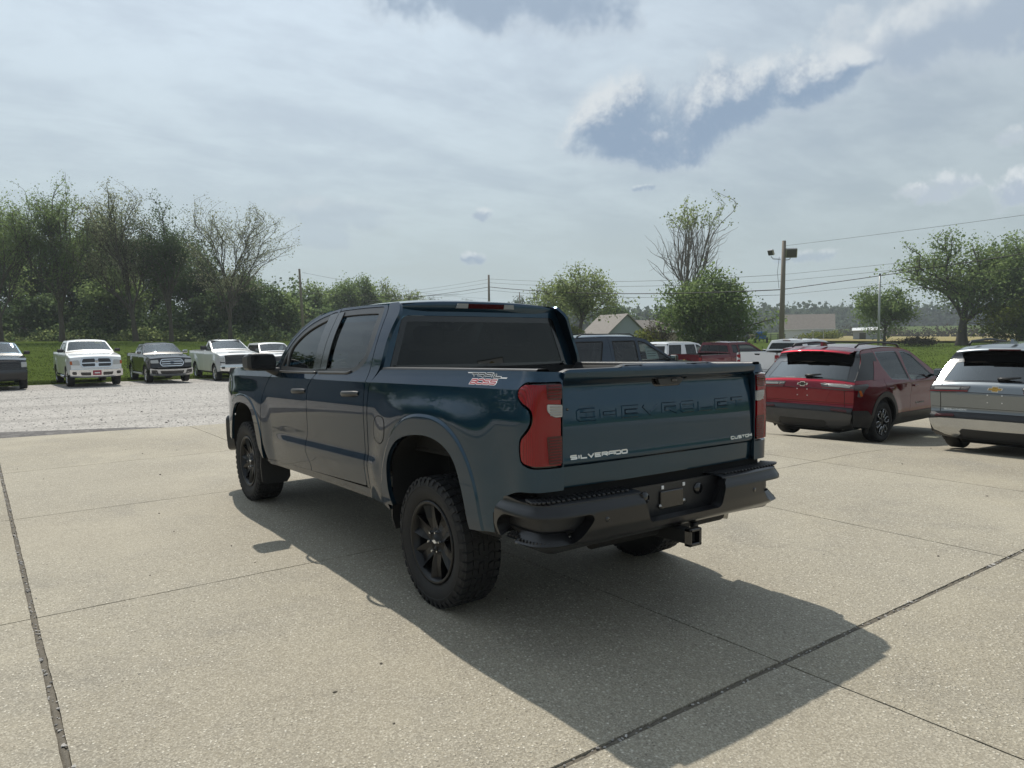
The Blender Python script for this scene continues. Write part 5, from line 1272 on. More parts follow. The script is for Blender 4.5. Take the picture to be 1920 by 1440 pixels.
    for x_, z_ in ((-.09, .935), (.09, .935), (-.09, .83), (.09, .83)):
        p = c.wrap(np.array([x_]), np.array([c.sv(z_)]))[0]; MB().box((p[0], p[1]-.008, p[2]), (.008, .004, .008), .002).build('plate_bolt', 'decal_white', hatch)
    pb_ = c.wrap(np.array([0.0]), np.array([c.sv(1.005)]))[0]
    if not silver: MB().prism([(u*.098, v*.095) for u, v in BOW], lambda u, v, d_: (u, pb_[1]-d_, pb_[2]+v), 0, .011).build('emblem_rim', 'badge_silver', hatch); MB().prism([(u*.078, v*.07) for u, v in BOW], lambda u, v, d_: (u, pb_[1]-d_, pb_[2]+v), .010, .014).build('emblem', 'gloss_black', hatch)
    else: MB().prism([(u*.098, v*.095) for u, v in BOW], lambda u, v, d_: (u, pb_[1]-d_, pb_[2]+v), 0, .011).build('emblem_rim', 'badge_silver', hatch); MB().prism([(u*.084, v*.074) for u, v in BOW], lambda u, v, d_: (u, pb_[1]-d_, pb_[2]+v), .010, .014).build('emblem', 'badge_gold', hatch)
    def rf(u, v, d_):
        p = c.wrap(np.array([u]), np.array([c.sv(v)]))[0]; return (p[0], p[1]-d_, p[2])
    if silver: lettering(MB(), 'EQUINOX', rf, -.66, -.36, .690, .715, .0065, .0, .005).build('name_badge', 'badge_silver', c.T)
    # lamps: slim bar that turns down round the corner
    for m in (-1, 1):
        lp = empty('tail_lamp', c.T)
        c.face('lamp_bar', 'lens_smoke', [(m*.315, 1.025), (m*.36, .955), (m*.70, .945), (m*.865, .955), (m*.865, 1.035)], False, .010, .02, lp, .008)
        c.face('red_strip', 'lens_red', [(m*.345, .968), (m*.86, .958), (m*.86, .972), (m*.34, .980)], False, .014, .01, lp, .003)
        c.face('clear_strip', 'lens_clear', [(m*.46, .990), (m*.80, .988), (m*.80, 1.018), (m*.45, 1.015)], False, .013, .01, lp, .004)
        panel('side_lamp', 'lens_smoke', lp, rp([(-.955, 1.035), (-.62, 1.045), (-.58, 1.01), (-.70, .955), (-.80, .83), (-.885, .845), (-.86, .95), (-.955, .955)], .012), c.side(m), .04, off=.010, hem=.02, sgn=m)
        panel('amber_strip', 'lens_red' if silver else 'lens_amber', lp, rp([(-.865, .945), (-.815, .945), (-.765, .855), (-.815, .845)], .01), c.side(m), .03, off=.014, hem=.01, sgn=m)
    # glass and spoiler
    gp = rp([(-.72, c.sv(1.095), .03), (-.64, c.sv(1.365), .02), (.64, c.sv(1.365), .02), (.72, c.sv(1.095), .03)], .03)
    c.sheet('hatch_frame', 'gloss_black', i(8), i(10), holes=[inset(gp, .0)], parent=hatch)  # black frame; its deep top band paints the spoiler's shadow over the glass
    panel('rear_window', 'glass_bright', hatch, inset(gp, .006), c.wrap, .06, off=-.002, hem=.004, sgn=1)
    c.sheet('roof_header', 'gloss_black', i(10), i(12)); c.sheet('roof', P, i(12), i(16))  # header coloured black for the shade beneath the spoiler
    xs = np.linspace(-.64, .64, 25); q_ = 1-np.abs(xs/.66)**2.4; sp = MB()
    sp.grid([np.stack([xs*1.0, np.full(25, -.34), 1.585+.048*q_], 1), np.stack([xs*.99, -.52-.02*q_, 1.563+.048*q_], 1), np.stack([xs*.98, -.655-.03*q_, 1.538+.046*q_], 1), np.stack([xs*.97, -.660-.03*q_, 1.522+.046*q_], 1)], flip=True); sp.build('roof_spoiler', P, c.T)
    MB().grid([np.stack([xs*.97, -.658-.03*q_, 1.521+.046*q_], 1), np.stack([xs*.97, -.50-.01*q_, 1.512+.044*q_], 1)], flip=True).build('spoiler_underside', 'black_plastic', c.T)  # underside coloured black instead of body paint, to stand for shade
    MB().box((0, -.694, 1.574), (.20, .006, .010), .003).build('brake_lamp', 'lens_red_deep', c.T)
    wp = c.wrap(np.array([0, .06, .28]), np.full(3, c.sv(1.125))); wp[:, 1] -= .03
    w2 = MB().tube([wp[0], wp[1], wp[2]+np.array([0, .0, .03])], [.022, .024, .010], 8); w2.build('rear_wiper', 'black_plastic', hatch)
    fin_ = MB().prism([(-.10, 0), (.10, 0), (-.04, .065), (-.085, .07)], lambda u, v, d_: (d_, -.30+u, 1.655+v), -.02, .02); fin_.build('roof_antenna', P, c.T)
    ws = rp([(-.70, (i(16)+.03), .05), (.70, (i(16)+.03), .05), (.80, i(17)+.02, .04), (-.80, i(17)+.02, .04)], .04)
    c.sheet('windshield_frame', 'gloss_black', i(16), i(18), holes=[ws]); panel('windshield', 'glass_clear', c.T, inset(ws, .004), c.wrap, .08, hem=.004, sgn=1)
    c.sheet('hood', P, i(18), i(20)); c.sheet('front_fascia', P, i(20), i(22)); c.sheet('front_lip', 'black_plastic', i(22), i(23))
    c.face('grille', 'gloss_black', [(-.62, .42), (.62, .42), (.55, .72), (-.55, .72)]); c.face('headlamp', 'lens_clear', [(.58, .62), (.82, .60), (.83, .74), (.60, .73)], both=True)
    c.mirror(1.92, 1.075, 'paint_silver' if silver else 'paint_black', .95); c.cabin(-.3, 1.9, .95, (.35, 1.15)); c.under(-.75, 3.3, .24)
    mf = MB().tube([(.35, -.55, .33), (.62, -.80, .32)], .05, 10); mf.tube([(-.2, -.45, .34), (.35, -.55, .33)], .03, 8); mf.build('exhaust_pipe', 'steel', c.T)
    c.wheels(); return c
crossover('metallic red compact crossover with black roof rails parked right of the teal pickup', (9.22, 3.32, -.275), 1.52, 'paint_red', False)
crossover('silver compact crossover with gold tailgate emblem at the right edge', (9.33, .42, -.215), 1.52, 'paint_silver', True)

# ---- pickups ---------------------------------------------------------------------------------------------------------
def pickup(label, loc, head, P, H=1.92, wb=3.57, hw=1.0, cab='crew', front='ram', group=None, tail_='plain', rail=None, ro=1.15, fo=.98, r=.40, cat='pickup truck', chrome_mirror=False, glass_='glass_tint', cab_back=None, tow=False, step=.08, rim='rim_silver', name='pickup_truck', badge=None):
    k = H/1.92; rl = rail or 1.38*k; hood = 1.24*k; top_ = H-.045
    ycb = cab_back if cab_back is not None else .72
    W_ = [(.40, hw*.93), (.55, hw*.97), (.80, hw*.985), (1.05, hw*.985), (rl-.10, hw*.975), (rl, hw*.925), (rl+.12, hw*.88), (top_-.05, hw*.74), (top_+.05, hw*.68)]
    yh = wb-1.35-(.0 if cab != 'reg' else .25)          # windshield header
    yc = wb-.62                                             # cowl
    path = [(-ro+.06, .50), (-ro, .70), (-ro, rl), (-ro+.02, rl+.005), (ycb-.02, rl+.006), (ycb, rl+.02), (ycb+.08, top_-.06), (ycb+.10, top_), (ycb+.5, top_+.012), (yh-.2, top_+.005), (yh, top_-.05), (yc-.05, rl+.06), (yc+.08, rl-.01), (wb+fo-.42, hood+.02), (wb+fo-.12, hood-.05), (wb+fo-.03, hood-.20), (wb+fo, .72), (wb+fo-.02, .50), (wb+fo-.12, .40)]
    crown = [.02, .03, .03, .0, .0, .02, .03, .04, .05, .05, .05, .06, .05, .06, .07, .08, .10, .10, .08]
    c = Car(name, label, cat, loc, head, P, W_, path, crown, wb, r, .27, hw-.145, group=group, nose=(wb+.15, fo, .10), tail=(-ro+.35, .35, .03), flare_=.028, step=step, style='five', rim=rim, sill=.48, arch=r+.10)
    i = lambda q: c.s[q]
    top = [(-ro+.02, .60), (-ro+.02, rl-.01), (ycb-.02, rl-.008), (ycb, rl+.02), (ycb+.08, top_-.08), (ycb+.14, top_-.012), (ycb+.5, top_), (yh-.2, top_-.008), (yh, top_-.065), (yc-.05, rl+.045), (yc+.08, rl-.02), (wb+fo-.42, hood), (wb+fo-.14, hood-.07), (wb+fo-.07, hood-.20), (wb+fo-.05, .60)]
    ol = c.outline(top, -ro+.02, wb+fo-.05, .62, .55)
    zb = rl+.03; zt = top_-.10
    wins = []; seams = [('bed_side', -3, ycb-.01)]
    doors_from = wb-.50
    if cab == 'crew':
        y2 = (ycb+.12+doors_from)/2+.0
        seams += [('cab_corner', ycb, ycb+.13), ('door', ycb+.13, y2), ('door', y2, doors_from), ('fender', doors_from, wb+2)]
        wins = [[(ycb+.24, zb+.05), (y2-.05, zb), (y2-.05, zt), (ycb+.26, zt)], [(y2+.06, zb), (doors_from-.18, zb-.01), (yh-.08, zt-.03), (yh-.30, zt), (y2+.06, zt)]]
    elif cab == 'ext':
        y2 = ycb+.62
        seams += [('cab_corner', ycb, ycb+.10), ('door', ycb+.10, y2), ('door', y2, doors_from), ('fender', doors_from, wb+2)]
        wins = [[(ycb+.20, zb+.03), (y2-.06, zb), (y2-.06, zt), (ycb+.24, zt)], [(y2+.05, zb), (doors_from-.18, zb-.01), (yh-.08, zt-.03), (yh-.30, zt), (y2+.05, zt)]]
    else:
        seams += [('cab_corner', ycb, ycb+.16), ('door', ycb+.16, doors_from), ('fender', doors_from, wb+2)]
        wins = [[(ycb+.26, zb), (doors_from-.18, zb-.01), (yh-.08, zt-.03), (yh-.30, zt), (ycb+.28, zt)]]
    c.hmat = 'chrome' if chrome_mirror or front == 'ram' else ('trim_grey' if P != 'paint_white' else P)
    c.sides(ol, seams, wins, rl-.16, 'shell_black', glass_)
    for sg in (-1, 1):
        panel('sill', 'under_black', c.T, rp([(c.ar-.02, .40), (wb-c.ar+.02, .40), (wb-c.ar, .50), (c.ar, .50)], .01), c.side(sg), .1, off=-.02, hem=.05, sgn=sg)
        if front == 'ram' or chrome_mirror: MB().tube([(sg*(hw-.02), c.ar+.1, .40), (sg*(hw-.02), wb-c.ar-.1, .40)], .045, 8).build('running_board', 'chrome' if front == 'ram' else 'steel', c.T)
        ys = np.linspace(-ro+.03, ycb-.03, 10); x_ = c.half(ys, rl-.01)
        MB().grid([np.stack([sg*x_, ys, np.full(10, rl-.008)], 1), np.stack([sg*(x_-.09), ys, np.full(10, rl)], 1), np.stack([sg*(x_-.10), ys, np.full(10, rl-.5)], 1)], flip=sg < 0).build('bed_rail', 'black_plastic' if P != 'paint_white' else P, c.T)
    MB().box((0, (ycb-ro)/2, .86), (hw-.13, (ycb+ro)/2-.05, .02)).build('bed_floor', 'under_black', c.T)
    # tailgate
    tgt = c.sheet('tailgate', P, c.sv(.70), i(2), ins=.12, hem=.05)
    for sg in (-1, 1): c.face('bed_post', P, [(sg*(hw-.115), .70), (sg*(hw-.03), .70), (sg*(hw-.045), rl-.012), (sg*(hw-.115), rl-.012)], False, -.001, .02, None, .005)
    th_ = rl-.16
    c.face('tailgate_handle', 'gloss_black' if P == 'paint_white' else P, [(-.13, rl-.065), (.13, rl-.065), (.10, rl-.115), (-.10, rl-.115)], False, .012, .02, tgt)
    if tail_ == 'late':
        c.face('tail_lamp', 'lens_red', [(.79, .93), (.955, .93), (.955, 1.10), (.88, 1.14), (.88, 1.22), (.96, 1.25), (.96, 1.34), (.79, 1.34)], False, .014, .03, None, .02, both=True)
        c.face('reverse_lens', 'lens_clear', [(.80, 1.13), (.875, 1.13), (.875, 1.20), (.80, 1.20)], False, .018, .01, None, .01, both=True)
        c.face('tailgate_step_line', 'shell_black', [(-.80, .775), (.80, .775), (.80, .785), (-.80, .785)], False, .002, .002, tgt, 0)
    else:
        c.face('tail_lamp', 'lens_red', [(hw-.20, .84), (hw-.05, .84), (hw-.055, rl-.12), (hw-.20, rl-.10)], False, .014, .04, None, .03, both=True)
        c.face('reverse_lens', 'lens_clear', [(hw-.18, .90), (hw-.08, .90), (hw-.08, .98), (hw-.18, .98)], False, .018, .01, None, .01, both=True)
    if badge == 'bow':
        p = c.wrap(np.array([0.0]), np.array([c.sv(rl-.28)]))[0]
        MB().prism([(u*.155, v*.15) for u, v in BOW], lambda u, v, d_: (u, p[1]-d_, p[2]+v), 0, .016).build('emblem', 'badge_gold', tgt)
    if badge == '4x4':
        pass
    rb = MB(); rb.box((0, -ro-.05, .60), (hw-.03, .11, .085), .03); rb.build('rear_bumper', 'chrome', c.T); MB().box((0, -ro-.05, .692), (hw-.05, .10, .010), .004).build('bumper_step', 'black_plastic', c.T)
    # cab
    bw = rp([(-hw*.80, i(5)+.06, .04), (-hw*.69, i(6)-.06, .05), (hw*.69, i(6)-.06, .05), (hw*.80, i(5)+.06, .04)], .04)
    c.sheet('cab_back', P, i(5), i(7), holes=[bw]); panel('rear_window', 'glass_dark', c.T, inset(bw, .004), c.wrap, .1, hem=.004, sgn=1)
    p = c.wrap(np.array([0.0]), np.array([i(7)-.02]))[0]; MB().box((0, p[1]-.01, p[2]-.01), (.17, .014, .018), .005).build('brake_lamp', 'lens_red_deep', c.T)
    c.sheet('roof', P, i(7), i(10))
    ws = rp([(-hw*.70, i(10)+.03, .05), (hw*.70, i(10)+.03, .05), (hw*.84, i(11)-.02, .04), (-hw*.84, i(11)-.02, .04)], .04)
    c.sheet('windshield_frame', P, i(10), i(11)+.05, holes=[ws]); panel('windshield', 'glass_clear', c.T, inset(ws, .004), c.wrap, .08, hem=.004, sgn=1)
    c.sheet('cowl', 'black_plastic', i(11)+.05, i(12)); hd_ = c.sheet('hood', P, i(12), i(14))
    fin_ = MB().tube([(.0+.25, yh-.25, top_+.05), (.25, yh-.33, top_+.11)], .014, 6); fin_.build('roof_antenna', 'black_plastic', c.T)
    c.sheet('front_fascia', P, i(14), c.sv(.72, True))
    z0 = lambda f_: hood-f_
    if front == 'ram':
        c.face('bumper', 'chrome', [(-.97, .46), (.97, .46), (.97, .74), (-.97, .74)], True, .03, .08, None, .05)
        fr_o = rp([(-.53, .80), (.53, .80), (.60, .95), (.57, 1.14), (.40, 1.19), (-.40, 1.19), (-.57, 1.14), (-.60, .95)], .08)
        sl_ = [rp(q, .04) for q in ([(-.54, .995), (-.06, .995), (-.06, 1.12), (-.48, 1.12)], [(.06, .995), (.54, .995), (.48, 1.12), (.06, 1.12)], [(-.50, .845), (-.06, .845), (-.06, .955), (-.545, .955)], [(.06, .845), (.50, .845), (.545, .955), (.06, .955)])]
        g_ = c.face('grille', 'chrome', fr_o, True, .035, .05, None, 0, [s_ for s_ in sl_]); 
        c.face('grille_mesh', 'gloss_black', [(-.55, .83), (.55, .83), (.55, 1.15), (-.55, 1.15)], True, .014, .01, None, .05)
        for zz in (.90, 1.03, 1.075): MB().tube(c.wrap(np.linspace(-.5, .5, 10), np.full(10, c.sv(zz, True)))+np.array([0, .022, 0]), .007, 5).build('grille_bar', 'trim_grey', c.T)
        p = c.wrap(np.array([0.0]), np.array([c.sv(1.04, True)]))[0]; MB().lathe([(0, .012), (.05, .010), (.065, 0)], 'Y', 14, (0, p[1]+.04, p[2])).build('emblem', 'steel', c.T)
        c.face('headlamp', 'lens_clear', [(.60, .90), (.93, .92), (.95, 1.08), (.64, 1.10)], True, .02, .03, None, .04, both=True)
        c.face('turn_lens', 'lens_amber', [(.86, .93), (.94, .94), (.95, 1.07), (.87, 1.07)], True, .024, .01, None, .02, both=True)
        c.face('fog_lamp', 'gloss_black', [(.72, .54), (.88, .54), (.88, .66), (.72, .66)], True, .036, .02, None, .05, both=True)
        c.face('bumper_opening', 'gloss_black', [(.22, .53), (.56, .53), (.60, .64), (.22, .64)], True, .036, .01, None, .03, both=True)
        c.face('front_plate', 'plate_red', [(-.155, .54), (.155, .54), (.155, .70), (-.155, .70)], True, .05, .01, None, .01)
        c.face('plate_band', 'decal_white', [(-.10, .60), (.10, .60), (.10, .64), (-.10, .64)], True, .054, .002, None, 0)
        c.face('price_sticker', 'sticker_yellow', [(-.56, top_-.115), (-.28, top_-.105), (-.28, top_-.155), (-.58, top_-.165)], True, -.006, .002, None, .02)
    elif front == 'ranger':
        fr_o = rp([(-.42, .76), (.42, .76), (.52, .90), (.42, 1.05), (-.42, 1.05), (-.52, .90)], .06)
        c.face('grille', 'chrome', fr_o, True, .03, .05, None, 0); c.face('grille_mesh', 'gloss_black', inset(fr_o, .035), True, .034, .01, None, 0)
        for zz in (.86, .95): c.face('grille_bar', 'chrome', [(-.42, zz-.016), (.42, zz-.016), (.42, zz+.016), (-.42, zz+.016)], True, .044, .01, None, .01)
        c.face('emblem', 'paint_navy', [(.12*math.cos(a), .905+.05*math.sin(a)) for a in np.linspace(0, 2*PI, 14, endpoint=False)], True, .052, .01, None, 0)
        c.face('headlamp', 'lens_clear', [(.54, .90), (.86, .92), (.86, 1.04), (.56, 1.03)], True, .02, .03, None, .03, both=True)
        c.face('bumper', 'rim_silver', [(-.90, .40), (.90, .40), (.90, .70), (.70, .66), (-.70, .66), (-.90, .70)], True, .035, .08, None, .05)
        c.face('bumper_opening', 'gloss_black', [(-.46, .50), (.46, .50), (.50, .60), (-.50, .60)], True, .042, .01, None, .03)
        c.face('fog_lamp', 'gloss_black', [(.56, .48), (.84, .50), (.84, .63), (.62, .62)], True, .042, .02, None, .03, both=True)
    elif front in ('hd', 'black'):
        a = .74*hw; zt_ = hood-.07; zb_ = .86 if front == 'hd' else .80
        c.face('grille', 'gloss_black', [(-a, zb_), (a, zb_), (a, zt_), (-a, zt_)], True, .02, .04, None, .04)
        for q in range(5): zz = zb_+.06+(zt_-zb_-.1)*q/4; MB().tube(c.wrap(np.linspace(-a+.03, a-.03, 10), np.full(10, c.sv(zz, True)))+np.array([0, .026, 0]), .012, 5).build('grille_bar', 'black_plastic', c.T)
        c.face('headlamp', 'lens_clear', [(a+.03, zt_-.26), (hw*.95, zt_-.24), (hw*.95, zt_-.05), (a+.03, zt_-.07)], True, .02, .03, None, .03, both=True)
        c.face('lamp_bezel', 'gloss_black', [(a+.01, zt_-.34), (hw*.96, zt_-.32), (hw*.96, zt_-.27), (a+.01, zt_-.29)], True, .018, .02, None, .02, both=True)
        if front == 'hd':
            c.face('bumper', 'chrome', [(-.99, .56), (.99, .56), (.99, .82), (-.99, .82)], True, .035, .09, None, .04)
            c.face('bumper_opening', 'black_plastic', [(-.62, .46), (.62, .46), (.56, .70), (-.56, .70)], True, .040, .04, None, .05)
            c.face('fog_lamp', 'gloss_black', [(.78, .66), (.93, .66), (.93, .76), (.78, .76)], True, .042, .02, None, .02, both=True)
            pts = rp([(-.42, c.s[13]-.25), (.42, c.s[13]-.25), (.38, c.s[13]-.10), (-.38, c.s[13]-.10)], .03); panel('hood_scoop', 'gloss_black', hd_, pts, c.wrap, .08, off=.012, hem=.02, sgn=1)
        else:
            c.face('bumper', 'bumper_black', [(-.97, .46), (.97, .46), (.97, .80), (-.97, .80)], True, .035, .09, None, .05)
            c.face('bumper_trim', P, [(-.96, .74), (-.70, .70), (.70, .70), (.96, .74), (.96, .82), (-.96, .82)], True, .040, .02, None, .02)
    if tow: c.mirror(wb-.78, rl+.10, 'black_plastic', 1.35, .22)
    else: c.mirror(wb-.78, rl+.03, 'chrome' if chrome_mirror else 'black_plastic', 1.0)
    if cab == 'crew': c.cabin(ycb+.15, wb-.6, rl-.08, (ycb+.45, yh-.55))
    else: c.cabin(ycb+.15, wb-.6, rl-.08, (yh-.55,))
    c.under(-ro+.15, wb+fo-.3, .42); c.wheels(); return c
ROW = 'pickups in the row at the back of the gravel yard'
def gy(x, y): return gz(x, y)-.045
def put(x, y, wb, head):      # front axle at x, y -> rear-axle origin
    return (x-math.sin(head)*wb, y-math.cos(head)*wb)
for args in (
    dict(label='charcoal pickup with black grille cut off by the left edge of the picture', fx=-2.42, fy=32.35, head=PI-.01, P='paint_charcoal', H=1.93, wb=3.745, front='black', hw=1.02, rim='rim_black'),
    dict(label='white crew cab pickup with chrome crossbar grille and red front plate', fx=.93, fy=31.85, head=PI-.02, P='paint_white', H=1.95, wb=3.57, front='ram', hw=1.0),
    dict(label='small black pickup with chrome mirrors between two white pickups', fx=4.02, fy=32.85, head=PI-.02, P='paint_black', H=1.80, wb=3.22, front='ranger', hw=.92, chrome_mirror=True, ro=1.15, r=.385, rail=1.30),
    dict(label='white single cab heavy pickup with black grille and towing mirrors', fx=7.42, fy=34.0, head=PI-.01, P='paint_white', H=2.06, wb=3.62, front='hd', hw=1.03, cab='reg', cab_back=1.62, tow=True, r=.42, ro=1.35),
    dict(label='white pickup mostly hidden behind the teal pickup door mirror', fx=10.7, fy=36.9, head=PI-.01, P='paint_white', H=2.0, wb=3.9, front='hd', hw=1.03, cab='crew', tow=True, r=.42)):
    fx, fy, hd_ = args.pop('fx'), args.pop('fy'), args.pop('head'); x, y = put(fx, fy, args['wb'], hd_)
    pickup(loc=(x, y, gy(fx, fy)), head=hd_, group=ROW, **args)
BK = 'vehicles parked beyond the teal pickup tailgate'
pickup('maroon extended cab pickup with gold tailgate emblem beyond the teal tailgate', (22.6, 17.15, gy(22, 17)), 1.60, 'paint_maroon', H=1.86, wb=3.65, cab='ext', front='black', rail=1.33, badge='bow', group=BK, hw=1.0)
pickup('white pickup seen from behind with red lamps and a black tailgate handle', (22.9, 13.75, gy(22.9, 13.7)), 1.58, 'paint_white', H=1.93, wb=3.745, cab='crew', front='black', tail_='late', rail=1.43, group=BK, hw=1.02)

def wagon(label, loc, head, P, H=1.89, hw=1.02, wb=3.07, ro=1.2, fo=.95, r=.40, glass_='glass_dark', rails=True, sticker=False, group=BK, rear=True, ncol=3, D=.0):
    rl = H*.62; top_ = H-.06
    W_ = [(.35, hw*.92), (.55, hw*.97), (.85, hw*.985), (rl-.12, hw*.985), (rl, hw*.945), (top_-.06, hw*.76), (top_+.05, hw*.68)]
    yc = wb-.55; yh = wb-1.42
    path = [(-ro+.10, .42), (-ro, .55), (-ro-.02, .75), (-ro+.03, rl-.10), (-ro+.06, rl), (-ro+.32, top_-.12), (-ro+.30, top_-.03), (-ro+.6, top_+.005), (.4, top_+.02), (yh-.35, top_+.005), (yh, top_-.06), (yc-.05, rl+.07), (yc+.10, rl-.01), (wb+fo-.45, rl-.09), (wb+fo-.14, rl-.17), (wb+fo-.03, rl-.32), (wb+fo, .70), (wb+fo-.02, .48), (wb+fo-.15, .36)]
    crown = [.05, .06, .07, .06, .05, .05, .05, .05, .055, .055, .05, .06, .05, .06, .07, .08, .10, .10, .08]
    c = Car('parked_car', label, 'car', loc, head, P, W_, path, crown, wb, r, .26, hw-.14, group=group, nose=(wb+.15, fo, .11), tail=(-ro+.5, .5, .06), flare_=.02, step=.07, style='five', sill=.40, arch=r+.08)
    i = lambda q: c.s[q]
    top = [(-ro+.03, .60), (-ro+.02, .75), (-ro+.04, rl-.10), (-ro+.07, rl), (-ro+.33, top_-.13), (-ro+.42, top_-.03), (-ro+.7, top_-.012), (.4, top_+.004), (yh-.35, top_-.01), (yh, top_-.075), (yc-.05, rl+.055), (yc+.10, rl-.02), (wb+fo-.45, rl-.10), (wb+fo-.16, rl-.19), (wb+fo-.08, rl-.32), (wb+fo-.06, .55)]
    ol = c.outline(top, -ro+.03, wb+fo-.06, .58, .52)
    zb = rl+.035; zt = top_-.10; y1 = .36; y2 = 1.30; y3 = wb-.46
    wins = [[(-ro+.26, zb+.03), (-.02, zb), (.17, zt), (-ro+.44, zt)], [(y1+.10, zb), (y2-.05, zb), (y2-.05, zt), (y1+.12, zt)], [(y2+.06, zb), (y3-.18, zb), (yh-.08, zt-.04), (yh-.30, zt), (y2+.06, zt)]]
    c.hmat = P
    c.sides(ol, [('quarter_panel', -3, y1), ('door', y1, y2), ('door', y2, y3), ('fender', y3, wb+2)], wins, rl-.16, 'shell_black', glass_)
    c.sheet('rear_bumper', P, i(0), i(2)); ht_ = c.sheet('tailgate_door', P, i(2), i(4))
    gp = rp([(-hw*.80, i(4)+.02), (-hw*.66, i(5)-.02), (hw*.66, i(5)-.02), (hw*.80, i(4)+.02)], .05)
    c.sheet('hatch_frame', P, i(4), i(6), holes=[gp], parent=ht_); panel('rear_window', 'glass_dark', ht_, inset(gp, .004), c.wrap, .1, hem=.004, sgn=1)
    c.face('tail_lamp', 'lens_red', [(hw-.20, rl-.42), (hw-.05, rl-.42), (hw-.05, rl-.04), (hw-.18, rl-.04)], False, .012, .03, None, .03, both=True)
    c.face('brake_lamp', 'lens_red_deep', [(-.20, top_-.055), (.20, top_-.055), (.20, top_-.075), (-.20, top_-.075)], False, .010, .01)
    c.sheet('roof', P, i(6), i(10))
    ws = rp([(-hw*.70, i(10)+.03, .05), (hw*.70, i(10)+.03, .05), (hw*.84, i(11)-.02, .04), (-hw*.84, i(11)-.02, .04)], .04)
    c.sheet('windshield_frame', P, i(10), i(11)+.05, holes=[ws]); panel('windshield', 'glass_clear', c.T, inset(ws, .004), c.wrap, .08, hem=.004, sgn=1)
    c.sheet('cowl', 'black_plastic', i(11)+.05, i(12)); c.sheet('hood', P, i(12), i(14)); c.sheet('front_fascia', P, i(14), i(17)); c.sheet('front_lip', 'black_plastic', i(17), i(18))
    c.face('grille', 'gloss_black', [(-.66, .62), (.66, .62), (.66, .98), (-.66, .98)]); c.face('headlamp', 'lens_clear', [(.70, .78), (.93, .78), (.93, .95), (.70, .93)], both=True)
    if rails:
        for sg in (-1, 1):
            ys = np.linspace(-ro+.65, yh-.3, 14); kk = np.minimum(1, np.minimum(ys-ys[0], ys[-1]-ys)/.12)
            MB().tube(np.stack([np.full(14, sg*(hw*.66)), ys, top_+.02+.055*kk], 1), .016, 6).build('roof_rail', 'black_plastic', c.T)
    if sticker:
        sk = empty('window_sticker', c.T)
        MB().prism([(1.62, zb+.03), (2.06, zb+.03), (2.00, zb+.34), (1.62, zb+.36)], lambda u, v, d_: (float(c.half(u, v))-.06-d_, u, v), 0, .002).build('sheet', 'paper', sk)
        for z_, a_ in ((zb+.30, .05), (zb+.22, .02), (zb+.16, .0), (zb+.10, .02)):
            MB().prism([(1.66, z_), (1.98-a_, z_), (1.98-a_, z_+.012), (1.66, z_+.012)], lambda u, v, d_: (float(c.half(u, v))-.0575+d_, u, v), 0, .002).build('printed_line', 'dash_grey', sk)
    c.mirror(wb-.72, rl+.02, 'black_plastic', 1.0); c.cabin(-.6, wb-.6, rl-.10, (.55, 1.5)); c.under(-ro+.2, wb+fo-.3, .34); c.wheels(); return c
wagon('dark blue large sport utility with a window sticker behind the teal pickup bed', (8.75, 9.75, gy(9, 10.2)+.10), 1.56, 'paint_navy', H=1.80, hw=.995, sticker=True, glass_='glass_tint')
wagon('white older sport utility partly hidden behind the maroon pickup', (24.5, 21.0, gy(24.5, 21)), 1.50, 'paint_white', H=1.92, rails=False)
wagon('red car showing only its roof behind the red crossover', (19.6, 9.9, gy(19.6, 9.9)), 1.57, 'paint_red', H=1.70, hw=.95, wb=2.8, rails=False, r=.36)

# ------------------------------------------------------------------ trees
def quads(name, V, mat, parent=None, **tags):
    n = len(V); me = bpy.data.meshes.new(name)
    me.vertices.add(n*4); me.vertices.foreach_set('co', np.ascontiguousarray(V, np.float32).ravel())
    me.loops.add(n*4); me.loops.foreach_set('vertex_index', np.arange(n*4, dtype=np.int32))
    me.polygons.add(n); me.polygons.foreach_set('loop_start', np.arange(0, n*4, 4, dtype=np.int32))
    me.polygons.foreach_set('use_smooth', np.zeros(n, bool)); me.update(calc_edges=True)
    return link(name, me, mat, parent, **tags)
def leaf_quads(P, size, droop=.3, g=None):
    g = g or rng; n = len(P)
    a = g.normal(0, 1, (n, 3)); a[:, 2] = a[:, 2]*.6-droop; a /= np.linalg.norm(a, axis=1)[:, None]
    b = g.normal(0, 1, (n, 3)); b = b-(a*b).sum(1)[:, None]*a; b /= np.linalg.norm(b, axis=1)[:, None]
    s_ = size*np.exp(g.normal(0, .3, n)); l = (a*s_[:, None])*.75; w_ = b*(s_*.42)[:, None]
    return np.stack([P-l*.1, P+l*.5+w_, P+l, P+l*.5-w_], 1)
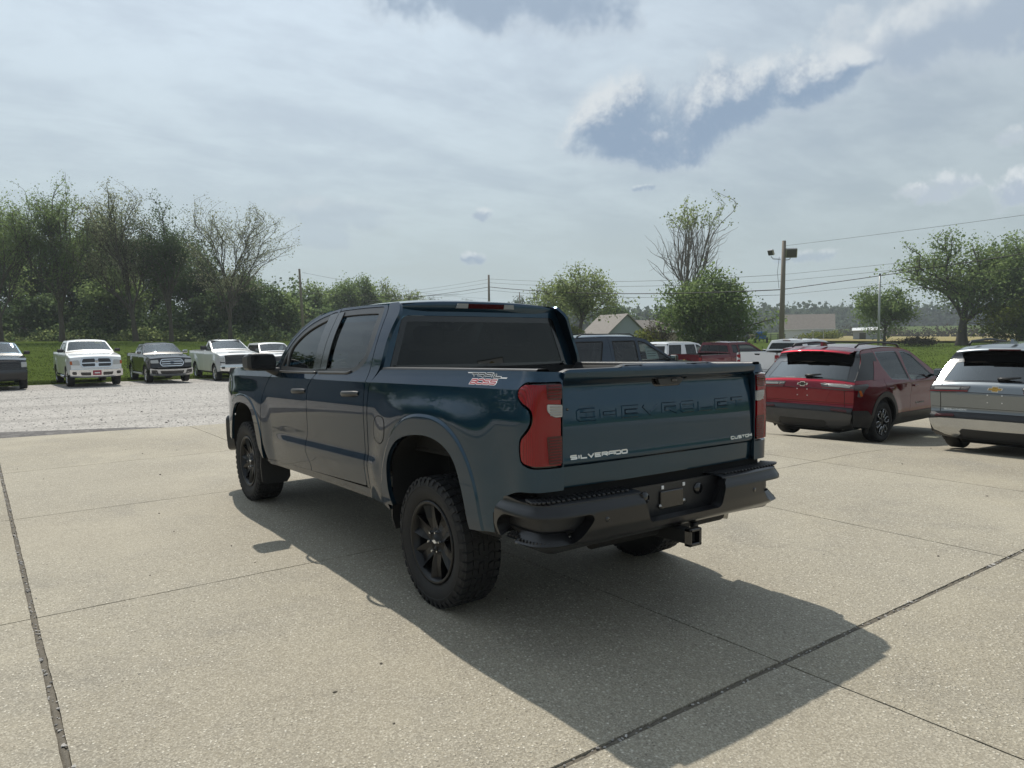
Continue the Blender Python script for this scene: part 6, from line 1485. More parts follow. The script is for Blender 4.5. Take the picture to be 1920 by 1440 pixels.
def skeleton(g, kind, spread, up, depth, ratio, nchild, fork):
    """branches as (points, radius at start, radius at end, level) in a unit tree about 1 high"""
    out = []; tips = []
    def grow(p, d, L, r_, lev):
        n = 5; pts = [p.copy()]; q = p.copy(); dd = d.copy()
        for _ in range(n):
            dd = dd+g.normal(0, .10 if lev else .04, 3)+np.array([0, 0, up*(.12 if lev < 3 else .05)]); dd /= np.linalg.norm(dd); q = q+dd*L/n; pts.append(q.copy())
        out.append((np.array(pts), r_, r_*(.62 if lev < depth else .35), lev))
        if lev >= depth-2:
            for k in range(2, n+1): tips.append((pts[k], lev))
        if lev >= depth: return
        kids = nchild[min(lev, len(nchild)-1)]
        ph = g.uniform(0, 2*PI)
        for k in range(kids):
            t = (k+1)/kids if lev else (fork+(1-fork)*(k/(max(1, kids-1))))
            idx = t*n; i0 = min(int(idx), n-1); s_ = pts[i0]+(pts[i0+1]-pts[i0])*(idx-i0)
            base = pts[i0+1]-pts[i0]; base = base/np.linalg.norm(base)
            sp = spread*(g.uniform(.65, 1.25)) if k < kids-1 else spread*g.uniform(.1, .6)
            az = ph+2*PI*k*.382+g.normal(0, .3)
            e1 = np.cross(base, (.3, .2, .9)); e1 /= np.linalg.norm(e1)+1e-9; e2 = np.cross(base, e1)
            nd = base*math.cos(sp)+(e1*math.cos(az)+e2*math.sin(az))*math.sin(sp)
            grow(s_, nd, L*ratio*g.uniform(.75, 1.15), r_*(.62 if k < kids-1 else .72)*(1-.25*t if lev == 0 else 1), lev+1)
    grow(np.zeros(3), np.array([0, 0, 1.0]), .34, .020, 0)
    return out, np.array([t[0] for t in tips])
PROFILE = {'vase': ((0, .15, .3, .5, .7, .85, .95, 1.0), (.30, .42, .66, .88, 1.0, .98, .76, .42)), 'round': ((0, .12, .25, .45, .65, .85, 1.0), (.4, .55, .85, 1.05, 1.0, .75, .35)), 'open': ((0, .15, .3, .5, .7, .88, 1.0), (.3, .45, .75, 1.0, 1.0, .75, .35)),
  'bare': ((0, .2, .35, .5, .65, .8, .92, 1.0), (.3, .40, .75, .92, .85, .80, .95, .55)), 'bush': ((0, .1, .25, .45, .65, .85, 1.0), (.6, .85, 1.0, 1.05, .95, .7, .3))}
POWER = {'vase': .80, 'round': .85, 'open': .85, 'bare': .9, 'bush': .9}
KINDS = {'vase': dict(spread=.46, up=.85, depth=5, ratio=.77, nchild=[6, 4, 3, 3, 2], fork=.18), 'round': dict(spread=.62, up=.45, depth=5, ratio=.76, nchild=[6, 3, 3, 3, 2], fork=.40),
         'open': dict(spread=.55, up=.7, depth=5, ratio=.75, nchild=[5, 3, 3, 3, 2], fork=.40), 'bare': dict(spread=.60, up=.55, depth=5, ratio=.78, nchild=[6, 4, 3, 3, 2], fork=.28), 'bush': dict(spread=.75, up=.35, depth=4, ratio=.80, nchild=[7, 4, 3, 3], fork=.15)}
def tree(name, label, loc, H, R, kind='round', leaf='leaf_mid', n=9000, size=.22, seed=1, sig=.35, lean=(0, 0), bark='bark', tr=1.0, group=None, low=0.0, top_only=0.0, cat='tree', fill=0):
    g = np.random.default_rng(seed); br, tips = skeleton(g, kind, **KINDS[kind])
    allz = max(b[0][:, 2].max() for b in br); rad = np.percentile(np.linalg.norm(tips[:, :2]-np.median(tips[:, :2], 0), axis=1), 92)
    # fit the crown to its outline: width by height, and more of the branching carried up
    zt = tips[:, 2]/allz; rt = np.linalg.norm(tips[:, :2], axis=1); prof = PROFILE[kind]; pw = POWER[kind]
    bins = np.linspace(0, 1, 9); have = np.array([np.percentile(rt[(zt >= a-.08) & (zt <= a+.08)], 88) if ((zt >= a-.08) & (zt <= a+.08)).sum() > 6 else np.nan for a in bins])
    okb = ~np.isnan(have); have = np.interp(bins, bins[okb], have[okb])
    gl_ = 1+.13*np.sin(np.arange(24)*1.7+seed)+.10*np.sin(np.arange(24)*2.9+seed*2)
    def f(P):
        z = np.clip(P[:, 2]/allz, 0, 1); zz = z**pw; k = np.interp(zz, *prof)*R/np.maximum(np.interp(z, bins, have), .02); k = 1+(k-1)*np.clip(z*6, 0, 1) if False else k
        az = np.arctan2(P[:, 1], P[:, 0]); k = k*np.interp((az+PI)/(2*PI)*23, np.arange(24), gl_)
        s0 = np.clip((z-.02)/.12, 0, 1); k = k*s0+(1-s0)*R
        return np.stack([P[:, 0]*k+lean[0]*zz**1.3, P[:, 1]*k+lean[1]*zz**1.3, zz*H*.97], 1)
    T_ = thing(name, label, cat, loc, 0, group)
    mb = MB()
    for pts, r0, r1, lev in br:
        ra, rb_ = max(r0*H*tr, .012), max(r1*H*tr, .008); k = np.linspace(0, 1, len(pts))
        rr_ = ra+(rb_-ra)*k
        if lev == 0: rr_ = rr_*(1+.55*np.exp(-k*7))
        mb.tube(f(pts), rr_, (9 if lev == 0 else 6 if lev == 1 else 4 if lev < 4 else 3), caps=False)
    mb.build('trunk', bark, T_)
    tp = f(tips)
    if top_only: 
        keep = (tp[:, 2] > H*top_only); tp = tp[keep] if keep.any() else tp
    if n:
        P = tp[g.integers(0, len(tp), n)]+g.normal(0, sig, (n, 3))*np.array([1, 1, .8])
        if fill:   # inner and lower foliage
            c = np.median(tp, 0); q = g.normal(0, 1, (fill, 3)); q /= np.linalg.norm(q, axis=1)[:, None]; rr2 = g.uniform(.25, 1, fill)**.5
            zz = (low*H+H*.93)/2; hh = (H*.93-low*H)/2
            lump = 1+.16*np.sin(q[:, 0]*5+seed)*np.cos(q[:, 2]*6+q[:, 1]*4)
            F_ = np.stack([c[0]+q[:, 0]*R*.95*rr2*lump, c[1]+q[:, 1]*R*.95*rr2*lump, zz+q[:, 2]*hh*rr2*lump], 1); P = np.concatenate([P, F_])
        P = P[P[:, 2] > low*H]
        quads('crown', leaf_quads(P, size, g=g), leaf, T_)
    return T_
def base(px, depth, dz=0.0):
    p = at(px, 640, depth); return (p[0], p[1], gz(p[0], p[1])+dz)
def ht(py, depth, px):       # height of a measured top above the ground there
    p = at(px, py, depth); return float(p[2]-gz(*at(px, 640, depth)[:2]))
WR = 'tall trees along the far edge of the left field'
for (px, py, dep, R, kind, leaf, n, size, sd, lean, lab, tr) in (
    (2, 328, 76, 4.6, 'vase', 'leaf_mid', 20000, .155, 11, (0, 0), 'tall leafy tree cut by the left edge of the picture', 1.0),
    (117, 318, 78, 4.3, 'vase', 'leaf_mid', 19000, .15, 23, (0, 0), 'tallest leafy tree of the left row, standing behind the white pickup with the red plate', 1.1),
    (255, 333, 79, 4.2, 'vase', 'leaf_pale', 15000, .15, 37, (-2.4, 1.0), 'tall pale thinly leaved tree leaning left behind the small black pickup', 1.15),
    (322, 355, 80, 3.7, 'vase', 'leaf_dark', 20000, .15, 41, (0, 0), 'dark green narrow tree between the leaning tree and the sparse tree', 1.0),
    (432, 362, 80, 5.4, 'vase', 'leaf_pale', 12000, .13, 53, (.6, .4), 'sparse fan shaped tree at the right end of the left row', 1.0)):
    tree('deciduous_tree', lab, base(px, dep), ht(py, dep, px), R, kind, leaf, n, size, sd, .30, lean, 'bark', tr*.55, WR, .22 if leaf != 'leaf_pale' else .34)
WU = 'shorter trees filling the wood behind the left row'
for k, (px, py, dep, R, leaf, n, lab) in enumerate((
    (45, 415, 92, 4.8, 'leaf_dark', 10000, 'dark shorter tree at the far left behind the tall trunks'), (75, 545, 86, 2.6, 'leaf_dark', 5000, 'low dark bushy tree left of the tallest trunk'), (190, 395, 94, 4.8, 'leaf_dark', 12000, 'dark broad tree filling the gap left of the leaning tree'),
    (225, 495, 88, 3.4, 'leaf_mid', 6500, 'mid green bushy tree at the foot of the leaning tree'), (372, 430, 92, 4.0, 'leaf_dark', 8000, 'dark shorter tree between the narrow tree and the sparse tree'), (290, 430, 96, 4.8, 'leaf_dark', 8500, 'dark tree behind the narrow dark tree'),
    (478, 505, 92, 4.0, 'leaf_dark', 8000, 'rounded low tree under the right side of the sparse tree'), (515, 540, 95, 3.0, 'leaf_mid', 5500, 'mid green low tree left of the far utility pole'), (405, 535, 88, 2.6, 'leaf_dark', 5000, 'low dark tree at the foot of the sparse tree'), (140, 450, 96, 4.6, 'leaf_dark', 8000, 'dark tree behind the tallest trunk'))):
    tree('deciduous_tree', lab, base(px, dep), ht(py, dep, px), R, 'round', leaf, n, .27, 100+k, .5, group=WU, low=.10, fill=n//2)
WF = 'distant trees showing over the teal pickup roof'
for k, (px, py, dep, R, leaf, n, lab) in enumerate((
    (548, 575, 110, 2.8, 'leaf_brown', 4500, 'brownish scrubby tree left of the windshield pillar'), (578, 520, 120, 2.7, 'leaf_mid', 3500, 'loose tree just right of the leaning far utility pole'), (612, 548, 125, 3.2, 'leaf_mid', 4500, 'low broad tree over the front of the cab roof'), (645, 516, 128, 3.4, 'leaf_mid', 5000, 'broad distant tree left of the slender high crown'),
    (684, 509, 130, 2.4, 'leaf_mid', 3600, 'slender distant tree with the highest crown over the roof'), (728, 519, 135, 3.0, 'leaf_spring', 2600, 'pale open distant tree right of the slender crown'), (768, 541, 140, 3.2, 'leaf_spring', 1800, 'thin pale distant tree at the right end of the far clump'), (706, 548, 130, 3.0, 'leaf_mid', 3600, 'low distant tree below the gap between two crowns'), (560, 560, 118, 3.2, 'leaf_dark', 4000, 'dark low tree behind the brownish scrub'),
    (812, 552, 210, 2.6, 'leaf_far', 900, 'tiny far treetop left of the middle utility pole'), (882, 557, 230, 3.4, 'leaf_far', 900, 'tiny far treetop beside the middle utility pole'), (978, 551, 190, 3.0, 'leaf_far', 1300, 'tiny far treetop right of the middle utility pole'))):
    tree('distant_tree', lab, base(px, dep), ht(py, dep, px), R, 'open', leaf, n, .30 if dep < 180 else .45, 200+k, .5, group=WF, low=.12, fill=n//4)
tree('deciduous_tree', 'round crowned tree with dark forked trunk in front of the grey gable', base(1087, 84), ht(490, 84, 1087), 4.3, 'open', 'leaf_spring', 8500, .22, 311, .40, low=.30, fill=900, tr=1.2)
tree('deciduous_tree', 'smaller loose tree left of the round crown by the grey gable', base(1025, 90), ht(521, 90, 1025), 2.6, 'open', 'leaf_spring', 4200, .22, 317, .42, low=.15, fill=800)
tree('shrub', 'yellow green shrub beside the trunk in front of the grey gable roof', base(1062, 80), 3.2, 1.6, 'bush', 'leaf_yellow', 2600, .2, 319, .3, cat='shrub', fill=900)
tree('conifer_tree', 'small dark tree peeking over the grey gable roof', base(1152, 125), ht(569, 125, 1152), 3.0, 'bush', 'leaf_dark', 4200, .35, 331, .5, low=.2, fill=1800)
tree('bare_tree', 'tall nearly bare tree with a few leaves at its top', base(1288, 77), ht(352, 77, 1288), 3.9, 'bare', 'leaf_spring', 1150, .20, 347, .22, (.5, -.4), tr=.62, top_only=.76, bark='bark_pale')
tree('dense_tree', 'dense round green tree below the bare tree', base(1310, 70), ht(499, 70, 1310), 4.1, 'bush', 'leaf_mid', 15000, .22, 353, .45, low=.02, fill=12000)
tree('shrub', 'pinkish grey twiggy shrub at the left side of the dense round tree', base(1240, 73), 4.6, 1.6, 'bush', 'leaf_brown', 900, .16, 359, .3, cat='shrub')
tree('shrub', 'yellow green bush in front of the small brown roofed house', base(1212, 74), 2.9, 1.7, 'bush', 'leaf_yellow', 2800, .18, 361, .3, cat='shrub', fill=1200)
tree('deciduous_tree', 'small leafy tree behind the bare metal post', base(1658, 96), ht(528, 96, 1658), 3.7, 'round', 'leaf_mid', 7800, .24, 367, .45, low=.10, fill=2200)
tree('maple_tree', 'large spreading maple with thick trunk on the right lawn', base(1803, 94), ht(424, 94, 1803), 6.2, 'round', 'leaf_mid', 17000, .27, 373, .55, tr=1.75, low=.20, fill=2500)
tree('maple_tree', 'large leafy tree cut by the right edge of the picture', base(1915, 90), ht(428, 90, 1915), 5.0, 'round', 'leaf_mid', 14000, .27, 379, .55, low=.05, fill=3500)
tree('shrub', 'light green bushy growth below the tree at the right edge', base(1905, 88), 6.2, 3.6, 'bush', 'leaf_yellow', 6000, .24, 383, .45, cat='shrub', fill=3000)
tree('shrub', 'low dark brush pile left of the large maple trunk', base(1722, 93), 1.3, 2.2, 'bush', 'leaf_brown', 900, .2, 389, .2, cat='shrub', fill=500)
tree('shrub', 'low green bushes along the white workshop wall', base(1545, 158), 2.0, 4.2, 'bush', 'leaf_yellow', 1600, .35, 397, .3, cat='shrub', fill=800)
# undergrowth at the wood's foot and the far wooded rise: masses nobody could count
def leaf_band(name, pts, hgt, wid, n, size, mat, seed, **tags):
    g = np.random.default_rng(seed); pts = np.array(pts, float); seg = np.r_[0, np.cumsum(np.linalg.norm(np.diff(pts, axis=0), axis=1))]
    s_ = g.uniform(0, seg[-1], n); x = np.interp(s_, seg, pts[:, 0]); y = np.interp(s_, seg, pts[:, 1])
    lump = .62+.26*np.sin(s_*.45+seed)*np.sin(s_*.17)+.22*np.sin(s_*1.3+2)+g.normal(0, .06, n); lump = np.clip(lump, .18, 1.25)
    off = g.normal(0, wid, n); h = hgt*lump*g.uniform(0, 1, n)**.75*np.exp(-(off/(wid*2.4))**2)
    x = x+g.normal(0, .4, n); y = y+off; z = ground(x, y)+h
    return quads(name, leaf_quads(np.stack([x, y, z], 1), size, g=g), mat, None, kind='stuff', **tags)
def line(*a): return [tuple(at(px, 640, dep)[:2]) for px, dep in a]
leaf_band('undergrowth', line((-160, 84), (100, 85), (300, 86), (450, 88), (600, 96), (760, 110)), 4.6, 2.2, 30000, .30, 'leaf_dark', 5)
leaf_band('wood_edge_scrub', line((-160, 81), (100, 82), (300, 83), (450, 85), (560, 92)), 1.7, .9, 12000, .22, 'leaf_spring', 6)
leaf_band('woodland', line((-250, 108), (60, 106), (300, 108), (560, 118), (800, 150)), 9.5, 4.0, 26000, .45, 'leaf_dark', 8)
leaf_band('far_woodland', line((-200, 330), (200, 330), (800, 330), (1250, 360), (1420, 430), (1600, 500), (1800, 480), (2150, 420)), 17, 9, 60000, 2.5, 'leaf_far', 9)
leaf_band('far_hedge', line((1560, 300), (1700, 260), (1850, 230)), 4.5, 2.0, 3500, .7, 'leaf_brown', 10)
# rough grass along the yard and the wood
g_ = np.random.default_rng(4); t_ = g_.uniform(0, 1, 5200); ex_ = np.array([(-14, 34.9), (-.9, 35.4), (2.8, 36.0), (6.1, 37.2), (9.8, 38.8), (14, 40)])
xx = -14+28*t_; yy = np.interp(xx, ex_[:, 0], ex_[:, 1])+np.abs(g_.normal(0, .55, 5200))-.15
tufts('rough_grass', np.stack([xx, yy, ground(xx, yy)-.03], 1), .13, 'grass_blade', 5, .02, .10, kind='stuff')
n = 14000; xx = g_.uniform(-10, 40, n); yy = g_.uniform(36, 82, n)
ok = yy > np.interp(xx, ex_[:, 0], ex_[:, 1])+.3
xx, yy = xx[ok], yy[ok]; tufts('mown_grass', np.stack([xx, yy, ground(xx, yy)-.02], 1), .07, 'grass_blade', 3, .035, .12, kind='stuff')
n = 9000; xx = g_.uniform(34, 110, n); yy = g_.uniform(-14, 48, n); tufts('lawn_grass', np.stack([xx, yy, ground(xx, yy)-.02], 1), .12, 'grass_blade', 3, .05, .2, kind='stuff')

# ------------------------------------------------------------------ buildings
def house(name, label, c, ang, w_, l_, wall, ridge, siding, roof, cat='house', eave=.35, openings=()):
    """gabled building: w_ across the gable, l_ along the ridge; openings = (kind, face, u, z, width, height)"""
    h = thing(name, label, cat, c, ang)
    m = MB(); W2, L2 = w_/2, l_/2
    m.add([(-W2, -L2, -1.5), (W2, -L2, -1.5), (W2, -L2, wall), (0, -L2, ridge), (-W2, -L2, wall), (-W2, L2, -1.5), (W2, L2, -1.5), (W2, L2, wall), (0, L2, ridge), (-W2, L2, wall)],
          [(0, 1, 2, 3, 4), (9, 8, 7, 6, 5), (1, 6, 7, 2), (5, 0, 4, 9)])
    wl_ = m.build('wall', siding, h)
    nb = int((wall+.6)/.22)
    for k in range(nb):
        z = -.4+k*.22
        if z > wall-.05: break
        for (a, b) in (((-W2-.012, -L2-.012), (W2+.012, -L2-.012)), ((W2+.012, -L2-.012), (W2+.012, L2+.012)), ((-W2-.012, L2+.012), (-W2-.012, -L2-.012))):
            pass
    rf_ = MB(); sl = (ridge-wall)/W2; ov = eave
    for sg in (-1, 1):
        a = np.array([[sg*(W2+ov), -L2-ov, wall-sl*ov+.03], [sg*(W2+ov), L2+ov, wall-sl*ov+.03], [0, L2+ov, ridge+.05], [0, -L2-ov, ridge+.05]]); b = a+np.array([0, 0, .12])
        rf_.add(np.r_[a, b], [(0, 1, 2, 3), (7, 6, 5, 4), (0, 4, 5, 1), (1, 5, 6, 2), (2, 6, 7, 3), (3, 7, 4, 0)] if sg > 0 else [(3, 2, 1, 0), (4, 5, 6, 7), (1, 5, 4, 0), (2, 6, 5, 1), (3, 7, 6, 2), (0, 4, 7, 3)])
    ro_ = rf_.build('roof', roof, h)
    for sg in (-1, 1): MB().box((sg*(W2+ov), 0, wall-sl*ov+.05), (.05, L2+ov, .07), .01).build('gutter', 'decal_white', ro_)
    for kd, fc, u, z, ww, hh in openings:
        if fc == 'x': f = lambda a, b, d_: (W2+d_, a, b)
        elif fc == '-x': f = lambda a, b, d_: (-W2-d_, a, b)
        else: f = lambda a, b, d_: (a, -L2-d_, b)
        o = MB().prism([(u-ww/2-.09, z-.09), (u+ww/2+.09, z-.09), (u+ww/2+.09, z+hh+.09), (u-ww/2-.09, z+hh+.09)], f, 0, .035).build(kd, 'decal_white' if kd == 'window' else 'trim_grey', h)
        MB().prism([(u-ww/2, z), (u+ww/2, z), (u+ww/2, z+hh), (u-ww/2, z+hh)], f, .036, .045).build('pane' if kd == 'window' else 'door_leaf', 'house_glass', o)
        if kd == 'window': MB().prism([(u-ww/2, z+hh/2-.03), (u+ww/2, z+hh/2-.03), (u+ww/2, z+hh/2+.03), (u-ww/2, z+hh/2+.03)], f, .046, .06).build('sash_bar', 'decal_white', o)
        else: MB().prism([(u-ww/2+.2, z+hh*.5), (u+ww/2-.2, z+hh*.5), (u+ww/2-.2, z+hh*.92), (u-ww/2+.2, z+hh*.92)], f, .046, .052).build('door_glass', 'siding_grey', o)
    return h
vd = lambda px: math.atan2(ray(px, 640)[0], ray(px, 640)[1])     # compass heading of a picture column
p = base(1150, 104); house('garage', 'grey gabled house end behind the round crowned tree', (p[0], p[1], p[2]), -vd(1150)+.42, 6.4, 9.0, ht(631, 103, 1150), ht(592, 103, 1150), 'siding_grey', 'shingle_grey')
p = base(1222, 108); house('house', 'small brown roofed house right of the grey gable', (p[0], p[1], p[2]), -vd(1222)-.9, 6.0, 7.0, ht(622, 106, 1222), ht(603, 106, 1222), 'brick_tan', 'shingle_brown', openings=[('window', '-x', -.6, .9, 1.2, 1.1)])
p = base(1517, 165); q0, q1 = at(1469, 640, 162), at(1564, 640, 162); an = math.atan2(q1[1]-q0[1], q1[0]-q0[0])
house('workshop', 'white workshop with brown roof beside the floodlight pole', (p[0], p[1], p[2]), -vd(1517)-PI/2, 7.5, 10.0, ht(616, 162, 1517), ht(590, 166, 1517)-.1, 'siding_white', 'shingle_brown', 'building', .25,
      [('door', '-x', -1.25+2.3-.0, .0, 1.3, 2.2), ('window', '-x', -2.55, 1.15, 1.4, 1.0)])
ph = thing('pergola', 'thin pergola frame in front of the white workshop', 'frame', base(1534, 150))
for k, (dx, dy) in enumerate(((-.9, .6), (.9, -.6))): MB().box((dx, dy, .9), (.05, .05, 1.1)).build('post', 'galvanised', ph)
MB().tube([(-1.3, .85, 2.0), (1.3, -.85, 2.0)], .05, 5).build('beam', 'galvanised', ph)
p = base(1628, 128); sh_ = thing('shed', 'low grey shed with pale roof in front of the small leafy tree', 'shed', p, -vd(1628))
MB().box((0, 0, .6), (2.4, 1.4, 1.2)).build('wall', 'siding_grey', sh_); MB().add([(-2.6, -1.7, 1.75), (2.6, -1.7, 1.9), (2.6, 1.7, 2.35), (-2.6, 1.7, 2.2), (-2.6, -1.7, 1.83), (2.6, -1.7, 1.98), (2.6, 1.7, 2.43), (-2.6, 1.7, 2.28)], [(3, 2, 1, 0), (4, 5, 6, 7), (0, 1, 5, 4), (1, 2, 6, 5), (2, 3, 7, 6), (3, 0, 4, 7)]).build('roof', 'siding_white', sh_)
MB().box((-.9, -1.41, .5), (.5, .02, .9)).build('door', 'trim_grey', sh_)
hb = base(62, 100); house('house', 'brown roofed house glimpsed between the trunks at the far left', hb, -vd(62)+1.2, 7, 10, ht(633, 100, 62), ht(618, 100, 62), 'siding_white', 'shingle_brown')
# far parked cars, the blue machine and its fence
def far_car(label, px, dep, P, hd_):
    b = base(px, dep); wagon(label, b, hd_, P, H=1.55, hw=.90, wb=2.7, ro=.95, rails=False, r=.33, group='far cars parked by the dense round tree')
far_car('far silver car nearest the dense round tree', 1368, 115, 'paint_silver', vd(1368)+PI+.5)
far_car('far grey car left of the blue utility tractor', 1391, 116, 'paint_charcoal', vd(1391)+PI+.5)
b = base(1427, 113); tr_ = thing('utility_tractor', 'blue utility tractor with roll bar seen far off behind the white pickup', 'tractor', b, -vd(1427))
MB().box((0, .3, 1.0), (.78, .95, .48), .12).build('body', 'paint_blue', tr_); MB().box((0, -.55, 1.35), (.70, .12, .35), .08).build('hood_panel', 'paint_blue', tr_)
for sg in (-1, 1):
    MB().lathe([(.25, -.14), (.42, -.15), (.45, -.08), (.45, .08), (.42, .15), (.25, .14)], 'X', 18, (sg*.85, -.35, .42)).build('wheel', 'tyre_rubber', tr_); MB().lathe([(.25, -.14), (.42, -.15), (.45, -.08), (.45, .08), (.42, .15), (.25, .14)], 'X', 18, (sg*.85, 1.0, .42)).build('wheel', 'tyre_rubber', tr_)
    MB().tube([(sg*.62, .35, 1.3), (sg*.62, .38, 2.15), (0, .38, 2.18)], .04, 6).build('roll_bar', 'galvanised', tr_)
MB().box((0, .38, 2.2), (.75, .5, .04), .02).build('canopy', 'galvanised', tr_)
b = base(1452, 118); fc_ = thing('yard_fence', 'short dark rail fence between the blue tractor and the pole', 'fence', b, -vd(1452))
for k in range(4): MB().box((-1.6+1.05*k, 0, .55), (.05, .05, .75)).build('post', 'trim_grey', fc_)
for k in range(3): MB().box((0, .06, .45+.33*k), (1.7, .02, .06)).build('rail', 'trim_grey', fc_)
b = base(1408, 122); tl_ = thing('flatbed_trailer', 'low brown flatbed trailer left of the blue tractor', 'trailer', b, -vd(1408))
MB().box((0, 0, .85), (1.5, 1.0, .30), .04).build('bed', 'brick_tan', tl_)
for sg in (-1, 1): MB().lathe([(.0, -.1), (.32, -.1), (.34, 0), (.32, .1), (0, .1)], 'X', 16, (sg*1.3, 0, .32)).build('wheel', 'tyre_rubber', tl_)
MB().box((0, -1.0, 1.35), (1.5, .03, .10)).build('rail', 'siding_grey', tl_)

# ------------------------------------------------------------------ poles and lines
def pole(label, px, dep, py_top, rad, lean=(0, 0), mat='pole_wood', name='utility_pole', group=None):
    b = base(px, dep, -.3); H = ht(py_top, dep, px)+.3; o = thing(name, label, 'pole', b, 0, group)
    MB().tube([(0, 0, 0), (lean[0]*.5, lean[1]*.5, H/2), (lean[0], lean[1], H)], [rad*1.25, rad*1.1, rad*.85], 12).build('shaft', mat, o); return o, b, H
PG = 'wooden utility poles along the road'
A, Ab, AH = pole('wooden pole carrying two floodlights beside the white workshop', 1464, 57, 453, .17, (.12, -.08), group=PG)
B, Bb, BH2 = pole('slender wooden pole standing over the middle of the cab roof', 918, 94, 516, .14, group=PG)
C, Cb, CH = pole('leaning wooden pole over the front door window', 570, 83, 505, .14, (-.22, .16), group=PG)
D, Db, DH = pole('small distant wooden pole right of the cab roof', 975, 170, 548, .13, group=PG)
MB().box((0, 0, DH-.9), (.9, .06, .06)).build('cross_arm', 'pole_wood', D)
E_, Eb, EH = pole('bare slender metal post with dark cap in front of the small leafy tree', 1647, 74, 514, .10, mat='galvanised', name='metal_post')
MB().lathe([(0, .03), (.10, .02), (.10, -.22), (.09, -.23)], 'Z', 12, (0, 0, EH)).build('cap', 'gloss_black', E_)
hdA = vd(1464); rx = np.array([math.cos(hdA), -math.sin(hdA), 0.0])
def flood(off, z, s_, yaw, tilt):
    fl_ = empty('floodlight', A); c = rx*off; ct = math.cos(yaw); st_ = math.sin(yaw)
    R = np.array([[ct, -st_*math.cos(tilt), st_*math.sin(tilt)], [st_, ct*math.cos(tilt), -ct*math.sin(tilt)], [0, math.sin(tilt), math.cos(tilt)]])
    MB().box((c[0], c[1], z), (.42*s_, .16*s_, .36*s_), .05, R=R).build('lamp_body', 'steel', fl_)
    f_ = R @ np.array([0, -1, 0]); MB().box((c[0]+f_[0]*.165*s_, c[1]+f_[1]*.165*s_, z+f_[2]*.165*s_), (.36*s_, .012, .30*s_), .005, R=R).build('lamp_glass', 'lens_smoke', fl_)
    MB().tube([(rx[0]*.1*np.sign(off), rx[1]*.1*np.sign(off), z-.55), (c[0]*.8, c[1]*.8, z-.50), (c[0], c[1], z-.30)], .035, 6).build('bracket', 'galvanised', fl_)
flood(.66, AH-.95, 1.0, -hdA+.15, .25); flood(-.80, AH-.85, .62, -hdA-.7, .35)
MB().tube([(-.2*rx[0], -.2*rx[1], AH-1.2), (-.32*rx[0], -.32*rx[1], AH-2.4), (-.19*rx[0], -.19*rx[1], AH-3.6)], .015, 5).build('lamp_cable', 'wire_black', A)
def wire(label, p, q, sag, r, group='lines strung between the utility poles'):
    t = np.linspace(0, 1, 28); p, q = np.array(p, float), np.array(q, float); P = p+(q-p)*t[:, None]; P[:, 2] -= sag*4*t*(1-t)
    o = MB().tube(P, r, 5, caps=False).build('overhead_line', 'wire_black', None, label=label, category='cable'); o['group'] = group
def on_pole(px, py, dep): return at(px, py, dep)
RD = 37     # depth of the next pole beyond the right edge
for lab, yA, yB, yR, r, sag in (('topmost thin line running low across the sky right of the cab roof', 515, 523, 474, .013, .45), ('second thin line from the floodlight pole to the middle pole', 527, 530, 487, .013, .45), ('thick black cable across the sky from pole to pole', 543, 538, 466, .034, .55), ('lowest thin line strung below the thick black cable', 553, 544, 508, .013, .5)):
    wire(lab, on_pole(1464, yA, 57), on_pole(918, yB, 94), sag, r*1.15)
    wire(lab.replace('from pole to pole', 'towards the right edge').replace('from the floodlight pole to the middle pole', 'from the floodlight pole to the right edge').replace('right of the cab roof', 'right of the floodlight pole').replace('strung below', 'right of the pole below'), on_pole(1464, yA, 57), on_pole(2330, yR-60, RD), .15, r*.8)
wire('single line rising from the floodlights to the upper right edge', on_pole(1470, 461, 57), on_pole(2330, 345, RD), .1, .011)
for lab, yB, yL, r in (('upper thin line falling left from the middle pole', 523, 556, .013), ('second thin line falling left from the middle pole', 530, 560, .013), ('thick black cable falling left from the middle pole', 538, 566, .030), ('lowest thin line falling left from the middle pole', 544, 572, .013)):
    wire(lab, on_pole(918, yB, 94), on_pole(640, yL, 135), .4, r)
wire('thin line running right from the top of the leaning pole', on_pole(567, 511, 83), on_pole(918, 560, 130), .5, .013)
wire('thick cable running level from the leaning pole behind the distant trees', on_pole(569, 549, 83), on_pole(860, 551, 110), .4, .026)

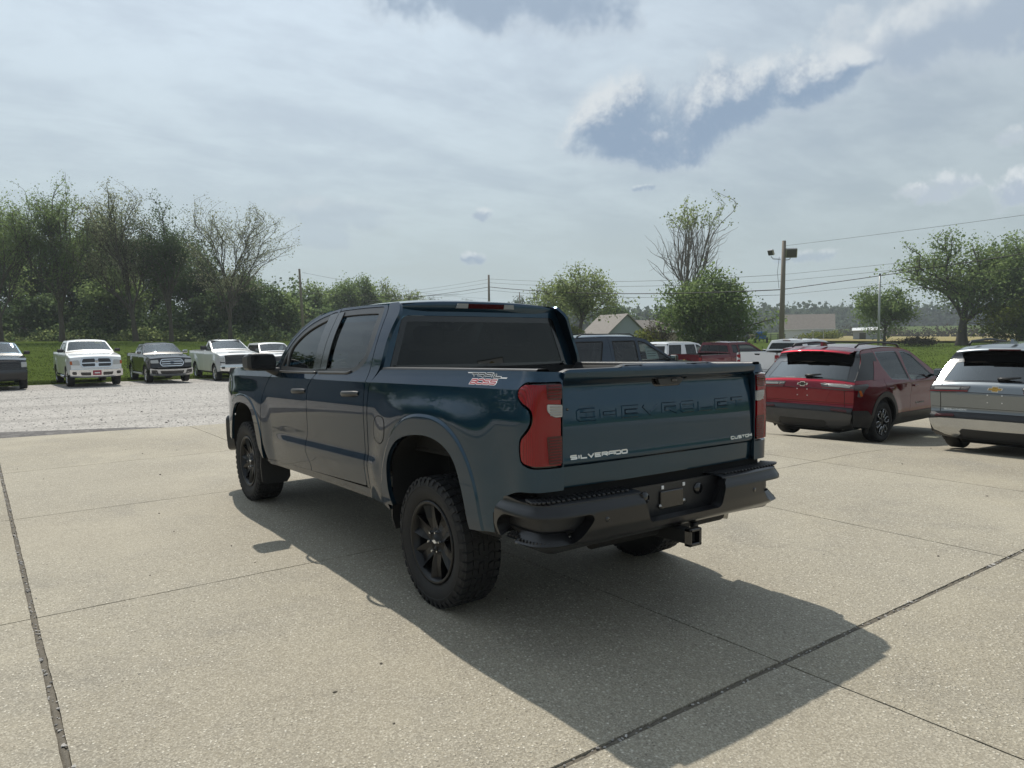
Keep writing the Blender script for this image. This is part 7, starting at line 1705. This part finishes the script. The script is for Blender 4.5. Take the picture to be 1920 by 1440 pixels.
# ------------------------------------------------------------------ what the glass and paint reflect: the side of the lot behind the photographer
hxy = lambda h_, D_: (-3+D_*math.sin(math.radians(h_)), -4+D_*math.cos(math.radians(h_)))
x, y = hxy(-24, 40); tree('deciduous_tree', 'round leafy tree mirrored in the teal pickup rear door window', (x, y, gz(x, y)), 11.0, 3.6, 'round', 'leaf_mid', 9000, .26, 501, .5, low=.12, fill=3500)
x, y = hxy(-13, 52); tree('deciduous_tree', 'lower leafy tree mirrored above the gabled roof in the front door window', (x, y, gz(x, y)), 11.0, 4.4, 'round', 'leaf_dark', 8000, .28, 503, .5, low=.12, fill=3500)
leaf_band('mirrored_woodland', [hxy(h_, D_) for h_, D_ in ((-70, 66), (-52, 64), (-40, 60), (-30, 60), (-20, 66), (-12, 76), (-7, 84))], 11.5, 3.0, 30000, .5, 'leaf_dark', 18)
house('house', 'gabled house mirrored in the teal pickup front door window', (*hxy(-15.5, 42), gz(*hxy(-15.5, 42))), .35, 8, 11, 2.6, 5.0, 'siding_grey', 'shingle_brown')
leaf_band('hedgerow', [(-66, -60), (-66, 0), (-50, 40), (-28, 66), (-12, 82)], 5.5, 2.2, 16000, .55, 'leaf_dark', 15)
leaf_band('rear_treeline', [(-66, -60), (-40, -95), (0, -115), (70, -105), (130, -50)], 7.0, 2.5, 9000, .6, 'leaf_dark', 16)
sg_ = thing('dealer_sign', 'dealer sign on two posts mirrored in the rear window', 'sign', (34.6, -48.3, gz(34.6, -48.3)), .613)
MB().box((0, 0, 9.2), (2.0, .22, .62), .03).build('sign_box', 'decal_black', sg_); MB().box((0, .224, 9.2), (1.9, .004, .52)).build('sign_face', 'decal_white', sg_)
lettering(MB(), 'CHEVROLET', lambda u, v, d_: (-u, .229+d_, v), -1.5, 1.5, 8.80, 9.05, .06, 0, .004).build('sign_lettering', 'decal_black', sg_)
MB().prism([(u*.42, v*.40) for u, v in BOW], lambda u, v, d_: (u, .229+d_, 9.42+v*.9), 0, .004).build('sign_emblem', 'badge_gold', sg_)
for x_ in (-.9, .7): MB().box((x_, 0, 4.0), (.16, .16, 4.6)).build('post', 'decal_black', sg_)

# ------------------------------------------------------------------ thin haze over the whole place
def haze(dens):
    m = bpy.data.materials.new('haze'); m.use_nodes = True; t = NT(m.node_tree)
    v = t.n('VolumePrincipled', Color=(.80, .87, .92), Density=dens, Anisotropy=.2)
    o = t.n('OutputMaterial'); t.t.links.new(v.outputs[0], o.inputs['Volume'])
    x0, x1, y0, y1, z0, z1 = -640, 640, -640, 640, -9.0, 27.0
    o_ = MB().box(((x0+x1)/2, (y0+y1)/2, (z0+z1)/2), ((x1-x0)/2, (y1-y0)/2, (z1-z0)/2)).build('haze', None); o_.data.materials.append(m); o_['kind'] = 'stuff'
haze(.0005)
